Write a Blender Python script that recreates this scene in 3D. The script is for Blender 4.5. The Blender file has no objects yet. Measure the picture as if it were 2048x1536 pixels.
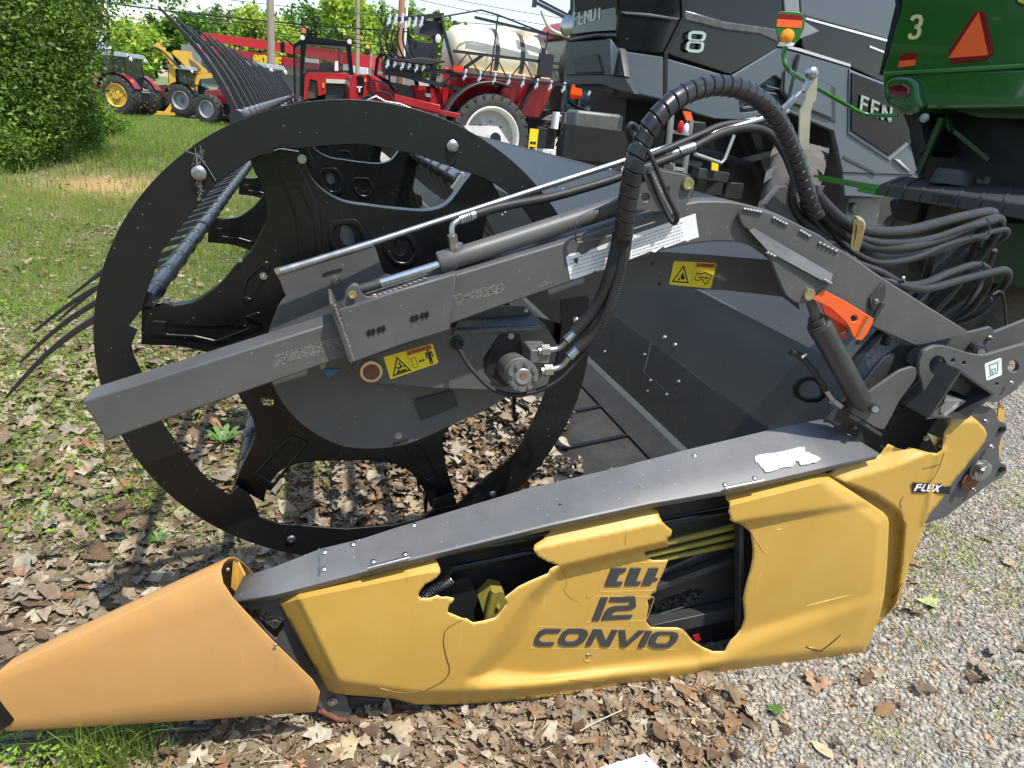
import bpy, bmesh, math, random
import numpy as np
from mathutils import Vector, Matrix, Euler
random.seed(7); rng = np.random.default_rng(11)
scene = bpy.context.scene
# ------------------------------------------------------------------ camera
F = 1350.0; CX, CY, H = 1024.0, 768.0, 1.6
_t = math.tan(math.radians(6.2))
_vp = np.array([611-CX, 182-CY, F]); _yn = F*F/((CY-182)-(CX-611)*_t)
_n = np.array([-_t*_yn, _yn, F])
AY = _vp/np.linalg.norm(_vp); AZ = -_n/np.linalg.norm(_n); AX = np.cross(AY, AZ)
RM = np.array([AX, AY, AZ])
cam_d = bpy.data.cameras.new('camera'); cam = bpy.data.objects.new('camera', cam_d)
scene.collection.objects.link(cam); scene.camera = cam
m = Matrix.Identity(4)
for r in range(3):
    m[r][0] = RM[r, 0]; m[r][1] = -RM[r, 1]; m[r][2] = -RM[r, 2]
m[2][3] = H; cam.matrix_world = m
cam_d.sensor_width = 36; cam_d.lens = 36*F/2048; cam_d.clip_end = 3000; cam_d.clip_start = .02
# ------------------------------------------------------------------ sky, sun
SUN_EL, SUN_AZ = 66.0, 152.0           # azimuth measured from +Y towards +X
w = bpy.data.worlds.new('World'); scene.world = w; w.use_nodes = True
nt = w.node_tree; bg = nt.nodes['Background']
sky = nt.nodes.new('ShaderNodeTexSky'); sky.sky_type = 'NISHITA'; sky.sun_disc = False
sky.sun_elevation = math.radians(SUN_EL); sky.sun_rotation = math.radians(SUN_AZ)
sky.air_density = 1.2; sky.dust_density = 1.0
nt.links.new(sky.outputs[0], bg.inputs[0]); bg.inputs[1].default_value = 0.15
sl = bpy.data.lights.new('sun', 'SUN'); so = bpy.data.objects.new('sun', sl); scene.collection.objects.link(so)
sl.energy = 3.7; sl.angle = math.radians(0.9); sl.color = (1, .95, .87)
_a, _e = math.radians(SUN_AZ), math.radians(SUN_EL)
sd = Vector((math.sin(_a)*math.cos(_e), math.cos(_a)*math.cos(_e), math.sin(_e)))
so.rotation_euler = sd.to_track_quat('Z', 'Y').to_euler(); so.location = (0, 0, 20)
scene.view_settings.view_transform = 'Standard'; scene.view_settings.look = 'None'
scene.view_settings.gamma = 1; scene.view_settings.exposure = 0.74
# ------------------------------------------------------------------ points on planes seen at a picture position
def ray(px, py): return RM @ np.array([px-CX, py-CY, F])
def at(px, py, y):
    r = ray(px, py); return Vector(r*(y/r[1]) + np.array([0, 0, H]))
def ground(px, py, z=0.0):
    r = ray(px, py); return Vector(r*((z-H)/r[2]) + np.array([0, 0, H]))
def rng_at(px, py, d):
    r = ray(px, py); return Vector(r*(d/F) + np.array([0, 0, H]))
class Frame:                      # a plane in the scene: origin, right, up, outward normal
    def __init__(s, o, e1, e2=(0, 0, 1)):
        s.o = Vector(o); s.e1 = Vector(e1).normalized(); s.n = s.e1.cross(Vector(e2)).normalized()
        s.e2 = s.n.cross(s.e1).normalized()
    def hit(s, px, py, off=0.0):
        r = Vector(ray(px, py)); c = Vector((0, 0, H)); o = s.o + s.n*off
        return c + r*((o-c).dot(s.n)/r.dot(s.n))
    def uv(s, px, py, off=0.0):
        p = s.hit(px, py, off)-s.o; return (p.dot(s.e1), p.dot(s.e2))
def YF(y): return Frame((0, y, 0), (1, 0, 0))
# ------------------------------------------------------------------ objects
COL = scene.collection; OFF = {}
SPLIT = {'bolt', 'rivet', 'screw', 'weld_bead', 'slot', 'slot_hole', 'hole', 'clip', 'control_rod', 'support_tube', 'frame_rib', 'hole_backing', 'tape_residue_', 'rubber_plug', 'vent_slat', 'blue_figure', 'hose_fitting_', 'soffit_lamp', 'work_light', 'coupler_', 'split', 'pale_scratch', 'hairline_crack', 'black_strut', 'panel_seam', 'badge_letter', 'lettering', 'belt_cleat_', 'hitch_', 'green_rod', 'steel_lug'}
def tag(o, label=None, cat=None, group=None, kind=None):
    if label: o['label'] = label
    if cat: o['category'] = cat
    if group: o['group'] = group
    if kind: o['kind'] = kind
    return o
def thing(name, label, cat, loc=(0, 0, 0), rotz=0, group=None, local=False):
    o = bpy.data.objects.new(name, None); COL.objects.link(o); o.location = loc; o.rotation_euler = (0, 0, rotz)
    o.empty_display_size = .1
    OFF[o.name] = Vector((0, 0, 0)) if local else Vector(loc)
    return tag(o, label, cat, group)
def finish(name, me, mat, parent=None, smooth=True, ang=35, bevel=0, sub=0, base=None):
    co = np.empty(len(me.vertices)*3); me.vertices.foreach_get('co', co); co = co.reshape(-1, 3)
    if len(co) == 0: co = np.zeros((1, 3))
    c = (co.min(0)+co.max(0))/2
    if base == 'bottom': c[2] = co[:, 2].min()
    if base == 'zero': c[:] = 0
    me.transform(Matrix.Translation(-Vector(c)))
    o = bpy.data.objects.new(name, me); COL.objects.link(o)
    mats = mat if isinstance(mat, (list, tuple)) else [mat]
    if not me.materials:
        for mm in mats: me.materials.append(mm)
    OFF[o.name] = Vector(c)
    if parent is not None:
        o.parent = parent; o.location = Vector(c)-OFF[parent.name]
    else: o.location = c
    if smooth:
        me.polygons.foreach_set('use_smooth', [True]*len(me.polygons))
        try: me.set_sharp_from_angle(angle=math.radians(ang))
        except Exception: pass
    if bevel:
        b = o.modifiers.new('bevel', 'BEVEL'); b.width = bevel; b.segments = 2; b.limit_method = 'ANGLE'; b.angle_limit = math.radians(40)
        b.harden_normals = False
    return o
class MB:
    def __init__(s): s.v = []; s.f = []; s.mi = []; s.cur = 0
    def add(s, vs, fs):
        n = len(s.v); s.v += [tuple(p) for p in vs]; s.f += [tuple(i+n for i in f) for f in fs]; s.mi += [s.cur]*len(fs); return s
    def box(s, c, size, rot=None):
        c = Vector(c); R = rot or Matrix.Identity(3); h = Vector(size)/2
        vs = [c + R @ Vector((sx*h.x, sy*h.y, sz*h.z)) for sx in (-1, 1) for sy in (-1, 1) for sz in (-1, 1)]
        return s.add(vs, [(0, 1, 3, 2), (4, 6, 7, 5), (0, 4, 5, 1), (2, 3, 7, 6), (0, 2, 6, 4), (1, 5, 7, 3)])
    def hull8(s, b, t):          # two quads, bottom and top, same winding
        return s.add(list(b)+list(t), [(3, 2, 1, 0), (4, 5, 6, 7), (0, 1, 5, 4), (1, 2, 6, 5), (2, 3, 7, 6), (3, 0, 4, 7)])
    def bar(s, a, b, w, h=None, up=(0, 0, 1)):
        a, b = Vector(a), Vector(b); h = h or w; d = (b-a).normalized(); u = Vector(up)
        if abs(d.dot(u)) > .98: u = Vector((1, 0, 0))
        x = d.cross(u).normalized(); z = x.cross(d)
        q = lambda p: [p-x*w/2-z*h/2, p+x*w/2-z*h/2, p+x*w/2+z*h/2, p-x*w/2+z*h/2]
        return s.hull8(q(a), q(b))
    def cyl(s, a, b, r, r2=None, n=20, caps=True):
        a, b = Vector(a), Vector(b); r2 = r if r2 is None else r2; d = (b-a).normalized()
        u = d.orthogonal().normalized(); v = d.cross(u)
        if abs(d.z) < .9:
            v = d.cross(Vector((0, 0, 1))).normalized(); u = v.cross(d)
        ring = lambda p, rr: [p+(u*math.cos(2*math.pi*i/n)+v*math.sin(2*math.pi*i/n))*rr for i in range(n)]
        fs = [(i, (i+1) % n, n+(i+1) % n, n+i) for i in range(n)]
        if caps: fs += [tuple(range(n-1, -1, -1)), tuple(range(n, 2*n))]
        return s.add(ring(a, r)+ring(b, r2), fs)
    def lathe(s, a, d, prof, n=28):   # prof: (along, radius)
        a = Vector(a); d = Vector(d).normalized(); v = d.orthogonal().normalized(); u = v.cross(d); vs = []; k = len(prof)
        for i in range(n):
            t = 2*math.pi*i/n; e = u*math.cos(t)+v*math.sin(t)
            vs += [a+d*x+e*r for x, r in prof]
        fs = [(i*k+j, ((i+1) % n)*k+j, ((i+1) % n)*k+j+1, i*k+j+1) for i in range(n) for j in range(k-1)]
        return s.add(vs, fs)
    def tube(s, pts, r, n=12, close=True):
        pts = [Vector(p) for p in pts]; N = len(pts); rr = r if hasattr(r, '__len__') else [r]*N; vs = []
        prev = None
        for i, p in enumerate(pts):
            d = (pts[min(i+1, N-1)]-pts[max(i-1, 0)])
            d = d.normalized() if d.length > 1e-9 else Vector((0, 0, 1))
            u = d.orthogonal().normalized() if prev is None else (prev-d*prev.dot(d)).normalized()
            prev = u; v = d.cross(u)
            vs += [p+(u*math.cos(2*math.pi*k/n)+v*math.sin(2*math.pi*k/n))*rr[i] for k in range(n)]
        fs = [(i*n+k, i*n+(k+1) % n, (i+1)*n+(k+1) % n, (i+1)*n+k) for i in range(N-1) for k in range(n)]
        if close: fs += [tuple(range(n-1, -1, -1)), tuple((N-1)*n+k for k in range(n))]
        return s.add(vs, fs)
    def poly(s, pts, ext):           # convex or simple polygon prism
        pts = [Vector(p) for p in pts]; n = len(pts); e = Vector(ext)
        nrm = Vector((0, 0, 0))
        for i in range(n): nrm += pts[i].cross(pts[(i+1) % n])
        fs = [tuple(range(n)), tuple(range(2*n-1, n-1, -1))]
        fs += [((i+1) % n, i, n+i, n+(i+1) % n) for i in range(n)]
        if nrm.dot(e) > 0: fs = [tuple(reversed(f)) for f in fs]
        return s.add(pts+[p+e for p in pts], fs)
    def ball(s, c, r, n=12, m=8, sc=(1, 1, 1)):
        c = Vector(c); vs = []; 
        for j in range(m+1):
            t = math.pi*j/m
            vs += [c+Vector((r*sc[0]*math.sin(t)*math.cos(2*math.pi*i/n), r*sc[1]*math.sin(t)*math.sin(2*math.pi*i/n), r*sc[2]*math.cos(t))) for i in range(n)]
        return s.add(vs, [(j*n+i, (j+1)*n+i, (j+1)*n+(i+1) % n, j*n+(i+1) % n) for j in range(m) for i in range(n)])
    def mesh(s, name='m'):
        me = bpy.data.meshes.new(name); me.from_pydata(s.v, [], s.f); me.validate(); me.update()
        if any(s.mi) and len(me.polygons) == len(s.mi): me.polygons.foreach_set('material_index', s.mi)
        return me
    def build(s, name, mat, parent=None, **k):
        if name in SPLIT and len(s.mi) == len(s.f):
            G = s.pieces()
            if len(G) > 1:
                for g in G: r = finish(name, g.mesh(name), mat, parent, **k)
                return r
        return finish(name, s.mesh(name), mat, parent, **k)
    def pieces(s):
        par = list(range(len(s.v)))
        def fd(a):
            while par[a] != a: par[a] = par[par[a]]; a = par[a]
            return a
        for f in s.f:
            for a in f[1:]: par[fd(a)] = fd(f[0])
        comp = {}
        for i in range(len(s.v)): comp.setdefault(fd(i), []).append(i)
        bb = []
        for k, ix in comp.items():
            P = np.array([s.v[i] for i in ix]); bb.append([P.min(0)-.004, P.max(0)+.004, [k]])
        ch = True
        while ch:
            ch = False; out = []
            for b in bb:
                for o in out:
                    if (b[0] <= o[1]).all() and (o[0] <= b[1]).all():
                        o[0] = np.minimum(o[0], b[0]); o[1] = np.maximum(o[1], b[1]); o[2] += b[2]; ch = True; break
                else: out.append(b)
            bb = out
        res = []
        for b in bb:
            ks = set(b[2]); m = MB(); mp = {}
            for f in s.f:
                if fd(f[0]) in ks:
                    g = []
                    for i in f:
                        if i not in mp: mp[i] = len(m.v); m.v.append(s.v[i])
                        g.append(mp[i])
                    m.f.append(tuple(g)); m.mi.append(0)
            res.append(m)
        return res
def spline(pts, n=8, closed=False):     # Catmull-Rom through tuples/vectors
    P = [Vector(p) for p in pts]; out = []; N = len(P)
    rngi = range(N) if closed else range(N-1)
    for i in rngi:
        if closed: a, b, c, d = P[i-1], P[i], P[(i+1) % N], P[(i+2) % N]
        else: a, b, c, d = P[max(i-1, 0)], P[i], P[i+1], P[min(i+2, N-1)]
        for k in range(n):
            t = k/n
            out.append(.5*((2*b)+(c-a)*t+(2*a-5*b+4*c-d)*t*t+(3*b-a-3*c+d)*t**3))
    if not closed: out.append(P[-1])
    return out
def sp2(pts, n=6, closed=True): return [(p.x, p.y) for p in spline([(a, b, 0) for a, b in pts], n, closed)]
def rnd(pts, r, n=4):                 # round the corners of a closed pixel outline
    out = []; N = len(pts)
    for i in range(N):
        p0, p, p1 = Vector(pts[i-1][:2]), Vector(pts[i][:2]), Vector(pts[(i+1) % N][:2])
        rr = pts[i][2] if len(pts[i]) > 2 else r
        a = p0-p; b = p1-p; rr = min(rr, a.length*.45, b.length*.45)
        if rr < .4: out.append(tuple(p)); continue
        A = p+a.normalized()*rr; B = p+b.normalized()*rr
        for k in range(n+1):
            t = k/n; q = A*(1-t)**2+p*2*t*(1-t)+B*t*t; out.append((q.x, q.y))
    return out
def circ(cx, cy, rx, ry=None, n=28, a0=0): 
    ry = ry or rx; return [(cx+rx*math.cos(2*math.pi*i/n+a0), cy+ry*math.sin(2*math.pi*i/n+a0)) for i in range(n)]
def flat_mesh(loops_uv, fr, front, th, bev=0):
    """closed loops (metres in the frame) filled with holes, thickness th behind the front offset"""
    cu = bpy.data.curves.new('c', 'CURVE'); cu.dimensions = '2D'; cu.fill_mode = 'BOTH'
    bev = min(bev, th*.45)
    cu.extrude = max(th/2-bev, 1e-5); cu.bevel_depth = bev; cu.bevel_resolution = 1; cu.offset = -bev
    for lp in loops_uv:
        s = cu.splines.new('POLY'); s.points.add(len(lp)-1); s.use_cyclic_u = True
        for i, (a, b) in enumerate(lp): s.points[i].co = (a, b, 0, 1)
    ob = bpy.data.objects.new('t', cu); me = bpy.data.meshes.new_from_object(ob)
    bpy.data.objects.remove(ob); bpy.data.curves.remove(cu)
    M = Matrix.Identity(4)
    o = fr.o + fr.n*(front-th/2)
    for r in range(3): M[r][0] = fr.e1[r]; M[r][1] = fr.e2[r]; M[r][2] = fr.n[r]; M[r][3] = o[r]
    me.transform(M); me.update(); return me
def plate(name, loops, fr, th, mat, parent, off=0, bev=.0012, **k):
    """loops in picture positions, first the outline then holes; fr a Frame or a depth"""
    if not isinstance(fr, Frame): fr = YF(fr)
    if isinstance(loops[0][0], (int, float)): loops = [loops]
    uv = [[fr.uv(p[0], p[1], off) for p in lp] for lp in loops]
    return finish(name, flat_mesh(uv, fr, off, th, bev), mat, parent, ang=50, **k)
def plate_into(mb, loops, fr, th, off=0, bev=.0008):
    if not isinstance(fr, Frame): fr = YF(fr)
    if isinstance(loops[0][0], (int, float)): loops = [loops]
    me = flat_mesh([[fr.uv(p[0], p[1], off) for p in lp] for lp in loops], fr, off, th, bev)
    mb.add([v.co[:] for v in me.vertices], [tuple(p.vertices) for p in me.polygons]); bpy.data.meshes.remove(me)
def sheet(name, pts, th, mat, parent, bevel=.0008, **k):      # pts (px,py,Y) planar-ish polygon with own depths
    P = [at(*p) for p in pts]; n = (P[1]-P[0]).cross(P[-1]-P[0]).normalized()
    c = Vector((0, 0, H))
    if n.dot(c-P[0]) < 0: n = -n
    return MB().poly(P, -n*th).build(name, mat, parent, bevel=bevel, **k)
def pxr(r, y): return r*y/F*1.02
def mass(name, V, Fc, mat, parent=None, colors=None, smooth=False, base='zero', uvs=None):
    """big numpy mesh"""
    me = bpy.data.meshes.new(name); V = np.asarray(V, dtype=np.float32); Fc = np.asarray(Fc, dtype=np.int32); k = Fc.shape[1]
    me.vertices.add(len(V)); me.vertices.foreach_set('co', V.ravel())
    me.loops.add(Fc.size); me.loops.foreach_set('vertex_index', Fc.ravel())
    me.polygons.add(len(Fc)); me.polygons.foreach_set('loop_start', np.arange(0, Fc.size, k, dtype=np.int32))
    try: me.polygons.foreach_set('loop_total', np.full(len(Fc), k, dtype=np.int32))
    except Exception: pass
    me.update(calc_edges=True)
    if colors is not None:
        a = me.color_attributes.new('Col', 'FLOAT_COLOR', 'POINT')
        c = np.ones((len(V), 4), dtype=np.float32); c[:, :3] = colors; a.data.foreach_set('color', c.ravel())
    if smooth: me.polygons.foreach_set('use_smooth', [True]*len(me.polygons))
    return finish(name, me, mat, parent, smooth=False, base=base)
# ------------------------------------------------------------------ materials
MATS = {}
def mat(name, col, rough=.5, metal=0.0, var=.12, scale=12, bump=0.0, bscale=180, dust=0.0, dcol=(.35, .32, .27), spec=.5, stretch=None, scratch=0.0, coat=0.0, trans=0.0, attr=False, speck=0.0):
    if name in MATS: return MATS[name]
    m = bpy.data.materials.new(name); m.use_nodes = True; MATS[name] = m
    n = m.node_tree; p = n.nodes['Principled BSDF']; L = n.links.new
    p.inputs['Roughness'].default_value = rough; p.inputs['Metallic'].default_value = metal
    p.inputs['Specular IOR Level'].default_value = spec
    if coat: p.inputs['Coat Weight'].default_value = coat; p.inputs['Coat Roughness'].default_value = .05
    if trans: p.inputs['Transmission Weight'].default_value = trans
    tc = n.nodes.new('ShaderNodeTexCoord'); src = tc.outputs['Object']
    if stretch:
        mp = n.nodes.new('ShaderNodeMapping'); mp.inputs['Scale'].default_value = stretch; L(src, mp.inputs[0]); src2 = mp.outputs[0]
    else: src2 = src
    no = n.nodes.new('ShaderNodeTexNoise'); no.inputs['Scale'].default_value = scale; no.inputs['Detail'].default_value = 6; no.inputs['Roughness'].default_value = .65; L(src2, no.inputs[0])
    mr = n.nodes.new('ShaderNodeMapRange'); mr.inputs[1].default_value = .3; mr.inputs[2].default_value = .7
    mr.inputs[3].default_value = 1-var; mr.inputs[4].default_value = 1+var; L(no.outputs[0], mr.inputs[0])
    vm = n.nodes.new('ShaderNodeVectorMath'); vm.operation = 'SCALE'
    if attr:
        at_ = n.nodes.new('ShaderNodeAttribute'); at_.attribute_name = 'Col'; L(at_.outputs['Color'], vm.inputs[0])
    else: vm.inputs[0].default_value = col
    L(mr.outputs[0], vm.inputs['Scale']); out = vm.outputs[0]
    def mixin(fac, c, o):
        mx = n.nodes.new('ShaderNodeMix'); mx.data_type = 'RGBA'; L(fac, mx.inputs[0]); L(o, mx.inputs[6]); mx.inputs[7].default_value = (*c, 1); return mx.outputs[2]
    def ramp(o, a, b, hi=1.0):
        r = n.nodes.new('ShaderNodeMapRange'); r.inputs[1].default_value = a; r.inputs[2].default_value = b; r.inputs[4].default_value = hi; L(o, r.inputs[0]); return r.outputs[0]
    if dust:
        n2 = n.nodes.new('ShaderNodeTexNoise'); n2.inputs['Scale'].default_value = 5; n2.inputs['Detail'].default_value = 10; n2.inputs['Roughness'].default_value = .75; L(src, n2.inputs[0])
        out = mixin(ramp(n2.outputs[0], .42, .75, dust), dcol, out)
    if speck:
        vo = n.nodes.new('ShaderNodeTexVoronoi'); vo.inputs['Scale'].default_value = 38; L(src, vo.inputs[0])
        out = mixin(ramp(vo.outputs['Distance'], .075, .03, speck), (.55, .53, .48), out)
    if scratch:
        for k, sc in enumerate(((1.5, 40, 90), (60, 30, 2.5))):
            mp = n.nodes.new('ShaderNodeMapping'); mp.inputs['Scale'].default_value = sc; mp.inputs['Rotation'].default_value = (0, .35+.9*k, .2); L(src, mp.inputs[0])
            n3 = n.nodes.new('ShaderNodeTexNoise'); n3.inputs['Scale'].default_value = 1.6; n3.inputs['Detail'].default_value = 3; n3.inputs['Distortion'].default_value = .4; L(mp.outputs[0], n3.inputs[0])
            out = mixin(ramp(n3.outputs[0], .70, .76, scratch), tuple(min(1, c*2+.06) for c in col), out)
    L(out, p.inputs['Base Color'])
    r2 = n.nodes.new('ShaderNodeMapRange'); r2.inputs[3].default_value = max(rough-.1, .02); r2.inputs[4].default_value = min(rough+.14, 1); L(no.outputs[0], r2.inputs[0]); L(r2.outputs[0], p.inputs['Roughness'])
    if bump:
        nb = n.nodes.new('ShaderNodeTexNoise'); nb.inputs['Scale'].default_value = bscale; nb.inputs['Detail'].default_value = 3; L(src, nb.inputs[0])
        bp = n.nodes.new('ShaderNodeBump'); bp.inputs['Strength'].default_value = bump; bp.inputs['Distance'].default_value = .002; L(nb.outputs[0], bp.inputs['Height']); L(bp.outputs[0], p.inputs['Normal'])
    return m
def leafy(m, c, f):
    n = m.node_tree; p = n.nodes['Principled BSDF']; out = n.nodes['Material Output']; tr = n.nodes.new('ShaderNodeBsdfTranslucent'); mx = n.nodes.new('ShaderNodeMixShader'); mx.inputs[0].default_value = f
    at_ = n.nodes.new('ShaderNodeAttribute'); at_.attribute_name = 'Col'; vm = n.nodes.new('ShaderNodeVectorMath'); vm.operation = 'MULTIPLY'; vm.inputs[1].default_value = c; n.links.new(at_.outputs['Color'], vm.inputs[0]); n.links.new(vm.outputs[0], tr.inputs['Color'])
    n.links.new(p.outputs[0], mx.inputs[1]); n.links.new(tr.outputs[0], mx.inputs[2]); n.links.new(mx.outputs[0], out.inputs[0]); return m
GREY = mat('grey_paint', (.080, .080, .078), .46, var=.12, scale=7, bump=.06, dust=.22, dcol=(.17, .16, .14), scratch=.16, speck=.5)
GREY2 = mat('grey_paint_cover', (.105, .109, .116), .45, var=.1, bump=.08, dust=.25, dcol=(.2, .19, .17), scratch=.1, speck=.8)
DGREY = mat('dark_grey_paint', (.036, .037, .037), .4, var=.15, dust=.25, dcol=(.11, .1, .085), scratch=.1, speck=.5)
SHEETM = mat('back_wall_paint', (.072, .073, .071), .36, var=.08, scale=3, bump=.05, dust=.15, dcol=(.12, .11, .09), speck=.6)
BLK = mat('black_plastic', (.0045, .005, .0055), .42, var=.2, bump=.05, dust=.1, dcol=(.025, .024, .021), stretch=(2, 2, 30), speck=.35)
BLKS = mat('black_gloss', (.0042, .0045, .005), .26, var=.2, dust=.08, dcol=(.02, .02, .018), speck=.3, spec=.4)
RUB = mat('rubber_hose', (.012, .012, .012), .55, var=.25, bump=.15, dust=.2, dcol=(.07, .065, .055), speck=.2)
DARK = mat('dark_inside', (.008, .008, .008), .6, dust=.2, dcol=(.03, .028, .024))
YEL = mat('yellow_plastic', (.50, .302, .058), .46, var=.06, scale=5, bump=.12, bscale=400, dust=.25, dcol=(.43, .31, .13), scratch=.12, spec=.4, speck=.15)
YELB = mat('yellow_broken_edge', (.80, .62, .22), .7, var=.1)
ORG = mat('orange_plastic', (.49, .265, .085), .5, var=.06, scale=6, bump=.3, bscale=500, dust=.35, dcol=(.42, .27, .13), scratch=.14, spec=.35, speck=.1)
ZINC = mat('zinc', (.48, .48, .465), .32, 1, var=.15, scale=40, dust=.3, dcol=(.3, .28, .22))
ZINCY = mat('yellow_zinc', (.66, .58, .33), .32, 1, var=.2, scale=40, dust=.3, dcol=(.3, .26, .15))
CHROME = mat('chrome_rod', (.75, .75, .74), .08, 1, var=.05)
STEEL = mat('steel', (.42, .42, .41), .35, 1, var=.2, scale=40, dust=.3, dcol=(.2, .18, .15))
RUST = mat('rust', (.17, .065, .03), .8, var=.45, scale=60, bump=.4)
IRON = mat('cast_iron_grey', (.13, .135, .13), .5, .4, var=.25, scale=50, bump=.3, dust=.35, dcol=(.2, .17, .1))
REDO = mat('orange_red_paint', (.75, .11, .02), .4, var=.08, dust=.12, dcol=(.4, .12, .05))
WHITE = mat('white_paper', (.78, .78, .76), .55, var=.06)
INK = mat('black_ink', (.012, .012, .012), .5)
LETT = mat('letter_grey', (.045, .045, .048), .45, var=.1)
WYEL = mat('warning_yellow', (.83, .63, .02), .35, var=.06)
WORG = mat('warning_orange', (.62, .12, .02), .4)
REDP = mat('red_paint', (.42, .012, .016), .3, var=.1, dust=.12, dcol=(.3, .1, .08), coat=.3)
GRN = mat('green_paint', (.02, .115, .014), .2, var=.06, dust=.08, dcol=(.08, .1, .05), coat=.6)
GRND = mat('green_dark', (.012, .05, .010), .45, var=.2, dust=.3, dcol=(.04, .04, .025))
FLUO = mat('fluorescent_orange', (1.0, .13, .015), .45, var=.02)
DRED = mat('dark_red_reflector', (.22, .006, .008), .25, var=.05)
BLU = mat('blue_grey_panel', (.085, .105, .122), .4, var=.06, dust=.12, dcol=(.16, .16, .15), bump=.05)
BLUD = mat('blue_grey_dark', (.035, .042, .048), .5, var=.1, dust=.2, dcol=(.09, .085, .075))
GLOSSB = mat('gloss_black_body', (.007, .0075, .009), .12, var=.3, scale=2, dust=.12, dcol=(.03, .03, .028), coat=.12, spec=.3)
GLASS = mat('cab_glass', (.02, .03, .03), .05, var=.1, spec=.8)
TYRE = mat('tyre_rubber', (.028, .027, .026), .75, var=.3, scale=20, bump=.4, bscale=60, dust=.5, dcol=(.10, .092, .075))
RIMY = mat('yellow_rim', (.62, .36, .04), .4, var=.08)
RIMW = mat('white_rim', (.75, .73, .66), .4, var=.06, dust=.15)
RIMG = mat('grey_rim', (.3, .31, .32), .4, var=.1)
TANK = mat('cream_tank', (.78, .70, .50), .38, var=.04)
AMB = mat('amber_lens', (.9, .3, .02), .12, var=.15)
# ================================================================== the combine header
YP = 1.38      # yellow side panel
YA = 1.45      # face of the reel arm
YR = 1.65      # reel shield ring
hd = thing('combine_header', 'wide dark grey grain header with a cracked yellow side panel, lying on leaves in front', 'header', (0.6, 1.6, 0))
def bolt(mb, px, py, y, r, fr=None, h=None, dome=False, wash=True, n=None):
    n = n or (fr.n if fr else Vector((0, -1, 0))); c = fr.hit(px, py) if fr else at(px, py, y); R = r*y/F; h = h or R*.7
    if dome: mb.lathe(c, n, [(0, R), (h*.3, R*.95), (h*.6, R*.75), (h*.8, R*.45), (h*.85, 0)], 16); return
    if wash: mb.cyl(c, c+n*R*.18, R, n=18)
    mb.cyl(c+n*R*.18, c+n*(R*.18+h), R*.72, R*.7, n=6)
    mb.cyl(c+n*(R*.18+h), c+n*(R*.18+h*1.35), R*.4, R*.3, n=10)
def strokes(mb, fr, front, quad, paths, wid, th=.002):
    """thick strokes drawn in a unit box laid on the picture quad (bl, br, tl)"""
    bl, br, tl = quad
    def tp(u, v): return (bl[0]+(br[0]-bl[0])*u+(tl[0]-bl[0])*v, bl[1]+(br[1]-bl[1])*u+(tl[1]-bl[1])*v)
    for path in paths:
        closed = path[0] == path[-1] and len(path) > 2
        P = [Vector((*p, 0)) for p in path]
        if closed: P = P[:-1]
        N = len(P); lft, rgt = [], []
        asp = ((Vector(br)-Vector(bl)).length)/((Vector(tl)-Vector(bl)).length)
        S = lambda p: Vector((p.x*asp, p.y, 0)); Q = [S(p) for p in P]
        for i in range(N):
            if closed: a, b = Q[i-1], Q[(i+1) % N]
            else: a, b = Q[max(i-1, 0)], Q[min(i+1, N-1)]
            d1 = (Q[i]-a); d2 = (b-Q[i])
            if d1.length < 1e-6: d1 = d2
            if d2.length < 1e-6: d2 = d1
            d1.normalize(); d2.normalize(); t = (d1+d2).normalized(); nn = Vector((-t.y, t.x, 0)); k = wid/2/max(.35, nn.dot(Vector((-d1.y, d1.x, 0))))
            lft.append(Q[i]+nn*k); rgt.append(Q[i]-nn*k)
        px = lambda q: tp(q.x/asp, q.y)
        if closed: loops = [[px(q) for q in lft], [px(q) for q in rgt]]
        else: loops = [[px(q) for q in lft]+[px(q) for q in reversed(rgt)]]
        plate_into(mb, loops, fr, th, front, .0002)
def text_on(name, s, fr, off, quad, mt, parent, th=.0006, mb=None):
    cu = bpy.data.curves.new('t', 'FONT'); cu.body = s; cu.extrude = 0; cu.offset = .012
    ob = bpy.data.objects.new('t', cu); me = bpy.data.meshes.new_from_object(ob); bpy.data.objects.remove(ob); bpy.data.curves.remove(cu)
    co = np.array([v.co[:] for v in me.vertices]); lo, hi = co.min(0), co.max(0)
    bl, br, tl = quad; vs = []
    for c in co:
        u, v = (c[0]-lo[0])/(hi[0]-lo[0]), (c[1]-lo[1])/(hi[1]-lo[1])
        vs.append(fr.hit(bl[0]+(br[0]-bl[0])*u+(tl[0]-bl[0])*v, bl[1]+(br[1]-bl[1])*u+(tl[1]-bl[1])*v, off))
    mbx = mb or MB(); mbx.add(vs, [tuple(p.vertices) for p in me.polygons]); bpy.data.meshes.remove(me)
    if mb is None: return mbx.build(name, mt, parent, smooth=False)
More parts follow.
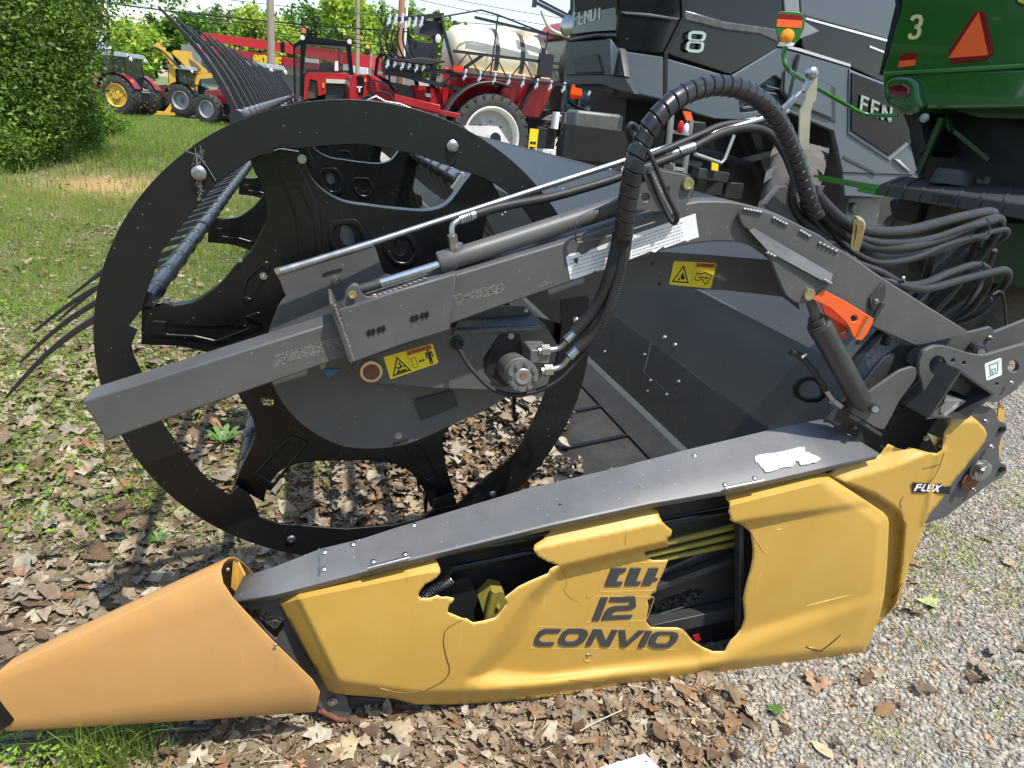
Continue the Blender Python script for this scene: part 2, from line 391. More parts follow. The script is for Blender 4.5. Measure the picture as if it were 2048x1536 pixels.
# ---- crop divider (orange nose)
tip = at(-299, 1478, 1.40)
rear = [at(632, 1424, 1.365), at(634, 1416, 1.352), at(640, 1385, 1.335), at(625, 1360, 1.335), at(548, 1285, 1.345), at(466, 1197, 1.36), at(446, 1166, 1.37), at(441, 1140, 1.385), at(446, 1124, 1.41), at(457, 1114, 1.44), at(470, 1113, 1.47), at(490, 1126, 1.51), at(507, 1146, 1.545), at(520, 1200, 1.56), at(530, 1330, 1.57)]
def divider_pt(i, s): 
    p = tip.lerp(rear[i], s); bulge = math.sin(math.pi*min(1, s))*.012
    return p+Vector((0, -bulge if i < 8 else 0, bulge*.6))
def divider(s0, s1, grow, n=26, cut=None):
    vs = []; k = len(rear)
    for j in range(n+1):
        s = s0+(s1-s0)*j/n
        for i in range(k):
            si = s if cut is None else s0+(min(s1, cut(i))-s0)*j/n
            p = divider_pt(i, si); c = tip.lerp(at(520, 1330, 1.46), si)
            vs.append(p+(p-c).normalized()*grow)
    fs = [(j*k+i, (j+1)*k+i, (j+1)*k+i+1, j*k+i+1) for j in range(n) for i in range(k-1)]
    return MB().add(vs, fs)
cd = divider(.30, 1.0, 0).build('crop_divider', ORG, hd, ang=25); cd['label'] = 'faded orange plastic nose cone at the front left'
so_ = cd.modifiers.new('s', 'SOLIDIFY'); so_.thickness = .005; so_.offset = -1; sb = cd.modifiers.new('sub', 'BEVEL'); sb.width = .003; sb.segments = 2; sb.limit_method = 'ANGLE'; sb.angle_limit = .7
cap = divider(.02, .42, .004, cut=lambda i: .285+.13*(max(0, i-1)/8)**.8 if i < 8 else .415).build('divider_tip', BLK, cd); s_ = cap.modifiers.new('s', 'SOLIDIFY'); s_.thickness = .004; s_.offset = -1
mb = MB()
for (px, py, y) in ((456, 1139, 1.374), (551, 1290, 1.338)): bolt(mb, px, py, y, 4.5, dome=True)
mb.build('screw', ZINC, cd)
MB().tube(spline([at(0, 1487, 1.44), at(120, 1474, 1.44), at(300, 1462, 1.45), at(420, 1455, 1.46)], 5), .009).build('skid_rail', DGREY, hd)
mb = MB()   # folded yellow lug inside the nose opening
mb.poly([at(466, 1124, 1.46), at(472, 1118, 1.48), at(489, 1150, 1.50), at(476, 1190, 1.46), at(462, 1175, 1.44)], (0, .004, 0))
mb.poly([at(472, 1118, 1.485), at(489, 1150, 1.46), at(484, 1176, 1.45), at(462, 1185, 1.47)], (.003, .004, 0))
mb.build('mounting_lug', YEL, cd, bevel=.001)
# ---- main yellow side panel: traced outline, moulded relief
OUT = [(550,1190),(600,1177),(668,1160),(734,1142),(822,1120),(862,1106),(868,1113),(875,1125),(880,1136),(881,1145),(873,1156),(862,1163),(850,1169),(843,1178),(837,1187),(838,1194),(843,1198),(859,1198),(866,1196),(875,1192),(884,1196),(894,1195),(903,1197),(908,1198),(905,1205),(900,1208),(896,1216),(896,1226),(908,1231),(922,1237),(928,1239),(934,1239),(941,1244),(948,1247),(970,1243),(991,1237),(995,1233),(1000,1228),(1006,1219),(1015,1207),(1009,1197),(1022,1187),(1037,1175),(1060,1164),(1081,1155),(1097,1149),(1101,1140),(1119,1131),(1105,1127),(1094,1123),(1084,1117),(1075,1112),(1070,1105),(1067,1098),(1069,1089),(1078,1083),(1087,1078),(1091,1070),(1097,1066),(1099,1060),(1097,1053),
(1200,1029),(1298,1009),(1306,1017),(1316,1022),(1319,1033),(1325,1044),(1334,1053),(1344,1061),(1342,1072),(1334,1078),(1336,1086),(1336,1094),(1322,1097),(1309,1100),(1298,1102),(1289,1105),(1291,1112),(1297,1117),(1306,1122),(1322,1122),(1336,1121),(1331,1134),(1324,1150),(1316,1166),(1313,1175),(1312,1184),(1300,1191),(1303,1197),(1295,1200),(1297,1213),(1295,1225),(1292,1241),(1297,1249),(1303,1256),(1330,1257),(1356,1257),(1369,1262),(1377,1272),(1387,1284),(1404,1295),(1425,1303),(1450,1303),(1455,1292),(1462,1281),(1472,1272),(1483,1259),(1487,1248),(1490,1238),(1489,1218),(1487,1200),(1490,1183),(1494,1166),(1501,1143),(1506,1119),(1507,1100),(1505,1084),(1503,1068),(1496,1060),(1487,1053),(1478,1048),(1469,1045),(1461,1041),(1462,1032),(1458,1026),(1460,1017),(1459,1003),(1453,996),(1450,984),
(1530,967),(1641,941),(1650,944),(1660,954),(1700,980),(1766,1024),(1775,1034),(1778,1046),(1774,1130),(1768,1195),(1760,1230),(1749,1258),(1738,1285),(1728,1305),(1722,1315),(1711,1320),(1650,1329),(1540,1347),(1420,1362),(1325,1373),(1315,1374),(1308,1367),(1296,1365),(1270,1364),(1240,1369),(1230,1374),(1219,1381),(1100,1395),(975,1406),(900,1409),(831,1409),(812,1404),(787,1397),(740,1393),(694,1390),(668,1386),(656,1381),(650,1372),(600,1283)]
def sstep(a, b, x): 
    t = np.clip((x-a)/(b-a), 0, 1); return t*t*(3-2*t)
def pldist(P, line):
    P = np.asarray(P); d = np.full(len(P), 1e9)
    for a, b in zip(line[:-1], line[1:]):
        a = np.array(a, float); b = np.array(b, float); ab = b-a
        t = np.clip(((P-a)@ab)/(ab@ab), 0, 1); d = np.minimum(d, np.hypot(*(P-(a+t[:, None]*ab)).T))
    return d
def inside(P, poly):
    P = np.asarray(P); x, y = P[:, 0], P[:, 1]; c = np.zeros(len(P), bool); n = len(poly)
    for i in range(n):
        x1, y1 = poly[i-1]; x2, y2 = poly[i]
        with np.errstate(divide='ignore', invalid='ignore'):
            c ^= ((y1 > y) != (y2 > y)) & (x < (x2-x1)*(y-y1)/((y2-y1) or 1e-9)+x1)
    return c
def yline(line, x): 
    l = np.array(line); return np.interp(x, l[:, 0], l[:, 1])
TOPL = [(550,1190),(600,1177),(734,1142),(862,1106),(1097,1053),(1298,1009),(1450,984),(1641,941),(1700,950),(1780,960)]
L1 = [(550,1212),(600,1198),(881,1141),(1072,1098),(1340,1043),(1459,1012),(1655,963),(1700,985),(1780,1040)]
L2 = [(900,1250),(1100,1133),(1240,1100),(1340,1080),(1461,1043),(1560,1018),(1700,1000)]
RG = [(1119,1131),(1052,1190),(1003,1256),(960,1310),(922,1350),(925,1372),(959,1382),(1069,1378),(1237,1359),(1400,1346),(1480,1312),(1600,1266),(1740,1216),(1800,1200),(1800,990),(1461,1043),(1340,1080),(1240,1102)]
def relief(P):
    P = np.asarray(P, float); x, y = P[:, 0], P[:, 1]
    t0, l1 = yline(TOPL, x), yline(L1, x)
    r = .046*np.clip((y-t0)/np.maximum(l1-t0, 8), 0, 1.0)
    # left chamfer
    s = (x-(603+(y-1197)*.49)); r -= .045*np.clip(-s/55, 0, 1)**1.0*sstep(0, 12, -s)
    # gentle outward belly and tuck under at the lower edge
    r += .010*np.sin(np.clip((y-l1)/300, 0, 1)*math.pi)
    yb = np.interp(x, [650, 830, 975, 1240, 1711], [1383, 1409, 1406, 1372, 1320]); r -= .032*sstep(30, 0, yb-y)
    r -= .016*sstep(26, 0, np.abs(pldist(P, [(1641,941),(1775,1034),(1778,1046),(1768,1195),(1728,1305),(1711,1320)])))*np.where(x > 1500, 1, 0)*.6
    ins = inside(P, RG); d = pldist(P, RG+RG[:1]); wid = np.interp(x, [950, 1000, 1100, 1400, 1750], [56, 44, 30, 34, 60]); 
    tb = sstep(1250, 1350, y); wid = wid*tb+np.interp(y, [1140, 1300], [16, 60])*(1-tb)
    dep = .036*np.interp(x, [1380, 1750], [1, .12])
    dtop = pldist(P, RG[15:]+RG[:1]); 
    fall = sstep(0, 1, d/wid)*np.where(dtop < wid, np.clip(dtop/20, 0, 1), 1)
    r -= np.where(ins, dep*np.where(dtop < d+1, sstep(0, 14, d), sstep(0, 1, d/wid)), 0)
    return r
from mathutils.geometry import delaunay_2d_cdt
def moulded(name, outline, depth, relf, step, th, mt, parent, creases=()):
    dens = []; n = len(outline)
    for i in range(n):
        a, b = outline[i], outline[(i+1) % n]; L = math.dist(a, b); k = max(1, int(L/step))
        dens += [(a[0]+(b[0]-a[0])*j/k, a[1]+(b[1]-a[1])*j/k) for j in range(k)]
    A = np.array(outline); gx = np.arange(A[:, 0].min(), A[:, 0].max(), step); gy = np.arange(A[:, 1].min(), A[:, 1].max(), step)
    G = np.array([(x+(step/2 if j % 2 else 0), y) for j, y in enumerate(gy) for x in gx])
    G = G[inside(G, outline)]; G = G[pldist(G, dens+dens[:1]) > step*.6]
    cp, ce = [], []
    for ln in creases:
        last = None
        for a, b in zip(ln[:-1], ln[1:]):
            L = math.dist(a, b); k = max(1, int(L/step))
            for j in range(k):
                q = (a[0]+(b[0]-a[0])*j/k, a[1]+(b[1]-a[1])*j/k)
                if inside([q], outline)[0] and pldist([q], dens+dens[:1])[0] > step*.5:
                    cp.append(q)
                    if last is not None: ce.append((last, len(cp)-1))
                    last = len(cp)-1
                else: last = None
    if cp: G = G[np.min(np.hypot(G[:, None, 0]-np.array(cp)[None, :, 0], G[:, None, 1]-np.array(cp)[None, :, 1]), 1) > step*.55]
    nd = len(dens); pts = [Vector(p) for p in dens]+[Vector(p) for p in cp]+[Vector(p) for p in G]
    co, ed, fc, *_ = delaunay_2d_cdt(pts, [(a+nd, b+nd) for a, b in ce], [list(range(len(dens)))], 1, 1e-6)
    P = np.array([(c.x, c.y) for c in co]); R = relf(P)
    V = [at(p[0], p[1], depth-r) for p, r in zip(P, R)]
    m_ = MB().add(V, [tuple(f) for f in fc]); me = m_.mesh(name)
    # face the camera
    if me.polygons[0].normal.y > 0: me.flip_normals()
    o = finish(name, me, mt, parent, ang=60)
    s = o.modifiers.new('s', 'SOLIDIFY'); s.thickness = th; s.offset = -1; s.use_rim = True; s.material_offset_rim = 1 if isinstance(mt, list) else 0
    return o
panel = moulded('side_panel', OUT, YP+.03, relief, 4.6, .005, [YEL, YELB], hd, creases=[L1[:-2]+[(1655,963)], [(603+t*.49, 1197+t) for t in range(0, 190, 6)], RG[1:14], [(655,963+0),(1700,985),(1766,1030)]][:3]); panel['label'] = 'dented yellow plastic side panel with two jagged holes'
def onp(px, py, up=.0015):        # a point on the panel's moulded surface
    r = float(relief([(px, py)])[0]); return at(px, py, YP+.03-r-up)
def line_on(mb, pts, r, n=6):
    mb.tube([onp(*p, up=r*.2+.0006) for p in sp2(pts, 4, False)], [r*(.25+.75*math.sin(math.pi*min(1, max(0.05, i/(4*(len(pts)-1)))))) for i in range(4*(len(pts)-1)+1)], n)
mb = MB(); 
for c in ([(930,1238),(905,1250),(891,1262),(887,1285),(893,1315),(899,1335),(896,1350),(886,1362),(868,1372),(845,1381),(815,1383),(780,1377)],):
    line_on(mb, c, .0016)
mb.build('crack', mat('crack_dark', (.16, .07, .012), .7), panel)
mb = MB()
for c in ([(1119,1131),(1130,1150),(1133,1170),(1128,1180),(1140,1195),(1160,1206)], [(1237,1340),(1225,1350),(1205,1362),(1140,1360),(1150,1362)], [(1253,1066),(1251,1080),(1251,1092)], [(801,1130),(812,1145),(814,1165)], [(1268,1094),(1280,1102),(1290,1104)], [(1690,1310),(1720,1290)], [(1175,1190),(1173,1195),(1178,1198)]): line_on(mb, c, .0006, 5)
mb.build('hairline_crack', mat('crack_fine', (.30, .15, .03), .7), panel)
mb = MB()
for c in ([(1610,1293),(1632,1300),(1645,1303)], [(1640,1303),(1658,1290),(1684,1268)]): line_on(mb, c, .0022)
mb.build('split', DARK, panel)
mb = MB()
for c in ([(1506,1070),(1518,1088),(1533,1111)], [(1612,1212),(1700,1190)], [(1553,1060),(1563,1057)], [(1606,1293),(1630,1297)], [(1650,1296),(1686,1267)], [(760,1376),(800,1385),(835,1383),(860,1376)], [(867,1120),(864,1119)]): line_on(mb, c, .0009, 5)
mb.build('pale_scratch', mat('scratch_pale', (.85, .62, .22), .6), panel)
# badge plates and letters
PF = YF(YP-.002)
def badge(q, name='badge_frame'):
    lo = rnd(q, 9); P = [onp(a, b, 0) for a, b in lo]; 
    inn = rnd([(a+(sum(p[0] for p in q)/4-a)*.028+ (1 if a < sum(p[0] for p in q)/4 else -1), b+(sum(p[1] for p in q)/4-b)*.04+(1 if b < sum(p[1] for p in q)/4 else -1)) for a, b in q], 9)
    mbx = MB(); r = [onp(a, b, -.0004) for a, b in lo]; mbx.tube(r+[r[0]], .0013, 5, False)
    return mbx.build(name, YEL, panel)
badge([(1217,1128),(1331,1124),(1309,1181),(1194,1183)])
badge([(1187,1192),(1310,1193),(1293,1241),(1168,1244)])
badge([(1073,1253),(1372,1260),(1352,1299),(1055,1296)])
def arc(cx, cy, rx, ry, a0, a1, n=8, e=2.6):
    o = []
    for i in range(n+1):
        t = math.radians(a0+(a1-a0)*i/n); c, s = math.cos(t), math.sin(t)
        o.append((cx+rx*math.copysign(abs(c)**(2/e), c), cy+ry*math.copysign(abs(s)**(2/e), s)))
    return o
LC = [[*reversed(arc(.5, .5, .5, .5, 78, 282, 12, 3.2))]]; LC = [[(1, 1), (.42, 1)]+arc(.42, .5, .42, .5, 92, 268, 10, 2.8)+[(.42, 0), (1, 0)]]
_o = arc(.5, .5, .5, .5, 0, 350, 22, 2.8); LO = [_o+[_o[0]]]
LN = [[(0, -.09), (0, 1.0)], [(0.0, 1.02), (1.0, -.02)], [(1, 0.0), (1, 1.09)]]
LV = [[(-.05, 1.09), (.45, -.02)], [(.40, -.02), (1.0, 1.09)]]
LI = [[(.5, -.09), (.5, 1.09)]]
L1_ = [[(.6, -.09), (.6, 1.0), (.2, 1.0)]]
L2_ = [[(0, 1), (.75, 1)]+arc(.72, .78, .28, .22, 80, -80, 6)+[(.3, .56)]+arc(.25, .3, .25, .26, 100, 180, 4)+[(0, 0), (1.05, 0)]]
LF = [[(0, -.1), (0, 1), (1, 1)], [(0, .5), (.85, .5)]]; LL = [[(0, 1.1), (0, 0), (1, 0)]]; LE = [[(1, 1), (0, 1), (0, 0), (1, 0)], [(0, .5), (.9, .5)]]; LX = [[(0, 1.08), (1, -.08)], [(0, -.08), (1, 1.08)]]
LD = [[(0, 0), (.6, 0)]+arc(.6, .5, .4, .5, -80, 80, 6)+[(.6, 1), (0, 1), (0, 0)]]
LT = [[(0, 1), (1, 1)], [(.5, 1), (.5, -.1)]]
def word(mb, letters, quad, widths, gap, th, fr, off, thick=.002):
    bl, br, tl = [Vector(q) for q in quad]; tot = sum(widths)+gap*(len(widths)-1); x = 0
    for l, wd in zip(letters, widths):
        a = bl+(br-bl)*(x/tot); b = bl+(br-bl)*((x+wd)/tot)
        h = (tl-bl); q = (a, b, a+h)
        strokes(mb, fr, off, q, l, th, thick); x += wd+gap
mb = MB(); LFr = YF(YP+.012)
# letters stand on the recessed field
bx = np.mean([float(relief([(a, b)])[0]) for a, b in ((1150, 1278), (1230, 1220), (1260, 1155))])
LFr = YF(YP+.03-bx)
def TR(pts, ox=1160, oy=1110, k=7.682): return [(ox+x/k, oy+y/k) for x, y in pts]
LFI = MB()
glyphs = [[TR([(320,660),(435,655),(295,1018),(180,1020)])], [TR([(475,652),(835,638),(852,648),(868,795),(830,830),(760,852),(560,865),(500,900),(478,932),(815,922),(780,985),(325,1010),(385,880),(440,820),(520,790),(740,778),(778,755),(770,725),(445,725)])],
  [[(1124,1259),(1118,1267),(1092,1267),(1083,1272),(1078,1280),(1084,1285),(1110,1285),(1105,1293),(1075,1293),(1068,1288),(1070,1278),(1078,1264),(1090,1258)]],
  [[(1137,1258),(1163,1258),(1175,1262),(1177,1270),(1168,1284),(1155,1292),(1130,1293),(1118,1289),(1117,1281),(1125,1266)], [(1139,1267),(1158,1267),(1161,1271),(1155,1280),(1147,1284),(1133,1284),(1130,1280),(1133,1272)]],
  [TR([(205,1145),(335,1148),(405,1330),(495,1155),(585,1158),(455,1412),(335,1408),(257,1235),(165,1405),(85,1405)])], [TR([(598,1158),(695,1158),(718,1345),(905,1165),(1003,1168),(715,1418),(632,1415)])], [TR([(1015,1170),(1112,1172),(990,1422),(895,1422)])],
  [TR([(1120,1215),(1200,1180),(1420,1182),(1500,1205),(1520,1245),(1480,1340),(1400,1410),(1300,1432),(1150,1430),(1065,1400),(1060,1340),(1085,1270)]), TR([(1230,1230),(1400,1230),(1412,1260),(1385,1330),(1330,1370),(1180,1368),(1163,1340),(1190,1270)])],
  [TR([(490,213),(722,208),(688,275),(618,280),(562,415),(660,413),(630,485),(400,488),(382,465)])], [TR([(782,210),(945,208),(865,410),(942,412),(908,475),(700,480),(685,462)])], [TR([(1065,210),(1215,205),(1150,358),(1205,358),(1185,403),(1125,405),(1090,470),(942,478)])]]
for gl in glyphs:
    mb = MB(); gl = [rnd(g_, 1.2, 2) if len(g_) < 12 or k_ else rnd(g_, 2.2, 3) for k_, g_ in enumerate(gl)]
    gf = YF(YP+.03-float(relief(gl[0]).max())); plate_into(mb, gl, gf, .009, .003, .0006); mb.build('badge_letter', LETT, panel)
mb = MB(); c = onp(1177, 1316, 0); mb.lathe(c, (0, -1, 0), [(-.002, .016), (.001, .015), (.0005, .010), (-.001, .008)], 24); mb.build('screw_recess', YEL, panel)
mb = MB(); bolt(mb, 1176, 1310, YP, 6, fr=YF(onp(1176, 1310).y), dome=True); mb.build('screw', STEEL, panel)
# ---- rear yellow corner cover
RC = [(1650,951),(1662,944),(1674,934),(1700,927),(1761,909),(1770,898),(1778,889),(1795,896),(1809,900),(1818,894),(1840,900),(1862,906),(1875,908),(1886,900),(1888,885),(1891,866),(1896,846),(1890,838),(1905,830),(1925,826),(1942,831),(1955,842),(1969,856),(1974,868),(1969,884),(1958,900),(1947,913),(1935,928),(1927,940),(1916,952),(1907,962),(1898,975),(1892,985),(1884,998),(1875,1010),(1860,1028),(1850,1045),(1847,1058),(1843,1070),(1832,1098),(1819,1126),(1814,1150),(1809,1171),(1800,1192),(1791,1209),(1776,1228),(1763,1241),(1750,1256),(1735,1262),(1740,1200),(1745,1060),(1700,1000)]
def rel_c(P):
    P = np.asarray(P, float); x, y = P[:, 0], P[:, 1]
    top = np.interp(x, [1650, 1674, 1761, 1860, 1900], [950, 934, 909, 880, 820]); rid = np.interp(x, [1650, 1703, 1800, 1862, 1900, 1970], [985, 958, 931, 905, 850, 838])
    r = .03*np.clip((y-top)/np.maximum(rid-top, 12), 0, 1)
    g = pldist(P, [(1640,960),(1680,975),(1745,1000),(1788,1030),(1796,1050),(1790,1130),(1778,1210),(1762,1250)])
    side = inside(P, [(1600,930),(1660,962),(1745,1000),(1788,1030),(1796,1050),(1790,1130),(1778,1210),(1762,1250),(1600,1300)])
    r -= .034*np.where(side, 1, sstep(16, 0, g))
    r -= .02*sstep(1850, 1960, x)*0
    fold = pldist(P, [(1886,900),(1865,960),(1858,1010),(1850,1045)]); r += .006*np.exp(-(fold/7)**2)
    return r
corner = moulded('corner_cover', RC, YP+.035, rel_c, 4.6, .004, [YEL, YELB], hd, creases=[[(1674,970),(1703,958),(1800,931),(1862,905)], [(1645,968),(1680,975),(1745,1000),(1788,1030),(1796,1050),(1790,1130),(1778,1210)]]); corner['label'] = 'torn yellow rear corner cover with a dark sticker'
def onc(px, py, up=.001): return at(px, py, YP+.035-float(rel_c([(px, py)])[0])-up)
mb = MB()
for c in ([(1888,905),(1880,930),(1868,955),(1860,962)], [(1806,993),(1800,1005),(1803,1015)], [(1845,938),(1868,932),(1880,928)], [(1805,1165),(1790,1190),(1783,1195)]):
    mb.tube([onc(*p, 0) for p in sp2(c, 3, False)], .0016, 6)
mb.build('crack', mat('crack_dark', (.16, .07, .012), .7), corner)
FXF = YF(onc(1840, 975).y)
fx = plate('sticker', [(1825,965),(1885,968),(1888,974),(1902,972),(1900,989),(1872,986),(1826,985)], FXF, .0008, INK, corner, off=.003)
mb = MB()
for g_ in ([(318,595),(455,340),(660,335),(640,380),(500,385),(475,440),(630,440),(605,490),(455,490),(400,595)], [(735,340),(785,340),(665,550),(775,560),(750,612),(620,600),(595,560)], [(870,365),(1135,365),(1115,410),(920,410),(895,465),(1080,465),(1060,515),(870,515),(850,560),(1010,572),(990,620),(800,612)], [(1150,370),(1220,370),(1240,440),(1345,375),(1430,355),(1240,490),(1255,635),(1180,630),(1170,540),(1080,620),(1005,620),(1160,480)]): plate_into(mb, TR(g_, 1810, 950, 18.62), FXF, .0005, .0042, 0)
mb.build('lettering', WHITE, fx)
# ---- grey top cover of the side frame
def cov(px, py, y): return at(px, py, y)
NE = [(463,1201,1.395),(550,1187,1.385),(640,1164,1.38),(735,1139,1.375),(820,1118,1.372),(1097,1049,1.37),(1298,1005,1.37),(1450,979,1.37),(1640,935,1.375),(1758,906,1.385)]
FE = [(487,1152,1.46),(540,1137,1.46),(640,1103,1.47),(740,1083,1.485),(850,1040,1.50),(930,1010,1.53),(1100,945,1.56),(1300,880,1.58),(1500,846,1.585),(1655,838,1.585)]
FE[2:] = [(640,1098,1.465),(726,1077,1.475),(800,1053,1.50),(1055,977,1.51),(1240,934,1.51),(1375,899,1.512),(1560,855,1.515),(1645,838,1.53)]
mb = MB(); vs = []
for a, b in zip(NE, FE):
    A, B = at(*a), at(*b); vs += [A+Vector((0, .004, -.022)), A+Vector((0, 0, -.004)), A+Vector((0, .004, 0)), A.lerp(B, .5), B, B+Vector((0, .003, -.025))]
k = 6; mb.add(vs, [(j*k+i, (j+1)*k+i, (j+1)*k+i+1, j*k+i+1) for j in range(len(NE)-1) for i in range(k-1)])
cover = mb.build('top_cover', GREY2, hd, ang=28); s_ = cover.modifiers.new('s', 'SOLIDIFY'); s_.thickness = .003; s_.offset = -1
if cover.data.polygons[2].normal.z < 0: cover.data.flip_normals()
def oncov(px, py):
    """point of the cover surface seen at a picture position"""
    best = None
    for (a, b), (c, d) in zip(zip(NE, FE), zip(NE[1:], FE[1:])):
        A, B, C, D = at(*a), at(*b), at(*c), at(*d)
        for T in ((A, B, C), (B, D, C)):
            n = (T[1]-T[0]).cross(T[2]-T[0]).normalized(); r = Vector(ray(px, py)); o = Vector((0, 0, H)); den = r.dot(n)
            if abs(den) < 1e-9: continue
            p = o+r*((T[0]-o).dot(n)/den)
            from mathutils.geometry import intersect_point_tri
            if intersect_point_tri(p, *T): return p, (n if n.z > 0 else -n)
            e = (p-(T[0]+T[1]+T[2])/3).length
            if best is None or e < best[0]: best = (e, p, n if n.z > 0 else -n)
    return best[1], best[2]
def cbolt(px, py, r=7, m_=ZINC, dome=False):
    p, n = oncov(px, py); R = r*p.y/F; mbx = MB()
    if dome: mbx.lathe(p, n, [(0, R), (R*.25, R*.95), (R*.5, R*.6), (R*.58, 0)], 16)
    else: mbx.lathe(p, n, [(0, R), (R*.2, R*.96), (R*.45, R*.6), (R*.5, R*.35), (R*.3, R*.3), (R*.3, 0)], 14)
    mbx.build('bolt', m_, cover)
for b in ((648,1104),(647,1138),(706,1088),(827,1050)): cbolt(*b)
for b in ((746,1123),(810,1108),(1450,969),(1509,956)): cbolt(*b, dome=True)
cbolt(1389, 911, dome=True)
mb = MB()
for q in ([(1115,1008),(1123,1007),(1126,1010),(1118,1012)], [(1228,983),(1237,982),(1240,985),(1231,987)]):
    P = [oncov(*p)[0]+Vector((0, 0, .0008)) for p in q]; mb.poly(P, (0, 0, -.0004))
p, n = oncov(588, 1134); mb.cyl(p+n*.0004, p+n*.0012, .006, n=16); mb.build('slot_hole', DARK, cover, smooth=False)
LB = [(1509,913),(1519,911),(1530,910),(1560,905),(1597,896),(1608,896),(1610,905),(1624,910),(1642,919),(1630,926),(1615,930),(1602,933),(1597,926),(1590,922),(1588,930),(1585,934),(1560,938),(1545,944),(1530,946),(1520,932),(1512,925)]
LB = [(x+rng.normal()*1.0, y+rng.normal()*.8) for i in range(len(LB)) for x, y in (LB[i], ((LB[i][0]+LB[(i+1) % len(LB)][0])/2, (LB[i][1]+LB[(i+1) % len(LB)][1])/2))]
G = [(x, y) for x in range(1505, 1645, 7) for y in range(894, 948, 5)]; G = [g for g, k in zip(G, inside(G, LB)) if k]
co, ed, fc, *_ = delaunay_2d_cdt([Vector(q) for q in LB+G], [], [list(range(len(LB)))], 1, 1e-6)
mb = MB().add([oncov(c.x, c.y)[0]+oncov(c.x, c.y)[1]*.0045 for c in co], [tuple(f) for f in fc])
lbp = mb.build('paper_label', mat('cracked_paper', (.50, .515, .52), .7, var=.15, bump=.8, bscale=60, dust=.35, dcol=(.3, .3, .28)), cover, ang=60); lbp['label'] = 'torn white paper sticker'
mb = MB()
for i in range(14):
    x, y = rng.uniform(1520, 1620), rng.uniform(902, 935); P = [(x, y)]
    for k in range(5): x += rng.normal()*5; y += rng.normal()*3; P.append((x, y))
    P = [q for q, k in zip(P, inside(P, LB)) if k]
    if len(P) > 1: mb.tube([oncov(*q)[0]+oncov(*q)[1]*.0048 for q in P], .0005, 4)
mb.build('paper_crack', mat('paper_crack_grey', (.2, .2, .2), .8), lbp)
mb = MB(); c0, cn = oncov(1279, 970)
for i in range(26):
    a = Vector((rng.normal()*.009, rng.normal()*.006, rng.normal()*.001)); b = a+Vector((rng.normal()*.006, rng.normal()*.004, .002)); mb.bar(c0+a, c0+b, .0006)
mb.build('dried_debris', mat('debris', (.5, .44, .33), .8), cover)
# edge strap joint, hinges
mb = MB(); P = [oncov(*q)[0]+Vector((0, 0, .001)) for q in [(637,1096),(641,1100),(641,1148),(637,1153),(634,1151),(636,1147),(636,1101)]]; mb.poly(P, (0, 0, -.001)); mb.build('joint_strip', ZINC, cover, smooth=False)
for a, b in (((735,1137),(820,1115)), ((1450,977),(1528,961))):
    mb = MB(); A, B = at(a[0], a[1], 1.362), at(b[0], b[1], 1.362); d = (B-A)
    for i in range(5): mb.cyl(A+d*(i/5+.004), A+d*((i+1)/5-.004), .0052, n=14)
    mb.cyl(A-d*.01, B+d*.01, .0028, n=10); mb.build('hinge', ZINC, hd)
# ---- things inside the broken panel
ins = MB(); ins.tube([at(860,1190,1.43), at(905,1135,1.43), at(1105,1095,1.44)], pxr(11, 1.44), 14)
ins.tube([at(1250,1060,1.45), at(1320,1046,1.45), at(1480,1016,1.46)], pxr(13, 1.45), 14)
ins.build('support_tube', BLKS, hd)
ins = MB(); ins.tube([at(860,1110,1.47), at(1110,1070,1.48)], pxr(8, 1.45), 12); ins.build('support_tube', mat('bronze_bar', (.11, .09, .06), .4, .6), hd)
ins = MB()
for k_, (dy, r) in enumerate(((0, 9), (15, 8), (28, 8))): ins.tube([at(1240,1108+dy,1.46+k_*.012), at(1480,1050+dy*1.25,1.46+k_*.012)], pxr(r, 1.46), 12)
ins.build('control_rod', mat('olive_yellow', (.24, .19, .02), .4), hd)
sp = MB(); A, B = at(836,1198,1.415), at(905,1158,1.425); ax = (B-A); u = ax.orthogonal().normalized(); v = ax.normalized().cross(u)
sp.tube([A+ax*(i/300)+(u*math.cos(i*.33)+v*math.sin(i*.33))*.012 for i in range(300)], .0015, 6); sp.build('coil_spring', STEEL, hd)
cs = MB(); cs.poly([at(960,1205,1.44), at(985,1180,1.44), at(1008,1185,1.44), at(1016,1210,1.44), at(998,1238,1.44), at(970,1240,1.44)], (0, .05, 0)); bolt(cs, 996, 1213, 1.44, 8); cs.cyl(at(975,1240,1.43), at(990,1180,1.43), .012, n=12)
cs.build('gear_casting', mat('casting_yellow', (.26, .22, .04), .5, bump=.4), hd, bevel=.003)
plate('belt_guard', [(860,1200),(915,1160),(935,1155),(950,1180),(962,1215),(975,1260),(900,1250)], 1.46, .004, DARK, hd)
plate('inner_frame', [[(440,1200),(560,1160),(860,1085),(1095,1040),(1440,960),(1700,905),(1760,930),(1755,1100),(1690,1310),(1400,1385),(900,1420),(660,1400)],
      rnd([(1300,1212),(1330,1196),(1395,1175),(1408,1178),(1402,1200),(1380,1210),(1310,1232),(1296,1230)], 6), rnd([(500,1192),(520,1188),(545,1206),(575,1215),(572,1235),(550,1262),(520,1240)], 7), rnd([(585,1280),(620,1272),(640,1300),(625,1325),(600,1310)], 7)], 1.52, .006, mat('inner_frame_paint', (.03, .031, .032), .45, dust=.3, dcol=(.07, .065, .055)), hd)
mb = MB(); mb.bar(at(1300,1175,1.50), at(1480,1110,1.50), .03, .022); mb.bar(at(1295,1255,1.49), at(1480,1215,1.49), .04, .05); mb.bar(at(1478,1045,1.425), at(1478,1290,1.425), .014, .03, (0, 1, 0)); mb.bar(at(1300,1150,1.505), at(1400,1105,1.505), .02, .012)
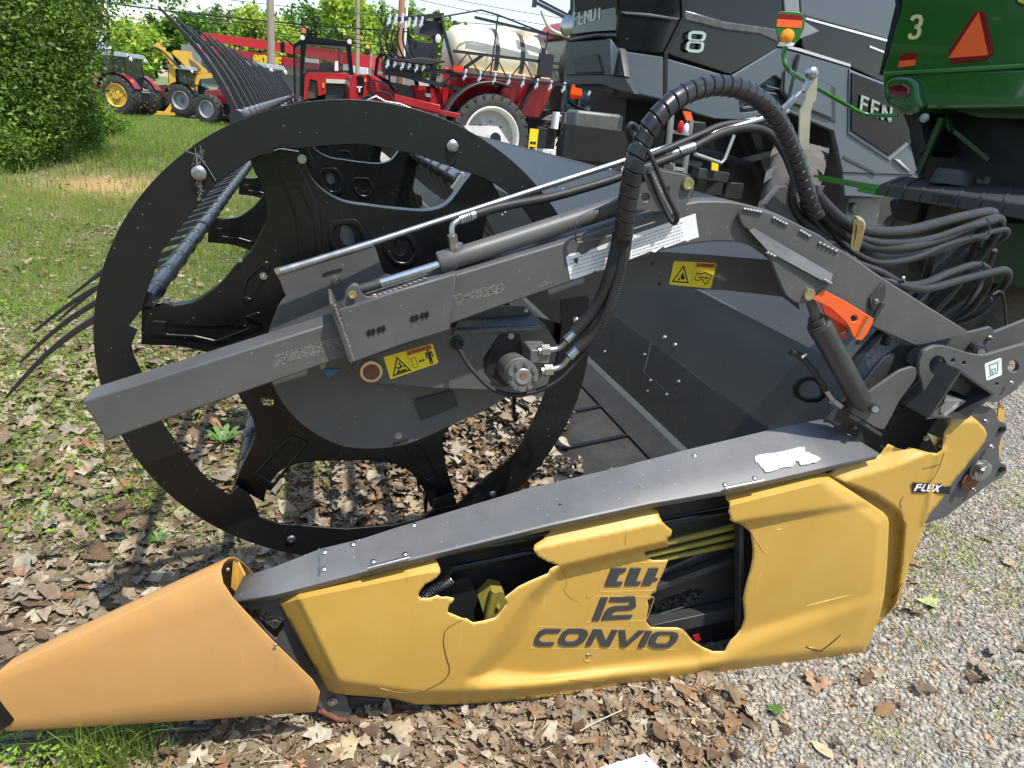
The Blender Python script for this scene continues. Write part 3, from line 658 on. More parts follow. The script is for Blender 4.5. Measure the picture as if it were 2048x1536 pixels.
mb.build('frame_rib', mat('frame_rib_paint', (.035, .036, .038), .4, dust=.2, dcol=(.08, .075, .07)), hd, bevel=.002)
mb = MB(); mb.poly([at(1386,1272,1.45), at(1398,1268,1.45), at(1402,1280,1.45), at(1392,1284,1.45)], (0, .002, 0)); mb.build('red_decal', REDP, hd, smooth=False)
# front foot of the side frame
foot = plate('frame_foot', [[(478,1196),(548,1180),(560,1196),(655,1380),(694,1394),(702,1440),(672,1436),(640,1418),(560,1300)], rnd([(495,1225),(520,1215),(566,1236),(572,1250),(552,1283),(530,1262)], 8)], 1.42, .008, GREY, hd)
mb = MB(); bolt(mb, 665, 1403, 1.41, 13, h=.004, wash=True); mb.build('bolt', STEEL, foot)
MB().tube([at(640,1420,1.42), at(675,1438,1.42), at(760,1440,1.44), at(900,1434,1.48), at(1090,1425,1.52)], .008).build('skid_rail', RUST, hd)
MB().poly([at(640,1390,1.46), at(900,1405,1.46), at(1400,1370,1.46), at(1700,1320,1.46), at(1700,1330,1.46), at(1400,1385,1.46), at(900,1425,1.46), at(650,1425,1.46)], (0, .01, 0)).build('bottom_rail', mat('bottom_rail_dirty', (.06, .055, .048), .7, dust=.8, dcol=(.12, .085, .05)), hd)
# ================================================================== reel
OP = [(189,660),(200,738),(205,777),(250,876),(294,941),(344,997),(406,1047),(462,1076),(562,1099),(594,1107),(190,649),(194,564),(207,508),(232,455),(263,405),(310,355),(360,313),(385,294),(429,269),(472,247),(513,232),(566,216),(613,207),(685,199),(738,201),(790,207),(852,222),(899,239),(946,266),(993,297),(1040,336),(1071,369),(1115,428),(1180,637),(1177,721),(1162,784),(1134,843),(1100,909),(1069,944),(1037,972)]
fr_r = YF(YR)
q = np.array([fr_r.uv(*p) for p in OP]); A_ = np.c_[q, np.ones(len(q))]; sol = np.linalg.lstsq(A_, (q**2).sum(1), rcond=None)[0]
RCX, RCZ = sol[0]/2, sol[1]/2; RR = math.sqrt(sol[2]+RCX**2+RCZ**2)
def prj(p):
    c = RM.T @ (np.array(p)-np.array([0, 0, H])); return (CX+F*c[0]/c[2], CY+F*c[1]/c[2])
outer = [prj((RCX+RR*math.cos(t), YR, RCZ+RR*math.sin(t))) for t in np.linspace(0, 2*math.pi, 181)[:-1]]
inner = sp2([(649,291),(690,289),(727,289),(774,297),(831,309),(899,333),(977,361),(1030,400),(1075,460),(1110,540),(1122,620),(1118,690),(1102,752),(1071,831),(1027,909),(962,962),(915,1009)], 5, False)
inner += [(905,985),(868,1000),(866,1018),(844,1037),(787,1050),(694,1058),(637,1054),(560,1048),(519,1035)]
inner += [(508,1004),(495,985),(475,975),(458,990),(437,979),(400,944),(359,894),(325,847),(287,751),(268,715),(262,690),(275,660),(258,652),(285,617),(294,583),(322,505),(379,430),(433,367),(494,324),(520,312),(545,306),(550,296),(600,298)]
ring = plate('reel_shield', [outer, inner], fr_r, .006, BLK, hd, bev=.001); ring['label'] = 'big black plastic ring shield on the end of the reel'
def seg(a0, a1, wid0, wid1, n=26):     # overlay segments in ring plane, angles in picture sense from centre
    o, i_ = [], []
    for t in np.linspace(a0, a1, n):
        p = prj((RCX+(RR+.0008)*math.cos(t), YR, RCZ+(RR+.0008)*math.sin(t))); o.append(p)
    return o
def ang_of(px, py): u, v = fr_r.uv(px, py); return math.atan2(v-RCZ, u-RCX)
a0, a1 = ang_of(385, 262+32), ang_of(935, 262)
if a1 > a0: a0 += 2*math.pi
top = seg(a0, a1, 0, 0, 60)+[(933,270),(931,280),(908,328),(899,333)]+list(reversed(inner[:26]))+[(600,297),(550,295),(545,306),(520,311),(494,323),(433,366),(418,345),(392,300)]
segm = plate('shield_segment', top, fr_r, .004, BLK, hd, off=.0045, bev=.0012)
b0, b1 = ang_of(560, 1100), ang_of(985, 1010)
bot = [(562,1064),(570,1047),(637,1053),(694,1057),(787,1049),(844,1036),(866,1017),(915,1008),(952,968),(975,975),(985,1012)]
bot = seg(b0, b1, 0, 0, 30)+[(978,975),(962,964),(950,972),(915,1010),(867,1019),(844,1037),(787,1050),(694,1058),(637,1054),(585,1049),(575,1050),(565,1070),(558,1096)]
segb = plate('shield_segment', bot, fr_r, .004, BLK, hd, off=.0045, bev=.0012)
for (px, py, r) in ((905,292,11.5),(398,346,13),(583,1078,10),(985,988,9)):
    mb = MB(); R = r*YR/F; mb.lathe(at(px, py, YR-.009 if py < 1200 else YR), (0, -1, 0), [(0, R), (R*.2, R*.97), (R*.42, R*.7), (R*.5, R*.35), (R*.5, R*.12), (R*.35, 0)], 22); mb.build('rivet', STEEL, ring)
# cobweb on the upper left rivet
mb = MB(); 
for i in range(45):
    x = 398+rng.normal()*6; y = rng.uniform(290, 345); mb.bar(at(x, y, YR-.012), at(x+rng.normal()*4, y+rng.uniform(3, 10), YR-.012), .0004)
for i in range(40):
    x = 400+rng.normal()*3; y = rng.uniform(355, 398); mb.bar(at(x, y, YR-.011), at(x+rng.normal()*2, y+rng.uniform(2, 7), YR-.011), .0005)
for a, b in (((374,303),(395,310)), ((395,310),(415,335)), ((415,335),(432,362)), ((390,295),(397,345)), ((392,320),(404,345))): mb.tube([at(*a, YR-.013), at(*b, YR-.013)], .0005, 5)
mb.build('cobweb', mat('web', (.30, .29, .25), .9), ring)
# spiders (star plates) – first one traced, the rest repeated along the reel
def star_loops():
    o = sp2([(606,318),(622,355),(650,384),(690,404),(740,412),(800,419),(850,422),(885,414),(905,398),(925,370)], 4, False)
    o += [(945,345),(985,365),(1000,392),(975,430),(960,500),(985,570),(1030,620),(1100,640),(1130,650),(1130,690),(1100,720),(1020,740),(960,800)]
    o += sp2([(920,842),(893,860),(886,890),(893,935),(906,975)], 4, False)+[(912,990),(868,1006),(858,1004)]
    o += sp2([(845,975),(825,948),(795,930),(745,921),(690,921),(640,922),(590,928),(558,944),(535,975),(528,1004)], 4, False)+[(495,986),(470,968)]
    o += sp2([(483,935),(500,900),(510,868),(508,845),(497,820),(480,796)], 4, False)
    o += sp2([(460,745),(430,712),(395,700),(350,692),(300,690)], 4, False)+[(283,688),(283,618),(350,612)]
    o += sp2([(375,608),(400,598),(440,568),(472,530),(500,505),(520,470),(532,440),(532,410),(524,375),(510,345)], 4, False)+[(500,318),(560,298),(598,304)]
    return o
YS = YR+.03; sfr = YF(YS)
def star(name, dy, first):
    off = Vector((0, dy, 0)); out = MB(); k = -1
    F2 = Frame((0, YS, 0), (1, 0, 0))
    holes = [rnd([(682,452),(695,450),(706,465),(710,485),(700,490),(688,488),(680,475)], 5), rnd([(786,478),(806,482),(812,505),(800,512),(788,500)], 5), rnd([(520,795),(548,800),(546,812),(524,810)], 4)]
    plate_into(out, [star_loops()]+holes, F2, .004, 0, .0015)
    emb = [rnd([(660,440),(715,436),(738,475),(735,520),(700,528),(668,508),(655,470)], 14), rnd([(765,468),(820,466),(842,505),(822,535),(790,532),(764,500)], 12),
           rnd([(553,330),(598,326),(640,420),(648,520),(620,610),(590,620),(600,520),(590,430)], 14),
           rnd([(300,640),(380,648),(440,650),(520,622),(530,655),(440,690),(380,676),(300,672)], 8),
           rnd([(490,560),(530,520),(545,530),(510,590),(500,610),(480,600)], 8), rnd([(500,955),(580,870),(620,885),(540,985)], 8), rnd([(800,880),(840,880),(880,960),(858,975)], 8)]
    for e in emb:
        c = (sum(p[0] for p in e)/len(e), sum(p[1] for p in e)/len(e)); inn = [(c[0]+(p[0]-c[0])*.72, c[1]+(p[1]-c[1])*.72) for p in e]
        plate_into(out, [e, inn], F2, .006, .004, .0028)
    # folded flanges along the scallops
    def flange(pts, w):
        P = [F2.hit(*p) for p in pts]; n = len(P); out.add(P+[p+Vector((0, w, 0)) for p in P], [(i, i+1, n+i+1, n+i) for i in range(n-1)])
    L = star_loops()
    flange(L[:38], .04); flange(L[52:78], .03); flange(L[79:], .035)
    me = out.mesh(name); me.transform(Matrix.Translation(off))
    return finish(name, me, BLKS, hd, ang=45)
s1 = star('reel_spider', 0, True); s1['label'] = 'pressed black star plate behind the ring'
for (px, py, r) in ((527,552,7),(604,318,8),(660,560,8),(480,520,5)):
    mb = MB(); bolt(mb, px, py, YS-.001, r); mb.build('bolt', ZINC, s1)
for (px, py) in ((308,600),(334,602)):
    mb = MB(); c = at(px, py, YS+.02); mb.cyl(c-Vector((0, 0, .003)), c+Vector((0, 0, .0)), .011, n=18); mb.cyl(c, c+Vector((0, 0, .008)), .0085, n=6); mb.build('bolt', ZINC, s1)
for i, dy in enumerate((1.22, 2.62, 3.95, 5.3, 6.7, 8.1)):
    o = s1.copy(); COL.objects.link(o); o.parent = hd; o.location = s1.location+Vector((0, dy, 0)); o['label'] = 'black star plate further along the reel'
    del_ = None
mb = MB(); mb.poly([at(676,445,YS+.03), at(716,445,YS+.03), at(716,495,YS+.03), at(676,495,YS+.03)], (0, .002, 0)); mb.poly([at(676,445,YS+.03)+Vector((0, 1.22, 0)), at(716,445,YS+.03)+Vector((0, 1.22, 0)), at(716,495,YS+.03)+Vector((0, 1.22, 0)), at(676,495,YS+.03)+Vector((0, 1.22, 0))], (0, .002, 0))
mb.build('hole_backing', mat('pale_backing', (.34, .35, .36), .4, .5), hd, smooth=False)  # pale plates added behind the star holes to stand for brightness seen through
MB().cyl(at(735,742,1.70), at(735,742,1.70)+Vector((0, 9.6, 0)), .06, n=24).build('reel_shaft', BLKS, hd)
# bright arm strap at the upper right of the star
MB().bar(at(925,352,YS-.01), at(905,378,YS-.01), .012, .01).build('clamp', ZINC, hd)
# tine tubes with fingers. near-end picture position at depth y0, finger tip offset (dx,dz)
TL = 9.6
def tine_curve(d, Lf, n=9):       # centre line in XZ, from the tube outward along d with a slight hook
    d = Vector((d[0], 0, d[1])).normalized(); s = Vector((-d.z, 0, d.x)); P = []
    for i in range(n+1):
        t = i/n; P.append(d*Lf*t-s*(Lf*.065*math.sin(math.pi*t)))
    return P
def finger_mesh(d, Lf):
    mb = MB(); P = tine_curve(d, Lf); N = len(P); vs = []
    for i, p in enumerate(P):
        t = i/(N-1); dd = (P[min(i+1, N-1)]-P[max(i-1, 0)]).normalized(); s = dd.cross(Vector((0, 1, 0))); w1 = .013*(1-t)**.7+.006; w2 = .009*(1-t)+.005
        for a, b in ((-1, -1), (1, -1), (1, 1), (-1, 1)): vs.append(p+s*w1*a*.5*2*.5+Vector((0, w2*b, 0)))
        # shallow channel look comes from the bevelled box section
    fs = [(i*4+k, i*4+(k+1) % 4, (i+1)*4+(k+1) % 4, (i+1)*4+k) for i in range(N-1) for k in range(4)]+[(3, 2, 1, 0), tuple((N-1)*4+k for k in range(4))]
    mb.add(vs, fs)
    # mounting clip round the tube
    mb.lathe(Vector((0, -.030, 0)), (0, 1, 0), [(.012, .019), (.012, .0228), (.015, .0236), (.045, .0236), (.048, .0228), (.048, .019)], 14)
    dd = Vector((d[0], 0, d[1])).normalized()
    return mb.mesh('finger')
total_f = 0
def tine_tube(px, py, y0, d, Lf=.30, nf=14, pitch=.145, y_off=.09, label=None, r=.0205, length=TL, lift=()):
    global total_f
    a = at(px, py, y0); mb = MB(); mb.cyl(a, a+Vector((0, length, 0)), r, n=20)
    t = mb.build('tine_tube', mat('tine_tube_paint', (.03, .034, .04), .25, var=.15, spec=.6), hd)
    if label: t['label'] = label
    me = finger_mesh(d, Lf); me.materials.append(mat('finger_plastic', (.018, .0185, .02), .35, var=.15, spec=.6)); me.polygons.foreach_set('use_smooth', [True]*len(me.polygons)); me.set_sharp_from_angle(angle=math.radians(40))
    n = int((length-y_off)/pitch)
    for i in range(min(nf, n)):
        f = bpy.data.objects.new('finger', me); COL.objects.link(f); f.parent = t; f.location = a+Vector((0, y_off+i*pitch, 0))-OFF[t.name]; total_f += 1
        f.rotation_euler.y = (lift[i] if i < len(lift) else lift[-1])+rng.normal()*.018 if lift else (rng.normal()*.012 if i else 0)
        bv = f.modifiers.new('b', 'BEVEL'); bv.width = .0012; bv.segments = 1
    if n > nf:
        co = np.array([v.co[:] for v in me.vertices]); vs, fs = [], []; polys = [tuple(p.vertices) for p in me.polygons]
        mbx = MB()
        for i in range(nf, n): mbx.add([(c[0]+a.x, c[1]+a.y+y_off+i*pitch, c[2]+a.z) for c in co], polys)
        g = mbx.build('finger', me.materials[0], t, ang=40); tag(g, 'row of reel fingers further along the tube', kind='stuff')
    return t
def dpx(p, q, y):
    A, B = at(*p, y), at(*q, y); return (B.x-A.x, B.z-A.z), (B-A).length
def to_tip(root_px, y0, yo, tip_px):
    r = at(*root_px, y0)+Vector((0, yo, 0)); t = at(*tip_px, y0+yo); return (t.x-r.x, t.z-r.z), math.hypot(t.x-r.x, t.z-r.z)
dA, LA = to_tip((474,237), 2.12, .05, (317,14))
tine_tube(474, 237, 2.12, dA, Lf=LA, nf=26, pitch=.25, y_off=.05, label='top tine tube with long black fingers pointing up and left')
dB, LB = to_tip((294,600), 1.69, .10, (8,792))
tine_tube(294, 600, 1.69, dB, Lf=LB, nf=26, y_off=.10, pitch=.17, lift=(0, .05, .13, .10, .17, .16, .12), label='left tine tube with fingers pointing down and left')
dC, LC_ = dpx((1065,790), (1048,872), 1.9)
tine_tube(1085, 700, 1.69, dC, Lf=.27, nf=14, y_off=.12)
tine_tube(484, 985, 1.69, dpx((484,1000), (470,1120), 1.7)[0], Lf=.15, nf=12, y_off=.03)
tine_tube(872, 1005, 1.69, (-.1, -1), Lf=.10, nf=10, y_off=.1)
tine_tube(965, 385, 1.69, (.55, -.8), Lf=.2, nf=10, y_off=.12)
# ================================================================== reel arm, drive, hydraulics
def tube_px(name, pts, rp, mt, parent=None, n=12, sm=8, mb=None, ycurve=True):
    P = spline([at(*p) for p in pts], sm) if sm > 1 else [at(*p) for p in pts]
    m_ = mb or MB(); m_.tube(P, rp*pts[0][2]/F, n)
    if mb is None: return m_.build(name, mt, parent or hd)
# end plate behind the arm (bearing plate)
disc = plate('bearing_plate', [(553,549),(745,487),(752,500),(765,540),(770,548),(905,575),(1000,612),(1050,612),(1090,650),(1115,690),(1110,720),(1060,780),(1012,795)]+sp2([(985,812),(960,826),(920,842),(870,866),(820,886),(770,896),(720,897),(680,891),(635,870),(600,845),(570,812),(548,775),(535,735),(532,700),(540,655),(558,610),(572,592)], 4, False)+[(566,580),(560,562)], 1.60, .006, GREY, hd)
disc['label'] = 'grey rounded bearing plate in the middle of the reel'
mb = MB()
for (px, py, r) in ((672,559,10),(797,871,8)): bolt(mb, px, py, 1.60, r)
mb.build('bolt', ZINC, disc)
mb = MB(); plate_into(mb, [(645,547),(660,541),(684,536),(685,540),(662,546),(648,551)], 1.597, .002); plate_into(mb, [(785,888),(818,878),(818,881),(786,891)], 1.597, .002); mb.build('slot', DARK, disc)
plate('name_plate', rnd([(827,801),(905,780),(917,812),(843,842)], 5), 1.594, .003, mat('embossed_black', (.03, .031, .03), .6, bump=.6, bscale=300), disc)
plate('arrow_sticker', [(649,739),(683,739),(655,756)], 1.597, .001, mat('blue_sticker', (.03, .16, .3), .4), disc)
# bearing boss behind and adjusting bracket going right (motor bracket)
brk = plate('motor_bracket', [[(716,722),(905,655),(918,664),(1045,664),(1084,652),(1085,662),(1045,668),(1000,668),(985,690),(967,716),(968,745),(985,768),(1010,775),(1010,780),(955,779),(870,776),(740,765),(722,755),(708,742)]], 1.53, .006, GREY, hd)
brk['label'] = 'grey bracket plate carrying the reel motor'
sheet('bracket_shelf', [(905,662,1.53),(918,640,1.60),(1000,612,1.62),(1068,628,1.60),(1084,652,1.535)], .004, DGREY, hd)
mb = MB(); mb.bar(at(905,664,1.527), at(1084,656,1.527), .012, .010); mb.build('bracket_lip', GREY, brk, bevel=.002)
mb = MB(); 
for x in range(920, 1070, 12): mb.ball(at(x+rng.uniform(-3, 3), 656-(x-920)*.03, 1.535), .004, 8, 6, (2.2, 1, .7))
mb.build('weld_bead', DGREY, brk)
mb = MB(); c = at(742,741,1.53); mb.lathe(c, (0, -1, 0), [(0, .028), (.004, .028), (.010, .0265), (.010, .020), (.006, .0195)], 30); mb.build('pivot_collar', ZINCY, brk)
mb = MB(); mb.cyl(c, c+Vector((0, -.008, 0)), .0195, n=24); mb.build('pivot_pin', RUST, brk)
# warning decals
def decal(name, q, fr, off, parent, kind):
    bl, br, tl, tr = q
    L = lambda u, v: (bl[0]*(1-u)*(1-v)+br[0]*u*(1-v)+tl[0]*(1-u)*v+tr[0]*u*v, bl[1]*(1-u)*(1-v)+br[1]*u*(1-v)+tl[1]*(1-u)*v+tr[1]*u*v)
    rr = rnd([bl, br, tr, tl], 3)
    d = plate(name, rr, fr, .0006, WYEL, parent, off=off, bev=0); o2 = off+.0005
    d['label'] = 'yellow warning sticker with pictograms'
    if kind == 'motor':
        plate('header_strip', [L(.455, .97), L(.455, .76), L(.96, .76), L(.96, .97)], fr, .0004, WORG, d, off=o2, bev=0)
        text_on('warning_text', 'WARNING', fr, o2+.0003, (L(.55, .81), L(.94, .81), L(.55, .94)), INK, d)
        mb = MB(); tri = [L(.05, .08), L(.445, .08), L(.25, .86)]; c = L(.25, .34); inn = [(c[0]+(p[0]-c[0])*.78, c[1]+(p[1]-c[1])*.78) for p in tri]
        plate_into(mb, [tri, inn], fr, .0004, o2, 0); plate_into(mb, [L(.475, .79), L(.53, .79), L(.503, .93)], fr, .0004, o2+.0002, 0)
        plate_into(mb, [[L(.50, .14), L(.60, .14), L(.60, .60), L(.50, .60)], [L(.51, .16), L(.59, .16), L(.59, .58), L(.51, .58)]], fr, .0004, o2, 0)
        for pl in ([L(.63,.36), L(.68,.28), L(.67,.34), L(.73,.34), L(.72,.28), L(.77,.36), L(.72,.44), L(.73,.38), L(.67,.38), L(.68,.44)],
                   [L(.80,.66), L(.94,.66), L(.945,.36), L(.92,.36), L(.915,.58), L(.905,.58), L(.905,.06), L(.88,.06), L(.873,.34), L(.866,.06), L(.84,.06), L(.84,.58), L(.83,.58), L(.825,.36), L(.80,.36)], [L(.85,.69), L(.89,.69), L(.90,.735), L(.89,.77), L(.85,.77), L(.84,.735)],
                   [L(.13,.15), L(.38,.15), L(.33,.25), L(.24,.22), L(.21,.30)], [L(.15,.40), L(.24,.30), L(.30,.36), L(.36,.33), L(.34,.38), L(.27,.43), L(.24,.38), L(.19,.42)], [L(.24,.60), L(.26,.42), L(.29,.44), L(.27,.58)]): plate_into(mb, pl, fr, .0004, o2, 0)
        mb.build('pictogram', INK, d, smooth=False)
    else:
        plate('header_strip', [L(.535, .97), L(.535, .80), L(.985, .80), L(.985, .97)], fr, .0004, WORG, d, off=o2, bev=0)
        text_on('warning_text', 'WARNING', fr, o2+.0003, (L(.64, .83), L(.96, .83), L(.64, .94)), INK, d)
        mb = MB(); tri = [L(.05, .12), L(.46, .12), L(.25, .86)]; c = L(.25, .36); inn = [(c[0]+(p[0]-c[0])*.78, c[1]+(p[1]-c[1])*.78) for p in tri]
        plate_into(mb, [tri, inn], fr, .0004, o2, 0); plate_into(mb, [L(.56, .82), L(.62, .82), L(.59, .93)], fr, .0004, o2+.0002, 0)
        plate_into(mb, [[L(.56,.28), L(.66,.24), L(.74,.32), L(.84,.12), L(.90,.20), L(.97,.52), L(.88,.56), L(.78,.62), L(.68,.54), L(.60,.58)], [L(.58,.31), L(.66,.27), L(.74,.36), L(.84,.17), L(.89,.24), L(.95,.50), L(.88,.52), L(.78,.58), L(.68,.50), L(.61,.54)]], fr, .0004, o2, 0)
        for pl in ([L(.66,.40), L(.70,.44), L(.82,.40), L(.86,.46), L(.87,.34), L(.82,.36), L(.70,.40), L(.67,.34)], [L(.26,.56), L(.35,.30), L(.30,.24), L(.24,.30)], [L(.17,.38), L(.28,.32), L(.27,.37)], [L(.17,.28), L(.27,.28), L(.20,.20)], [L(.22,.46), L(.27,.38), L(.28,.42)]): plate_into(mb, pl, fr, .0004, o2, 0)
        mb.build('pictogram', INK, d, smooth=False)
    plate('divider_line', [L(.455 if kind == 'motor' else .505, .02), L(.46 if kind == 'motor' else .51, .02), L(.46 if kind == 'motor' else .51, .98), L(.455 if kind == 'motor' else .505, .98)], fr, .0003, mat('dull_line', (.3, .2, .02), .6), d, off=o2, bev=0)
    return d
decal('warning_decal', ((781,759),(877,726),(767,714),(865,687)), YF(1.53), .001, brk, 'motor')
# arm: front telescoping beam as a box section with rounded edges
def prism(name, px, y, depth, mt, bevel=.004, label=None, parent=None):
    P = [at(*p, y) for p in px]; o = MB().poly(P, (0, depth, 0)).build(name, mt, parent or hd, bevel=bevel, ang=30)
    if label: o['label'] = label
    return o
inner_beam = prism('reel_arm_tube', [(165,803),(700,634),(712,706),(212,882)], YA+.01, .075, GREY, .004, 'long square grey arm tube poking out to the front left')
outer_beam_px = [(690,628),(912,549),(1152,477),(1260,440),(1370,407)]+sp2([(1400,402),(1440,402),(1480,406),(1540,422),(1590,445),(1640,474)], 3, False)+[(1700,510),(1760,552),(1850,609),(1942,666),(1850,690),(1830,692),(1720,643),(1650,596),(1600,552)]+sp2([(1560,520),(1534,503),(1506,493),(1469,484),(1412,485),(1340,497),(1259,523)], 3, False)+[(1180,552),(1009,610),(904,648),(740,706),(704,715)]
ob = plate('reel_arm', outer_beam_px, YA, .085, GREY, hd, bev=.004); ob['label'] = 'bent grey main arm sweeping up and down to the right'
# tape residue and mill marks on the arm
mb = MB()
def smear(mb, quad, y, nn=260, s=2.2):
    bl, br, tl = [Vector(q) for q in quad]
    for i in range(nn):
        u, v = rng.uniform(0, 1), rng.uniform(0, 1); p = bl+(br-bl)*u+(tl-bl)*v; q_ = p+(br-bl).normalized()*rng.uniform(1, 5)*s
        A, B = at(p.x, p.y, y-.0004), at(q_.x, q_.y, y-.0004); w_ = Vector((0, 0, rng.uniform(.0003, .0011)))
        mb.add([A, B, B+w_, A+w_], [(0, 1, 2, 3)])
smear(mb, ((546,735),(690,694),(543,712)), YA+.01, 500); smear(mb, ((912,610),(1010,584),(905,592)), YA, 520, 1.6); smear(mb, ((1072,582),(1100,566),(1074,570)), YA, 50, 1)
mb.build('tape_residue', mat('residue', (.26, .25, .22), .8, var=.3), ob, smooth=False)
# big text labels in two pieces
def paper(px, lines, parent):
    lb = plate('instruction_label', px, YA, .0006, WHITE, parent, off=.001, bev=0); lb['label'] = 'worn white paper instruction sticker with rows of tiny print'
    mb = MB(); fr = YF(YA)
    for (x0, y0, x1, y1) in lines:
        u = 0; L = math.dist((x0, y0), (x1, y1))
        while u < L-4:
            k = rng.uniform(3, 10); k = min(k, L-u); a = (x0+(x1-x0)*u/L, y0+(y1-y0)*u/L); b = (x0+(x1-x0)*(u+k)/L, y0+(y1-y0)*(u+k)/L); u += k+rng.uniform(1.2, 2.2)
            vs = [fr.hit(a[0], a[1]-.7, .0014), fr.hit(b[0], b[1]-.7, .0014), fr.hit(b[0], b[1]+.7, .0014), fr.hit(a[0], a[1]+.7, .0014)]; mb.add(vs, [(0, 1, 2, 3)])
    mb.build('fine_print', mat('fine_print', (.2, .2, .2), .6), lb, smooth=False)
paper([(1132,514),(1140,508),(1158,504),(1162,510),(1172,507),(1180,500),(1226,482),(1222,536),(1192,543),(1190,540),(1186,545),(1150,558),(1141,559)], [(1140,520+i*7.5,1222,496+i*7.5+(-1)) for i in range(5)], ob)
paper([(1266,469),(1300,458),(1391,427),(1394,450),(1398,474),(1380,480),(1375,483),(1370,481),(1330,496),(1326,493),(1310,505),(1300,502),(1290,507),(1259,519)], [(1268+i*-.6,478+i*6.6,1366,445+i*6.6) for i in range(6)], ob)
mb = MB(); plate_into(mb, [(1147,518),(1157,515),(1155,528),(1149,525)], YA, .0006, .0016, 0); mb.build('torn_spot', DGREY, ob, smooth=False)
# sliding bracket on the arm
slb = plate('slide_bracket', [(678,622),(790,582),(912,547),(901,660),(800,692),(704,727)], 1.432, .012, GREY, hd, bev=.004)
slb['label'] = 'grey clamp sleeve around the reel arm'
mb = MB(); mb.poly([at(*p) for p in ((659,604,1.425),(666,606,1.425),(681,640,1.42),(706,720,1.42),(704,728,1.42),(697,724,1.42),(676,660,1.425),(660,618,1.425))], (0, .11, 0)); mb.build('flange', GREY, slb, bevel=.002)
mb = MB()
for i in range(26):
    t = i/25; p = (666+t*38+rng.uniform(-1, 1), 612+t*108); mb.ball(at(p[0]+3, p[1], 1.424), .0042, 8, 6)
for i in range(16): mb.ball(at(700+i*10, 611-i*3.6, 1.46), .0038, 8, 6, (1.8, 1, .7))
mb.build('weld_bead', mat('weld', (.10, .10, .098), .45, bump=.5), slb)
sheet('bracket_top', [(678,622,1.434),(912,547,1.434),(905,530,1.53),(690,598,1.53)], .006, GREY, slb)
plate('lug', [rnd([(683,612),(690,598),(690,585),(697,574),(706,569),(716,572),(724,588),(735,595),(752,592),(760,598),(740,608),(700,622)], 5), circ(704.5, 588, 7)], 1.455, .008, GREY, slb)
plate('lug', [rnd([(690,600),(695,576),(708,566),(722,571),(730,588),(752,588),(768,594),(720,612)], 5)], 1.51, .008, GREY, slb)
mb = MB(); c = at(704.5, 588.5, 1.45); mb.lathe(c, (0, -1, 0), [(0, .0098), (.003, .0098), (.005, .0088), (.005, .004), (.0035, .0035), (.0035, 0)], 22); mb.build('pin', ZINCY, slb)
mb = MB(); nb = MB()
for (x, y) in ((742,665), (762,659), (829,637), (849,631)):
    plate_into(mb, rnd([(x-10,y-2),(x+8,y-8),(x+10,y+2),(x-8,y+7)], 4), 1.431, .002, .0005, 0)
    plate_into(nb, [(x-6,y-5),(x-3,y-6),(x-1,y+5),(x-4,y+6)], 1.431, .002, .0025, 0); plate_into(nb, [(x+3,y-7),(x+6,y-8),(x+8,y+2),(x+5,y+3)], 1.431, .002, .0025, 0)
mb.build('slot', DARK, slb, smooth=False); nb.build('clip', BLK, slb, smooth=False)
mb = MB()
for i in range(14): a = at(756+rng.normal()*8, 593+rng.normal()*2, 1.44); mb.add([a, a+Vector((rng.uniform(.004,.014), rng.normal()*.004, rng.uniform(-.002,.006))), a+Vector((rng.uniform(.003,.01), .004, .001))], [(0, 1, 2)])
mb.build('dry_leaf_scrap', mat('scrap', (.5, .28, .1), .8), slb, smooth=False)
# reel fore-aft cylinder
mb = MB(); mb.cyl(at(760,566,1.49), at(905,521,1.49), pxr(9, 1.45), n=24); rod = mb.build('cylinder_rod', CHROME, hd)
mb = MB(); mb.cyl(at(716,580,1.49), at(762,566,1.49), pxr(10, 1.45), n=20); mb.build('rod_end', DGREY, hd, bevel=.002)
mb = MB(); A, B = at(893,522,1.49), at(1260,404,1.49); d = (B-A).normalized(); R = pxr(20, 1.49)
mb.lathe(A-d*.018, d, [(0, R*.5), (0, R*1.08), (.004, R*1.16), (.034, R*1.16), (.036, R*1.02), (.120, R*1.02), (.121, R), ((B-A).length, R)], 32); cyl1 = mb.build('hydraulic_cylinder', GREY, hd); cyl1['label'] = 'slim grey hydraulic cylinder above the reel arm'
# silver pipe and fittings
mb = MB(); mb.tube([at(553,545,1.55), at(744,487,1.56)], pxr(8, 1.55), 18); mb.tube([at(700,500,1.56), at(1300,305,1.62), at(1575,222,1.66)], pxr(6.2, 1.58), 18); mb.build('silver_linkage_rod', ZINC, hd)
mb = MB(); mb.cyl(at(551,544,1.545), at(562,540,1.545), pxr(6, 1.5), n=6); mb.build('rod_tip', ZINCY, hd)
mb = MB(); mb.tube(spline([at(905,498,1.48), at(904,472,1.48), at(905,452,1.485), at(918,440,1.49), at(935,434,1.495)], 5), pxr(6, 1.48), 12); mb.cyl(at(908,500,1.485), at(904,470,1.48), pxr(10, 1.48), n=6); mb.cyl(at(915,502,1.488), at(912,490,1.486), pxr(14, 1.48), n=16)
mb.cyl(at(918,440,1.49), at(949,429,1.50), pxr(9.5, 1.48), n=18)
for k in range(5): mb.cyl(at(922+k*5,438.5-k*1.7,1.491), at(924+k*5,438-k*1.7,1.491), pxr(10.4, 1.48), n=18)
mb.build('hose_fitting', ZINC, hd)
tube_px('hydraulic_hose', [(945,430,1.50),(1010,412,1.52),(1100,395,1.54),(1190,370,1.56),(1250,350,1.57),(1360,308,1.6),(1440,268,1.62),(1500,256,1.64),(1540,268,1.65),(1570,310,1.63),(1590,360,1.6)], 9.5, RUB)
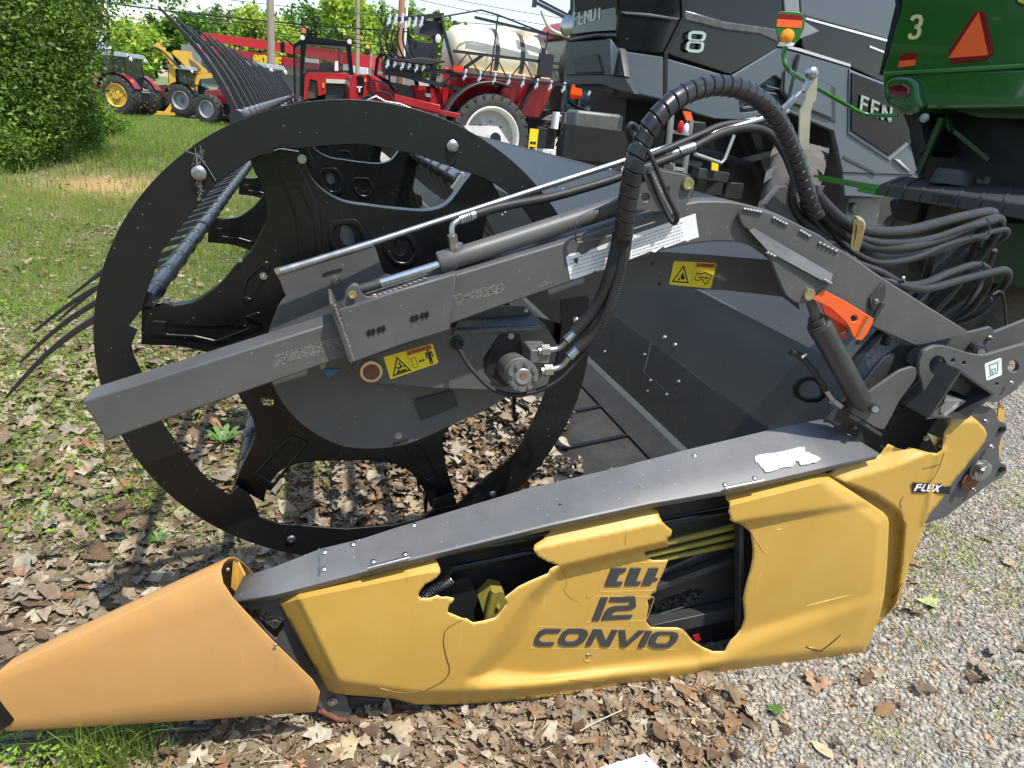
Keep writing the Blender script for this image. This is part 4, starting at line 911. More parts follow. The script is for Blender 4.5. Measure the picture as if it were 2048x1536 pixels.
tube_px('hydraulic_hose', [(1250,330,1.60),(1330,300,1.61),(1400,270,1.63),(1450,250,1.65),(1520,246,1.66),(1560,262,1.66),(1590,300,1.65)], 8, RUB)
mb = MB(); mb.tube(spline([at(1340,338,1.6), at(1338,318,1.6), at(1348,306,1.6), at(1362,302,1.6)], 5), pxr(6, 1.6), 12); mb.cyl(at(1340,345,1.6), at(1339,328,1.6), pxr(11, 1.6), n=6); mb.cyl(at(1358,303,1.6), at(1388,293,1.6), pxr(10, 1.6), n=18)
for k in range(4): mb.cyl(at(1364+k*6,301-k*2,1.6), at(1366+k*6,300.5-k*2,1.6), pxr(11, 1.6), n=18)
mb.build('hose_fitting', ZINC, hd)
# threaded turnbuckle and lever plate
mb = MB(); mb.cyl(at(1563,222,1.66), at(1590,196,1.66), pxr(8, 1.66), n=6); mb.cyl(at(1585,201,1.66), at(1612,172,1.66), pxr(4.5, 1.66), n=12); mb.cyl(at(1606,179,1.66), at(1620,162,1.66), pxr(8, 1.66), n=6); mb.lathe(at(1629,146,1.645), (0, -1, 0), [(-.02, .013), (-.004, .015), (0, .012), (.003, .006), (.003, 0)], 20); mb.tube([at(1604,182,1.66), at(1630,148,1.66)], pxr(7, 1.66), 10)
mb.build('turnbuckle', ZINC, hd)
plate('lever_plate', [(1617,150),(1636,146),(1633,200),(1627,206),(1622,225),(1618,300),(1597,300),(1601,220),(1612,200)], 1.67, .006, mat('pale_zinc_lever', (.55, .5, .38), .45, .8, var=.2, dust=.4, dcol=(.35, .3, .2)), hd)
# head bracket
hb = plate('head_bracket', [rnd([(1150,447),(1166,430),(1234,400),(1300,335),(1375,350),(1388,362),(1388,380),(1369,419),(1358,431),(1272,459),(1210,478),(1153,488)], 5), circ(1209,422,7), circ(1291,395,8), rnd([(1330,375),(1338,374),(1338,392),(1331,392)], 3)], 1.425, .01, GREY, hd, bev=.002)
hb['label'] = 'grey bracket plate with round holes at the top of the arm'
plate('head_bracket_back', rnd([(1240,405),(1290,330),(1380,348),(1390,380),(1360,440),(1250,470)], 5), 1.535, .01, DGREY, hd)
mb = MB(); c = at(1374.5, 367, 1.424); mb.lathe(c, (0, -1, 0), [(0, .0145), (.004, .0145), (.008, .0130), (.008, .0085), (.006, .008), (.006, 0)], 28); mb.build('pin', ZINCY, hb)
mb = MB(); mb.tube(spline([at(1297,338,1.42), at(1310,365,1.42), at(1330,405,1.42), at(1342,428,1.42)], 5), .004, 8)
for i in range(8): mb.ball(at(1298+i*3.4, 340+i*6.5, 1.424), .006, 8, 6)
mb.build('weld_bead', MATS['weld'], hb)
# gusset plates
g1 = plate('gusset', rnd([(1477,428),(1491,415),(1519,419),(1580,441),(1640,470),(1680,500),(1672,540),(1662,575),(1616,560),(1540,503),(1500,462),(1483,450)], 8), 1.435, .01, GREY, hd, bev=.003)
plate('gusset', rnd([(1533,500),(1538,497),(1661,563),(1657,574),(1622,604),(1605,608),(1587,603),(1572,590),(1558,560)], 6), 1.405, .010, GREY, hd, bev=.002)['label'] = 'grey gusset ear holding the lift cylinder pin'
sheet('gusset_flange', [(1497,460,1.435),(1507,456,1.43),(1666,548,1.40),(1660,570,1.395),(1536,502,1.40)], .006, mat('grey_flange_light', (.10, .10, .10), .4, dust=.4, dcol=(.3, .3, .28)), hd)
mb = MB()
for (a, b, y, n_) in (((1490,418),(1520,424),1.434,6), ((1548,436),(1572,448),1.434,5), ((1602,462),(1618,472),1.434,4), ((1640,486),(1672,502),1.434,5), ((1536,506),(1548,512),1.40,3), ((1650,560),(1660,566),1.39,3)):
    for i in range(n_): t = i/max(1, n_-1); mb.ball(at(a[0]+(b[0]-a[0])*t, a[1]+(b[1]-a[1])*t, y), .0052, 8, 6, (1.4, 1, .8))
mb.build('weld_bead', mat('bright_weld', (.2, .2, .2), .35, .5, bump=.4), g1)
mb = MB(); c = at(1617, 588, 1.404); mb.lathe(c, (0, -1, 0), [(0, .0165), (.004, .0165), (.007, .0150), (.0075, .010), (.0070, .009), (.0070, 0)], 28); mb.build('pin', ZINCY, hd)
# lift cylinder
mb = MB(); A, B = at(1620,596,1.43), at(1636,648,1.43); mb.cyl(A, B, pxr(11, 1.43), n=18); dd = (B-A)
for i in range(12): t = i/12; mb.cyl(A+dd*t, A+dd*(t+.04), pxr(12.2, 1.43), n=18)
mb.build('threaded_rod', IRON, hd)
mb = MB(); A, B = at(1631,636,1.43), at(1727,812,1.43); d = (B-A).normalized(); R = pxr(30, 1.43)
mb.lathe(A, d, [(0, R*.35), (0, R*.62), (.010, R*.66), (.016, R*.62), (.017, R*.86), (.022, R*.9), (.024, R), (.055, R), (.057, R*.94), ((B-A).length-.03, R*.94), ((B-A).length, R*.6), ((B-A).length, 0)], 36)
lc = mb.build('lift_cylinder', DGREY, hd); lc['label'] = 'fat dark grey lift cylinder standing at an angle'
mb = MB(); mb.cyl(at(1605,715,1.41), at(1613,708,1.41), .003, n=8); mb.ball(at(1605,714,1.41), .005); mb.build('grease_nipple', ZINC, lc)
tube_px('hydraulic_hose', [(1581,704,1.45),(1600,712,1.45),(1630,745,1.45),(1652,780,1.45),(1665,800,1.45),(1690,812,1.45)], 8, RUB)
mb = MB(); mb.cyl(at(1652,780,1.445), at(1670,806,1.445), pxr(8, 1.44), n=14); mb.cyl(at(1665,800,1.445), at(1680,812,1.445), pxr(11, 1.44), n=6); mb.build('hose_fitting', STEEL, hd)
# orange safety lock
plate('safety_lock', [[(1624,598),(1636,590),(1647,580),(1690,602),(1733,628),(1747,637),(1746,646),(1735,668),(1724,681),(1711,679),(1705,670),(1699,655),(1690,642),(1679,632),(1660,616),(1645,608)], circ(1708.5,637,7)], 1.40, .006, REDO, hd, bev=.0015)['label'] = 'bright orange safety lock lever'
plate('safety_lock_inner', [(1640,600),(1650,600),(1690,640),(1697,660),(1695,676),(1688,680),(1675,672),(1668,655),(1650,630)], 1.425, .005, mat('orange_dark', (.5, .05, .015), .45), hd)
mb = MB(); mb.bar(at(1737,632,1.394), at(1716,673,1.394), .010, .006); mb.build('strap', ZINCY, hd); mb = MB(); bolt(mb, 1685,663,1.425,7); bolt(mb, 1752,602,1.44,7); mb.build('bolt', STEEL, hd)
plate('stop_tab', [(1768,565),(1773,573),(1771,594),(1750,622),(1742,618),(1740,596)], 1.443, .006, DGREY, hd)
tube_px('strap_bar', [(1765,608,1.44),(1738,652,1.43),(1715,690,1.43)], 6, DARK, sm=1)
# ---- arch end plate with sticker, back wall, belt
ARF = YF(1.61)
arch = plate('arch_end_plate', [(1090,560),(1180,520),(1310,503),(1420,510),(1545,520),(1590,560),(1600,620),(1566,594),(1500,586),(1440,580),(1330,578),(1250,578),(1180,590),(1100,602)], ARF, .006, GREY, hd); arch['label'] = 'curved dark grey plate with a yellow warning sticker'
decal('warning_decal', ((1338,569),(1422,577),(1348,522),(1433,526)), ARF, .001, arch, 'book')
mb = MB()
for (x, y) in ((1306,527),(1319,568)): plate_into(mb, circ(x, y, 3.5), ARF, .0005, .001, 0)
mb.build('hole', DARK, arch, smooth=False)
WL = 12.0; Y0 = 1.55
def wallstrip(name, prof, mt, y0=Y0, y1=Y0+WL, label=None, th=0.006, nseg=8):
    vs = []; k = len(prof)
    for j in range(nseg+1):
        y = y0+(y1-y0)*j/nseg; vs += [(x, y, z) for x, z in prof]
    o = MB().add(vs, [(j*k+i, (j+1)*k+i, (j+1)*k+i+1, j*k+i+1) for j in range(nseg) for i in range(k-1)]).build(name, mt, hd, smooth=False)
    s = o.modifiers.new('s', 'SOLIDIFY'); s.thickness = th; s.offset = 1
    if label: o['label'] = label
    return o
def kl(px, py): r = ray(px, py); return r[2]/r[0]
kA, kB, kT, kJ = kl(1540,860), kl(1610,690), kl(1180,334), kl(1370,895)
XJ = 1.48; XA = 1.60; XB = 1.68; XT = 1.92
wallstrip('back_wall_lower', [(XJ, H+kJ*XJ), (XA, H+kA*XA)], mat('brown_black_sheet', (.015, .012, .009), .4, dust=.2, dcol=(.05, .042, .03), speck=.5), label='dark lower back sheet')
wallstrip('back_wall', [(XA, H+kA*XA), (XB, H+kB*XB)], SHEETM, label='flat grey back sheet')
YU = XT/at(1610, 488, 1).x
wallstrip('back_wall_upper', [(XB, H+kB*XB), (XB+.01, H+kB*XB+.004), (XT, H+kT*XT)], SHEETM, y0=YU, label='upper grey back sheet leaning away')
wallstrip('top_rail', [(XT, H+kT*XT), (XT+.015, H+kT*XT+.015), (XT+.06, H+kT*XT+.01), (XT+.07, H+kT*XT-.06)], DGREY, y0=YU)
MB().poly([Vector((XB, Y0, H+kB*XB)), Vector((XB, YU+.01, H+kB*XB)), Vector((XT, YU+.01, H+kT*XT))], Vector((.008, 0, -.004))).build('back_wall_corner', SHEETM, hd, smooth=False)
def onwall(px, py, strip):
    a, b = {'L': ((XJ, H+kJ*XJ), (XA, H+kA*XA)), 'M': ((XA, H+kA*XA), (XB, H+kB*XB)), 'U': ((XB, H+kB*XB), (XT, H+kT*XT))}[strip]
    fr = Frame((a[0], 2, a[1]), (0, -1, 0), (b[0]-a[0], 0, b[1]-a[1])); n = fr.n if fr.n.x < 0 else -fr.n
    return fr.hit(px, py), n
mb = MB()
for (px, py, s, r) in ((1329,675,'M',6),(1350,690,'M',6),(1289,709,'L',4),(1301,761,'L',4.5),(1357,763,'L',5),(1333,789,'L',4.5),(1209,703,'L',3.5),(1295,782,'L',3),(1126,378,'U',3),(1112,372,'U',3),(1010,425,'U',3),(1004,430,'U',3)):
    p, n = onwall(px, py, s); R = r*p.y/F; mb.lathe(p, n, [(0, R), (R*.4, R*.9), (R*.7, R*.5), (R*.8, 0)], 14)
mb.build('rivet', ZINC, hd)
mb = MB()
for c in ([(1303,683),(1288,745),(1352,798)], [(1303,683),(1440,790)]):
    P = [onwall(*p, 'L') for p in c]; mb.tube([p+n*.0003 for p, n in P], .0008, 5)
P = [onwall(*p, 'M') for p in ((1395,580),(1620,697))]; mb.tube([p+n*.0005 for p, n in P], .0009, 5); mb.build('panel_seam', mat('seam_light', (.075, .07, .06), .5), hd)
plate('rubber_grommet', [rnd([(1588,775),(1600,757),(1625,752),(1652,770),(1655,790),(1640,805),(1610,806),(1592,795)], 9), rnd([(1597,778),(1606,764),(1625,760),(1644,775),(1646,790),(1635,797),(1612,798),(1600,790)], 8)], 1.62, .012, RUB, hd)
gw = MB(); 
# belt with cleats, sloping from the joint down to the cutterbar
ZJ = H+kJ*XJ; XF_, ZF_ = .30, .13
belt = wallstrip('draper_belt', [(XF_, ZF_), (.8, ZF_+(ZJ-ZF_)*.43-.02), (XJ-.05, ZJ-.06)], mat('belt_rubber', (.026, .025, .023), .65, dust=.7, dcol=(.075, .066, .052), bump=.2, spec=.3), label='black draper belt with cross cleats', th=.006, nseg=30)
def zb(x): return np.interp(x, [XF_, .8, XJ-.05], [ZF_, ZF_+(ZJ-ZF_)*.43-.02, ZJ-.06])
for i in range(60):
    y = 1.80+i*.31
    if y > Y0+WL-.1: break
    mb = MB()
    for x0, x1 in ((XF_+.02, .8), (.8, XJ-.06)): mb.bar((x0, y, zb(x0)+.005), (x1, y, zb(x1)+.005), .022, .012)
    mb.build('belt_cleat', BLK, hd)
wallstrip('belt_seal', [(XJ-.13, zb(XJ-.13)+.012), (XJ-.02, zb(XJ-.05)+.045)], mat('seal_grey', (.022, .021, .02), .6, dust=.5, dcol=(.06, .055, .045), spec=.3))
wallstrip('belt_trim', [(XJ-.022, ZJ-.028), (XJ-.004, ZJ+.004)], mat('trim_light', (.2, .2, .185), .4, .3, dust=.4, dcol=(.12, .11, .09)))
wallstrip('cutterbar', [(XF_-.06, .10), (XF_, ZF_+.01), (XF_+.04, ZF_+.006)], STEEL)
# rusty wheel and comb seen far inside
mb = MB(); c = Vector((1.15, 6.5, .95)); mb.lathe(c, (0, 1, 0), [(0, .34), (0, .40), (.06, .40), (.06, .34)], 32); mb.bar(c+Vector((-.3, -.02, .25)), c+Vector((.32, -.02, -.2)), .03); mb.build('auger_disc', RUST, hd)
# ---- motor
mo = MB(); A, B = at(1010,722,1.60), at(1046,753,1.40); d = (A-B).normalized(); R1 = 37*1.40/F
mo.lathe(B, d, [(0, 0), (0, R1*.95), (.003, R1), (.026, R1), (.027, R1*.93), (.031, R1*.93), (.033, R1*1.0), (.055, R1*1.02), (.12, R1*.98), (.20, R1*1.0)], 40)
motor = mo.build('drive_motor', IRON, hd); motor['label'] = 'round grey hydraulic motor with eight bolts'
mo = MB(); u = d.orthogonal().normalized(); v = d.cross(u)
for i in range(8):
    t = 2*math.pi*i/8+.2; c = B+(u*math.cos(t)+v*math.sin(t))*R1*.78; mo.cyl(c, c-d*.007, .0065, n=6); mo.cyl(c-d*.007, c-d*.008, .0045, n=6)
mo.build('bolt', IRON, motor)
mo = MB(); mo.lathe(B-d*.0005, -d, [(0, R1*.50), (.003, R1*.50), (.004, R1*.46), (.003, R1*.22)], 28); mo.build('motor_plug', ZINC, motor)
mo = MB(); mo.cyl(B, B-d*.005, .0085, n=6); mo.build('plug_screw', RUST, motor)
mo = MB(); mo.box(at(1072,704,1.48), (.05, .07, .035)); mo.build('port_block', IRON, motor, bevel=.003)
plate('motor_opening', [(975,720),(985,690),(1003,668),(1040,668),(1045,700),(1040,775),(1005,772),(985,755),(972,742)], 1.527, .002, DARK, hd)
mb = MB(); bolt(mb, 1022,672,1.525,7); bolt(mb, 1052,621,1.56,4); mb.build('bolt', ZINC, hd)
def fitting(a, b, c, name='hose_fitting'):
    m_ = MB(); m_.cyl(at(a[0]-14, a[1]+1, a[2]), at(a[0]-6, a[1], a[2]), pxr(9, 1.45), n=16); m_.cyl(at(a[0]-8, a[1], a[2]), at(a[0]+8, a[1]-1, a[2]), pxr(13.5, 1.45), n=6)
    m_.tube(spline([at(*a), at((a[0]+b[0])/2+6, (a[1]+b[1])/2+5, a[2]), at(*b)], 5), pxr(6.5, 1.45), 12); A, B = at(*b), at(*c); m_.cyl(A, B, pxr(10, 1.45), n=18); D = B-A
    for t in (.0, .18, .8, .95): m_.cyl(A+D*t, A+D*(t+.06), pxr(11.5, 1.45), n=18)
    return m_.build(name, ZINC, hd)
fitting((1090,701,1.45), (1133,681,1.44), (1155,660,1.44)); fitting((1096,741,1.43), (1138,713,1.42), (1160,692,1.42))
mb = MB(); mb.ball(at(1152,640,1.46), .0095, 14, 10); mb.cyl(at(1152,648,1.46), at(1153,658,1.46), .003); mb.build('ball_knob', ZINC, hd)
tube_px('hydraulic_hose', [(1150,664,1.44),(1180,632,1.43),(1205,590,1.42),(1222,540,1.41),(1232,500,1.41),(1238,465,1.41)], 14, RUB, n=16)
tube_px('hydraulic_hose', [(1155,697,1.42),(1190,668,1.41),(1218,618,1.40),(1236,560,1.40),(1246,510,1.40),(1250,470,1.40)], 13, RUB, n=16)
# thin corrugated cable
P = spline([at(*p) for p in [(912,684,1.52),(922,705,1.49),(945,740,1.47),(985,778,1.46),(1030,790,1.45),(1075,782,1.44),(1120,758,1.43),(1160,715,1.42),(1192,680,1.40),(1222,620,1.39),(1243,560,1.39),(1253,500,1.39),(1256,470,1.39)]], 40)
MB().tube(P, [(.0062 if i % 3 else .0052) for i in range(len(P))], 10).build('ribbed_cable', RUB, hd)
mb = MB(); mb.lathe(at(914,685,1.529), (0, -1, 0), [(0, .017), (.003, .017), (.005, .014), (.005, .009), (.001, .008), (.001, 0)], 24); mb.build('grommet', BLK, hd)
# wrapped hose loop
def wrapped(name, pts, rp, band, mt, label=None):
    P = spline([at(*p) for p in pts], 60); L = [0]
    for a, b in zip(P, P[1:]): L.append(L[-1]+(b-a).length)
    N = int(L[-1]/.0011); Q, R = [], []; y0 = pts[0][2]; r0 = rp*y0/F
    La = np.array(L); C = np.array([p[:] for p in P])
    for i in range(N):
        s = L[-1]*i/(N-1); Q.append(Vector([float(np.interp(s, La, C[:, k])) for k in range(3)])); ph = (s % band)/band
        R.append(r0*(.86 if ph < .10 else (1.04 if ph < .2 else 1.04-.06*ph)))
    # skew the bands so they look wound
    mb = MB(); n = 26; vs = []; prev = None
    for i, p in enumerate(Q):
        dd = (Q[min(i+1, N-1)]-Q[max(i-1, 0)]).normalized(); u = dd.orthogonal().normalized() if prev is None else (prev-dd*prev.dot(dd)).normalized(); prev = u; v = dd.cross(u)
        for k in range(n):
            j = min(N-1, max(0, i+int(band/.0011*(k/n)))); vs.append(p+(u*math.cos(2*math.pi*k/n)+v*math.sin(2*math.pi*k/n))*R[j])
    mb.add(vs, [(i*n+k, i*n+(k+1) % n, (i+1)*n+(k+1) % n, (i+1)*n+k) for i in range(N-1) for k in range(n)]+[tuple(range(n-1, -1, -1)), tuple((N-1)*n+k for k in range(n))])
    o = mb.build(name, mt, hd, ang=60)
    if label: o['label'] = label
    return o
WRAP = mat('spiral_wrap', (.013, .013, .014), .3, var=.2, dust=.15, dcol=(.05, .045, .04), spec=.6, speck=.3)
wrapped('wrapped_hose', [(1247,474,1.39),(1251,430,1.38),(1259,380,1.37),(1268,330,1.36),(1283,285,1.36),(1312,238,1.36),(1350,200,1.37),(1395,178,1.39),(1440,171,1.41),(1485,180,1.43),(1530,208,1.46),(1562,250,1.48),(1585,300,1.5),(1601,345,1.51),(1616,390,1.52),(1634,430,1.53)], 20.5, .027, WRAP, 'thick hose bundle in black spiral wrap looping over the arm')
mb = MB()    # grey wire loop beside the wrap
mb.tube(spline([at(*p) for p in [(1290,362,1.37),(1272,310,1.37),(1258,275,1.37),(1256,258,1.36),(1262,248,1.36),(1274,256,1.36),(1290,290,1.35),(1310,330,1.34),(1335,390,1.34),(1352,425,1.34),(1354,440,1.35),(1345,445,1.36),(1330,420,1.37),(1312,380,1.38),(1298,345,1.38)]], 10), .0052, 12); mb.build('cable_loop', RUB, hd)
# ---- hoses running right
HO = [([(1625,380,1.52),(1650,410,1.52),(1690,445,1.53),(1740,463,1.55),(1810,462,1.6),(1880,445,1.68),(1940,430,1.74),(1978,424,1.8),(1984,432,1.86),(1950,470,1.95),(1880,540,2.0),(1835,610,2.0)], 13),
      ([(1640,420,1.54),(1690,470,1.54),(1740,494,1.54),(1810,494,1.58),(1880,478,1.66),(1950,448,1.74),(1990,436,1.8),(2002,446,1.84),(1985,480,1.9),(1930,550,1.95),(1870,610,2.0),(1850,640,2.0)], 12),
      ([(1700,468,1.54),(1760,486,1.54),(1850,480,1.62),(1930,455,1.7),(1990,440,1.76)], 9),
      ([(1618,400,1.55),(1650,440,1.55),(1680,480,1.54),(1720,512,1.52),(1765,526,1.52),(1830,515,1.58),(1890,490,1.66),(1960,470,1.76),(2008,458,1.84),(2014,470,1.88),(1985,488,1.94),(1960,500,2)], 7),
      ([(1590,350,1.56),(1584,400,1.56),(1600,435,1.56),(1640,470,1.55),(1700,520,1.52),(1760,545,1.5),(1808,570,1.49),(1850,566,1.52),(1900,545,1.6),(1950,530,1.66),(1975,540,1.7),(1975,570,1.74),(1950,610,1.8),(1910,640,1.86)], 9.5),
      ([(1700,530,1.54),(1760,556,1.5),(1810,574,1.48),(1860,576,1.52),(1920,560,1.58),(1980,545,1.64),(2010,540,1.68),(2016,555,1.7),(1995,590,1.72),(1960,625,1.74),(1915,645,1.8)], 9.5),
      ([(1985,590,1.7),(2000,583,1.7),(2008,600,1.7),(2012,650,1.7)], 3.5), ([(1962,540,1.72),(1955,570,1.78),(1930,610,1.82),(1900,640,1.85)], 4), ([(1598,400,1.57),(1640,455,1.56),(1680,500,1.55)], 11), ([(1610,380,1.57),(1655,440,1.56),(1700,490,1.55),(1730,520,1.54)], 7),
      ([(1870,480,2.0),(1850,560,2.05),(1810,640,2.1)], 10), ([(1940,500,2.05),(1890,580,2.05),(1830,650,2.1)], 12)]
HO += [([(1660,440,1.6),(1720,500,1.62),(1780,520,1.7),(1860,505,1.8),(1930,480,1.9),(1975,470,2.0)], 12), ([(1900,470,2.1),(1870,540,2.1),(1800,620,2.1),(1770,690,2.1)], 13), ([(1960,470,2.0),(1920,560,2.05),(1850,640,2.1),(1810,680,2.1)], 11), ([(1975,560,1.9),(1940,600,1.9),(1880,640,1.95),(1850,670,1.95)], 11), ([(1990,500,1.95),(1965,560,2.0),(1920,620,2.0)], 6)]
for pts, r in HO: r *= 1.08; tube_px('hydraulic_hose', pts, r, RUB, n=14, sm=10)
mb = MB(); mb.tube(spline([at(1711,437,1.50), at(1716,441,1.49), at(1722,447,1.485), at(1720,470,1.485), at(1712,500,1.49)], 4), .011, 4); mb.build('hose_clamp', ZINCY, hd)
cl = plate('hose_clamp', rnd([(1709,440),(1716,438),(1730,442),(1733,450),(1718,502),(1702,498)], 4), 1.49, .006, ZINCY, hd); mb = MB(); bolt(mb, 1718,476,1.489,7); mb.build('bolt', ZINC, cl)
for (a, b) in (((1974,437),(1978,470)), ((1960,522),(1968,540)), ((1803,562),(1822,580)), ((1970,586),(1984,600))):
    mb = MB(); mb.tube([at(a[0], a[1], 1.7), at((a[0]+b[0])/2+4, (a[1]+b[1])/2, 1.62), at(b[0], b[1], 1.7)], .003, 6); mb.build('cable_tie', BLK, hd)
mb = MB(); mb.ball(at(1806,556,1.47), .006); mb.cyl(at(1806,556,1.47), at(1808,566,1.48), .004); mb.build('hose_nipple', ZINC, hd)
# ---- right-end linkage
plate('link_plate', [(1814,722),(1820,705),(1836,690),(1982,654),(1990,664),(2048,641),(2110,620),(2110,680),(2048,700),(1960,742),(1840,748)], 1.50, .012, GREY, hd, bev=.002)
lp = plate('side_link_plate', [rnd([(1838,745),(1839,722),(1848,703),(1868,692),(1890,692),(1947,709),(1969,711),(2048,688,0),(2120,665,0),(2120,740,0),(2048,762),(2033,780),(1994,806),(1950,800),(1900,780),(1849,816),(1850,800),(1844,764)], 6), circ(1876,732,17,20), circ(1906,721,4), circ(1928,726,3.5), circ(2027,733,11,12), circ(1994,768,3)], 1.42, .014, GREY, hd, bev=.002)
lp['label'] = 'grey cut plate with a big round hole at the rear end'
dcl = plate('emblem_sticker', rnd([(1969,728),(2003,715),(2004,750),(1973,762)], 4), YF(1.42), .0006, WHITE, lp, off=.001, bev=0)
mb = MB(); GF = YF(1.42)
for c in ([(1978,731),(1998,724)], [(1980,733),(1981,748),(1990,748),(1996,742),(1996,727)], [(1984,738),(1991,737),(1991,744),(1985,745),(1984,738)], [(1979,752),(1997,745)], [(1976,754),(1987,749)]):
    mb.tube([GF.hit(*p, .0018) for p in c], .0008, 5)
for i in range(6): mb.tube([GF.hit(1977+i*4, 733-i*1.5, .0018), GF.hit(1979+i*4, 728-i*1.5, .0018)], .0005, 4)
mb.build('emblem_line', mat('teal_ink', (.02, .22, .16), .5), dcl)
mb = MB()
for (px, py, y, r) in ((1979,675,1.495,8),(2022,765,1.41,7),(1970,842,1.43,8),(1981,893,1.43,9),(1946,979,1.43,8),(1945,957,1.42,3)): bolt(mb, px, py, y, r)
mb.build('bolt', ZINC, hd)
mb = MB(); mb.cyl(at(1950,693,1.49), at(1961,703,1.44), .018, n=24); mb.build('pivot_stub', DGREY, hd); mb = MB(); mb.cyl(at(1961,703,1.44), at(1963,705,1.43), .010, n=20); mb.build('pin', ZINC, hd)
# open square tube pointing at the viewer
def box_frame(mb, px4, y, depth, wall=.16):
    c = (sum(p[0] for p in px4)/4, sum(p[1] for p in px4)/4); inn = [(c[0]+(p[0]-c[0])*(1-wall), c[1]+(p[1]-c[1])*(1-wall)) for p in px4]
    O = [at(*p, y) for p in px4]; I = [at(*p, y) for p in inn]; D = Vector((0, depth, 0)); n = 4
    vs = O+I+[p+D for p in O]+[p+D for p in I]; fs = []
    for i in range(4):
        j = (i+1) % 4; fs += [(i, j, 4+j, 4+i), (8+i, 8+j, j, i), (4+i, 4+j, 12+j, 12+i)]
    fs.append((15, 14, 13, 12)); mb.add(vs, fs)
mb = MB(); box_frame(mb, [(1921,740),(1990,788),(1935,838),(1857,836)], 1.36, .14, .10); mb.build('square_tube', DGREY, hd, smooth=False)['label'] = 'open square steel tube end'
mb = MB(); box_frame(mb, [(1894,802),(1932,802),(1890,834),(1853,838)], 1.37, .01, .1); mb.poly([at(1893,790,1.375), at(1931,802,1.375), at(1890,835,1.375), at(1880,823,1.375)], (0, .05, 0)); mb.build('inner_tube', ZINC, hd, smooth=False)
sheet('bracket_bright', [(1855,866,1.40),(1890,880,1.40),(1886,903,1.40),(1875,902,1.40)], .004, ZINCY, hd)
mb = MB(); bolt(mb, 1851,876,1.40,8); bolt(mb, 1880,892,1.395,7); mb.build('bolt', STEEL, hd)
plate('rear_disc_plate', rnd([(1900,800),(1967,812),(1990,818),(1998,842),(2011,846),(2015,860),(2004,872),(1998,895),(2000,925),(2012,930),(2015,944),(1998,958),(1988,962),(1950,990),(1915,1015),(1890,1035),(1850,1048),(1840,900)], 4), 1.44, .008, GREY, hd)
mb = MB()
for (x, y) in ((2003,858),(2003,938)): mb.lathe(at(x, y, 1.438), (0, -1, 0), [(0, .011), (.006, .011), (.007, .006), (.004, .005), (.004, 0)], 18)
mb.build('rubber_plug', BLK, hd)
sheet('yellow_edge_flange', [(1999,804,1.47),(2010,818,1.48),(2009,850,1.48),(1999,925,1.48),(1991,918,1.47),(1993,850,1.47)], .004, YEL, hd)
mb = MB(); mb.lathe(at(1940,962,1.432), (0, -1, 0), [(0, .036), (.003, .036), (.003, 0)], 30); mb.build('rusty_plate', RUST, hd)
mb = MB(); mb.lathe(at(1957,938,1.43), (0, -1, 0), [(0, .036), (.004, .036), (.007, .028), (.012, .028), (.014, .034), (.018, .034), (.022, .022), (.026, .022), (.027, 0)], 34); mb.build('pulley', ZINC, hd)
mb = MB(); c = at(1964,942,1.40); mb.cyl(c, c-Vector((0, .004, 0)), .015, n=24); mb.cyl(c-Vector((0, .004, 0)), c-Vector((0, .012, 0)), .011, n=6); mb.build('pulley_bolt', STEEL, hd)
plate('rear_frame_body', [(1655,838),(1700,790),(1760,720),(1800,690),(1836,690),(1870,760),(1905,800),(1880,860),(1890,900),(1862,905),(1810,900),(1778,892),(1760,908),(1700,870)], 1.51, .008, DGREY, hd)
plate('frame_rib', [(1715,790),(1725,770),(1770,715),(1790,705),(1790,712),(1770,760),(1740,800)], 1.47, .008, DGREY, hd)
clv = plate('cylinder_clevis', rnd([(1700,826),(1731,789),(1800,741),(1826,733),(1837,739),(1830,760),(1800,800),(1782,835),(1768,860),(1752,856),(1735,845)], 6), 1.425, .010, GREY, hd, bev=.002)
sheet('clevis_foot', [(1700,826,1.42),(1765,868,1.41),(1763,874,1.41),(1698,834,1.42)], .02, DGREY, hd)
mb = MB(); mb.cyl(at(1744,812,1.43), at(1750,818,1.40), .014, n=24); mb.build('pin_boss', DGREY, clv); mb = MB(); mb.cyl(at(1750,818,1.40), at(1751,819,1.39), .0095, n=20); mb.build('pin', ZINC, clv)
mb = MB()
for (a, b) in (((1830,742),(1778,856)), ((1782,708),(1750,755)), ((1785,812),(1870,830)), ((1700,875),(1740,900))):
    for i in range(9): t = i/8; mb.ball(at(a[0]+(b[0]-a[0])*t+rng.normal(), a[1]+(b[1]-a[1])*t, 1.505), .005, 8, 6)
mb.build('weld_bead', DGREY, hd)
mb = MB(); bolt(mb, 1709,855,1.50,6); bolt(mb, 1763,893,1.48,7); mb.build('bolt', STEEL, hd)
tube_px('cable_bundle', [(1770,655,1.5),(1745,680,1.49),(1715,715,1.49),(1700,740,1.49)], 11, DARK)
# post behind the arm (rear hood of the frame seen over the arm)
plate('arm_mount_plate', [(1525,405),(1555,372),(1590,375),(1610,430),(1640,470),(1590,448),(1550,428)], 1.56, .01, GREY, hd)
sheet('arm_mount_rim', [(1523,408,1.555),(1552,374,1.54),(1563,372,1.54),(1532,410,1.555)], .004, ZINC, hd)
plate('frame_bar_yellow', [(1572,365),(1650,372),(1640,392),(1580,385)], 1.60, .006, GREY, hd)
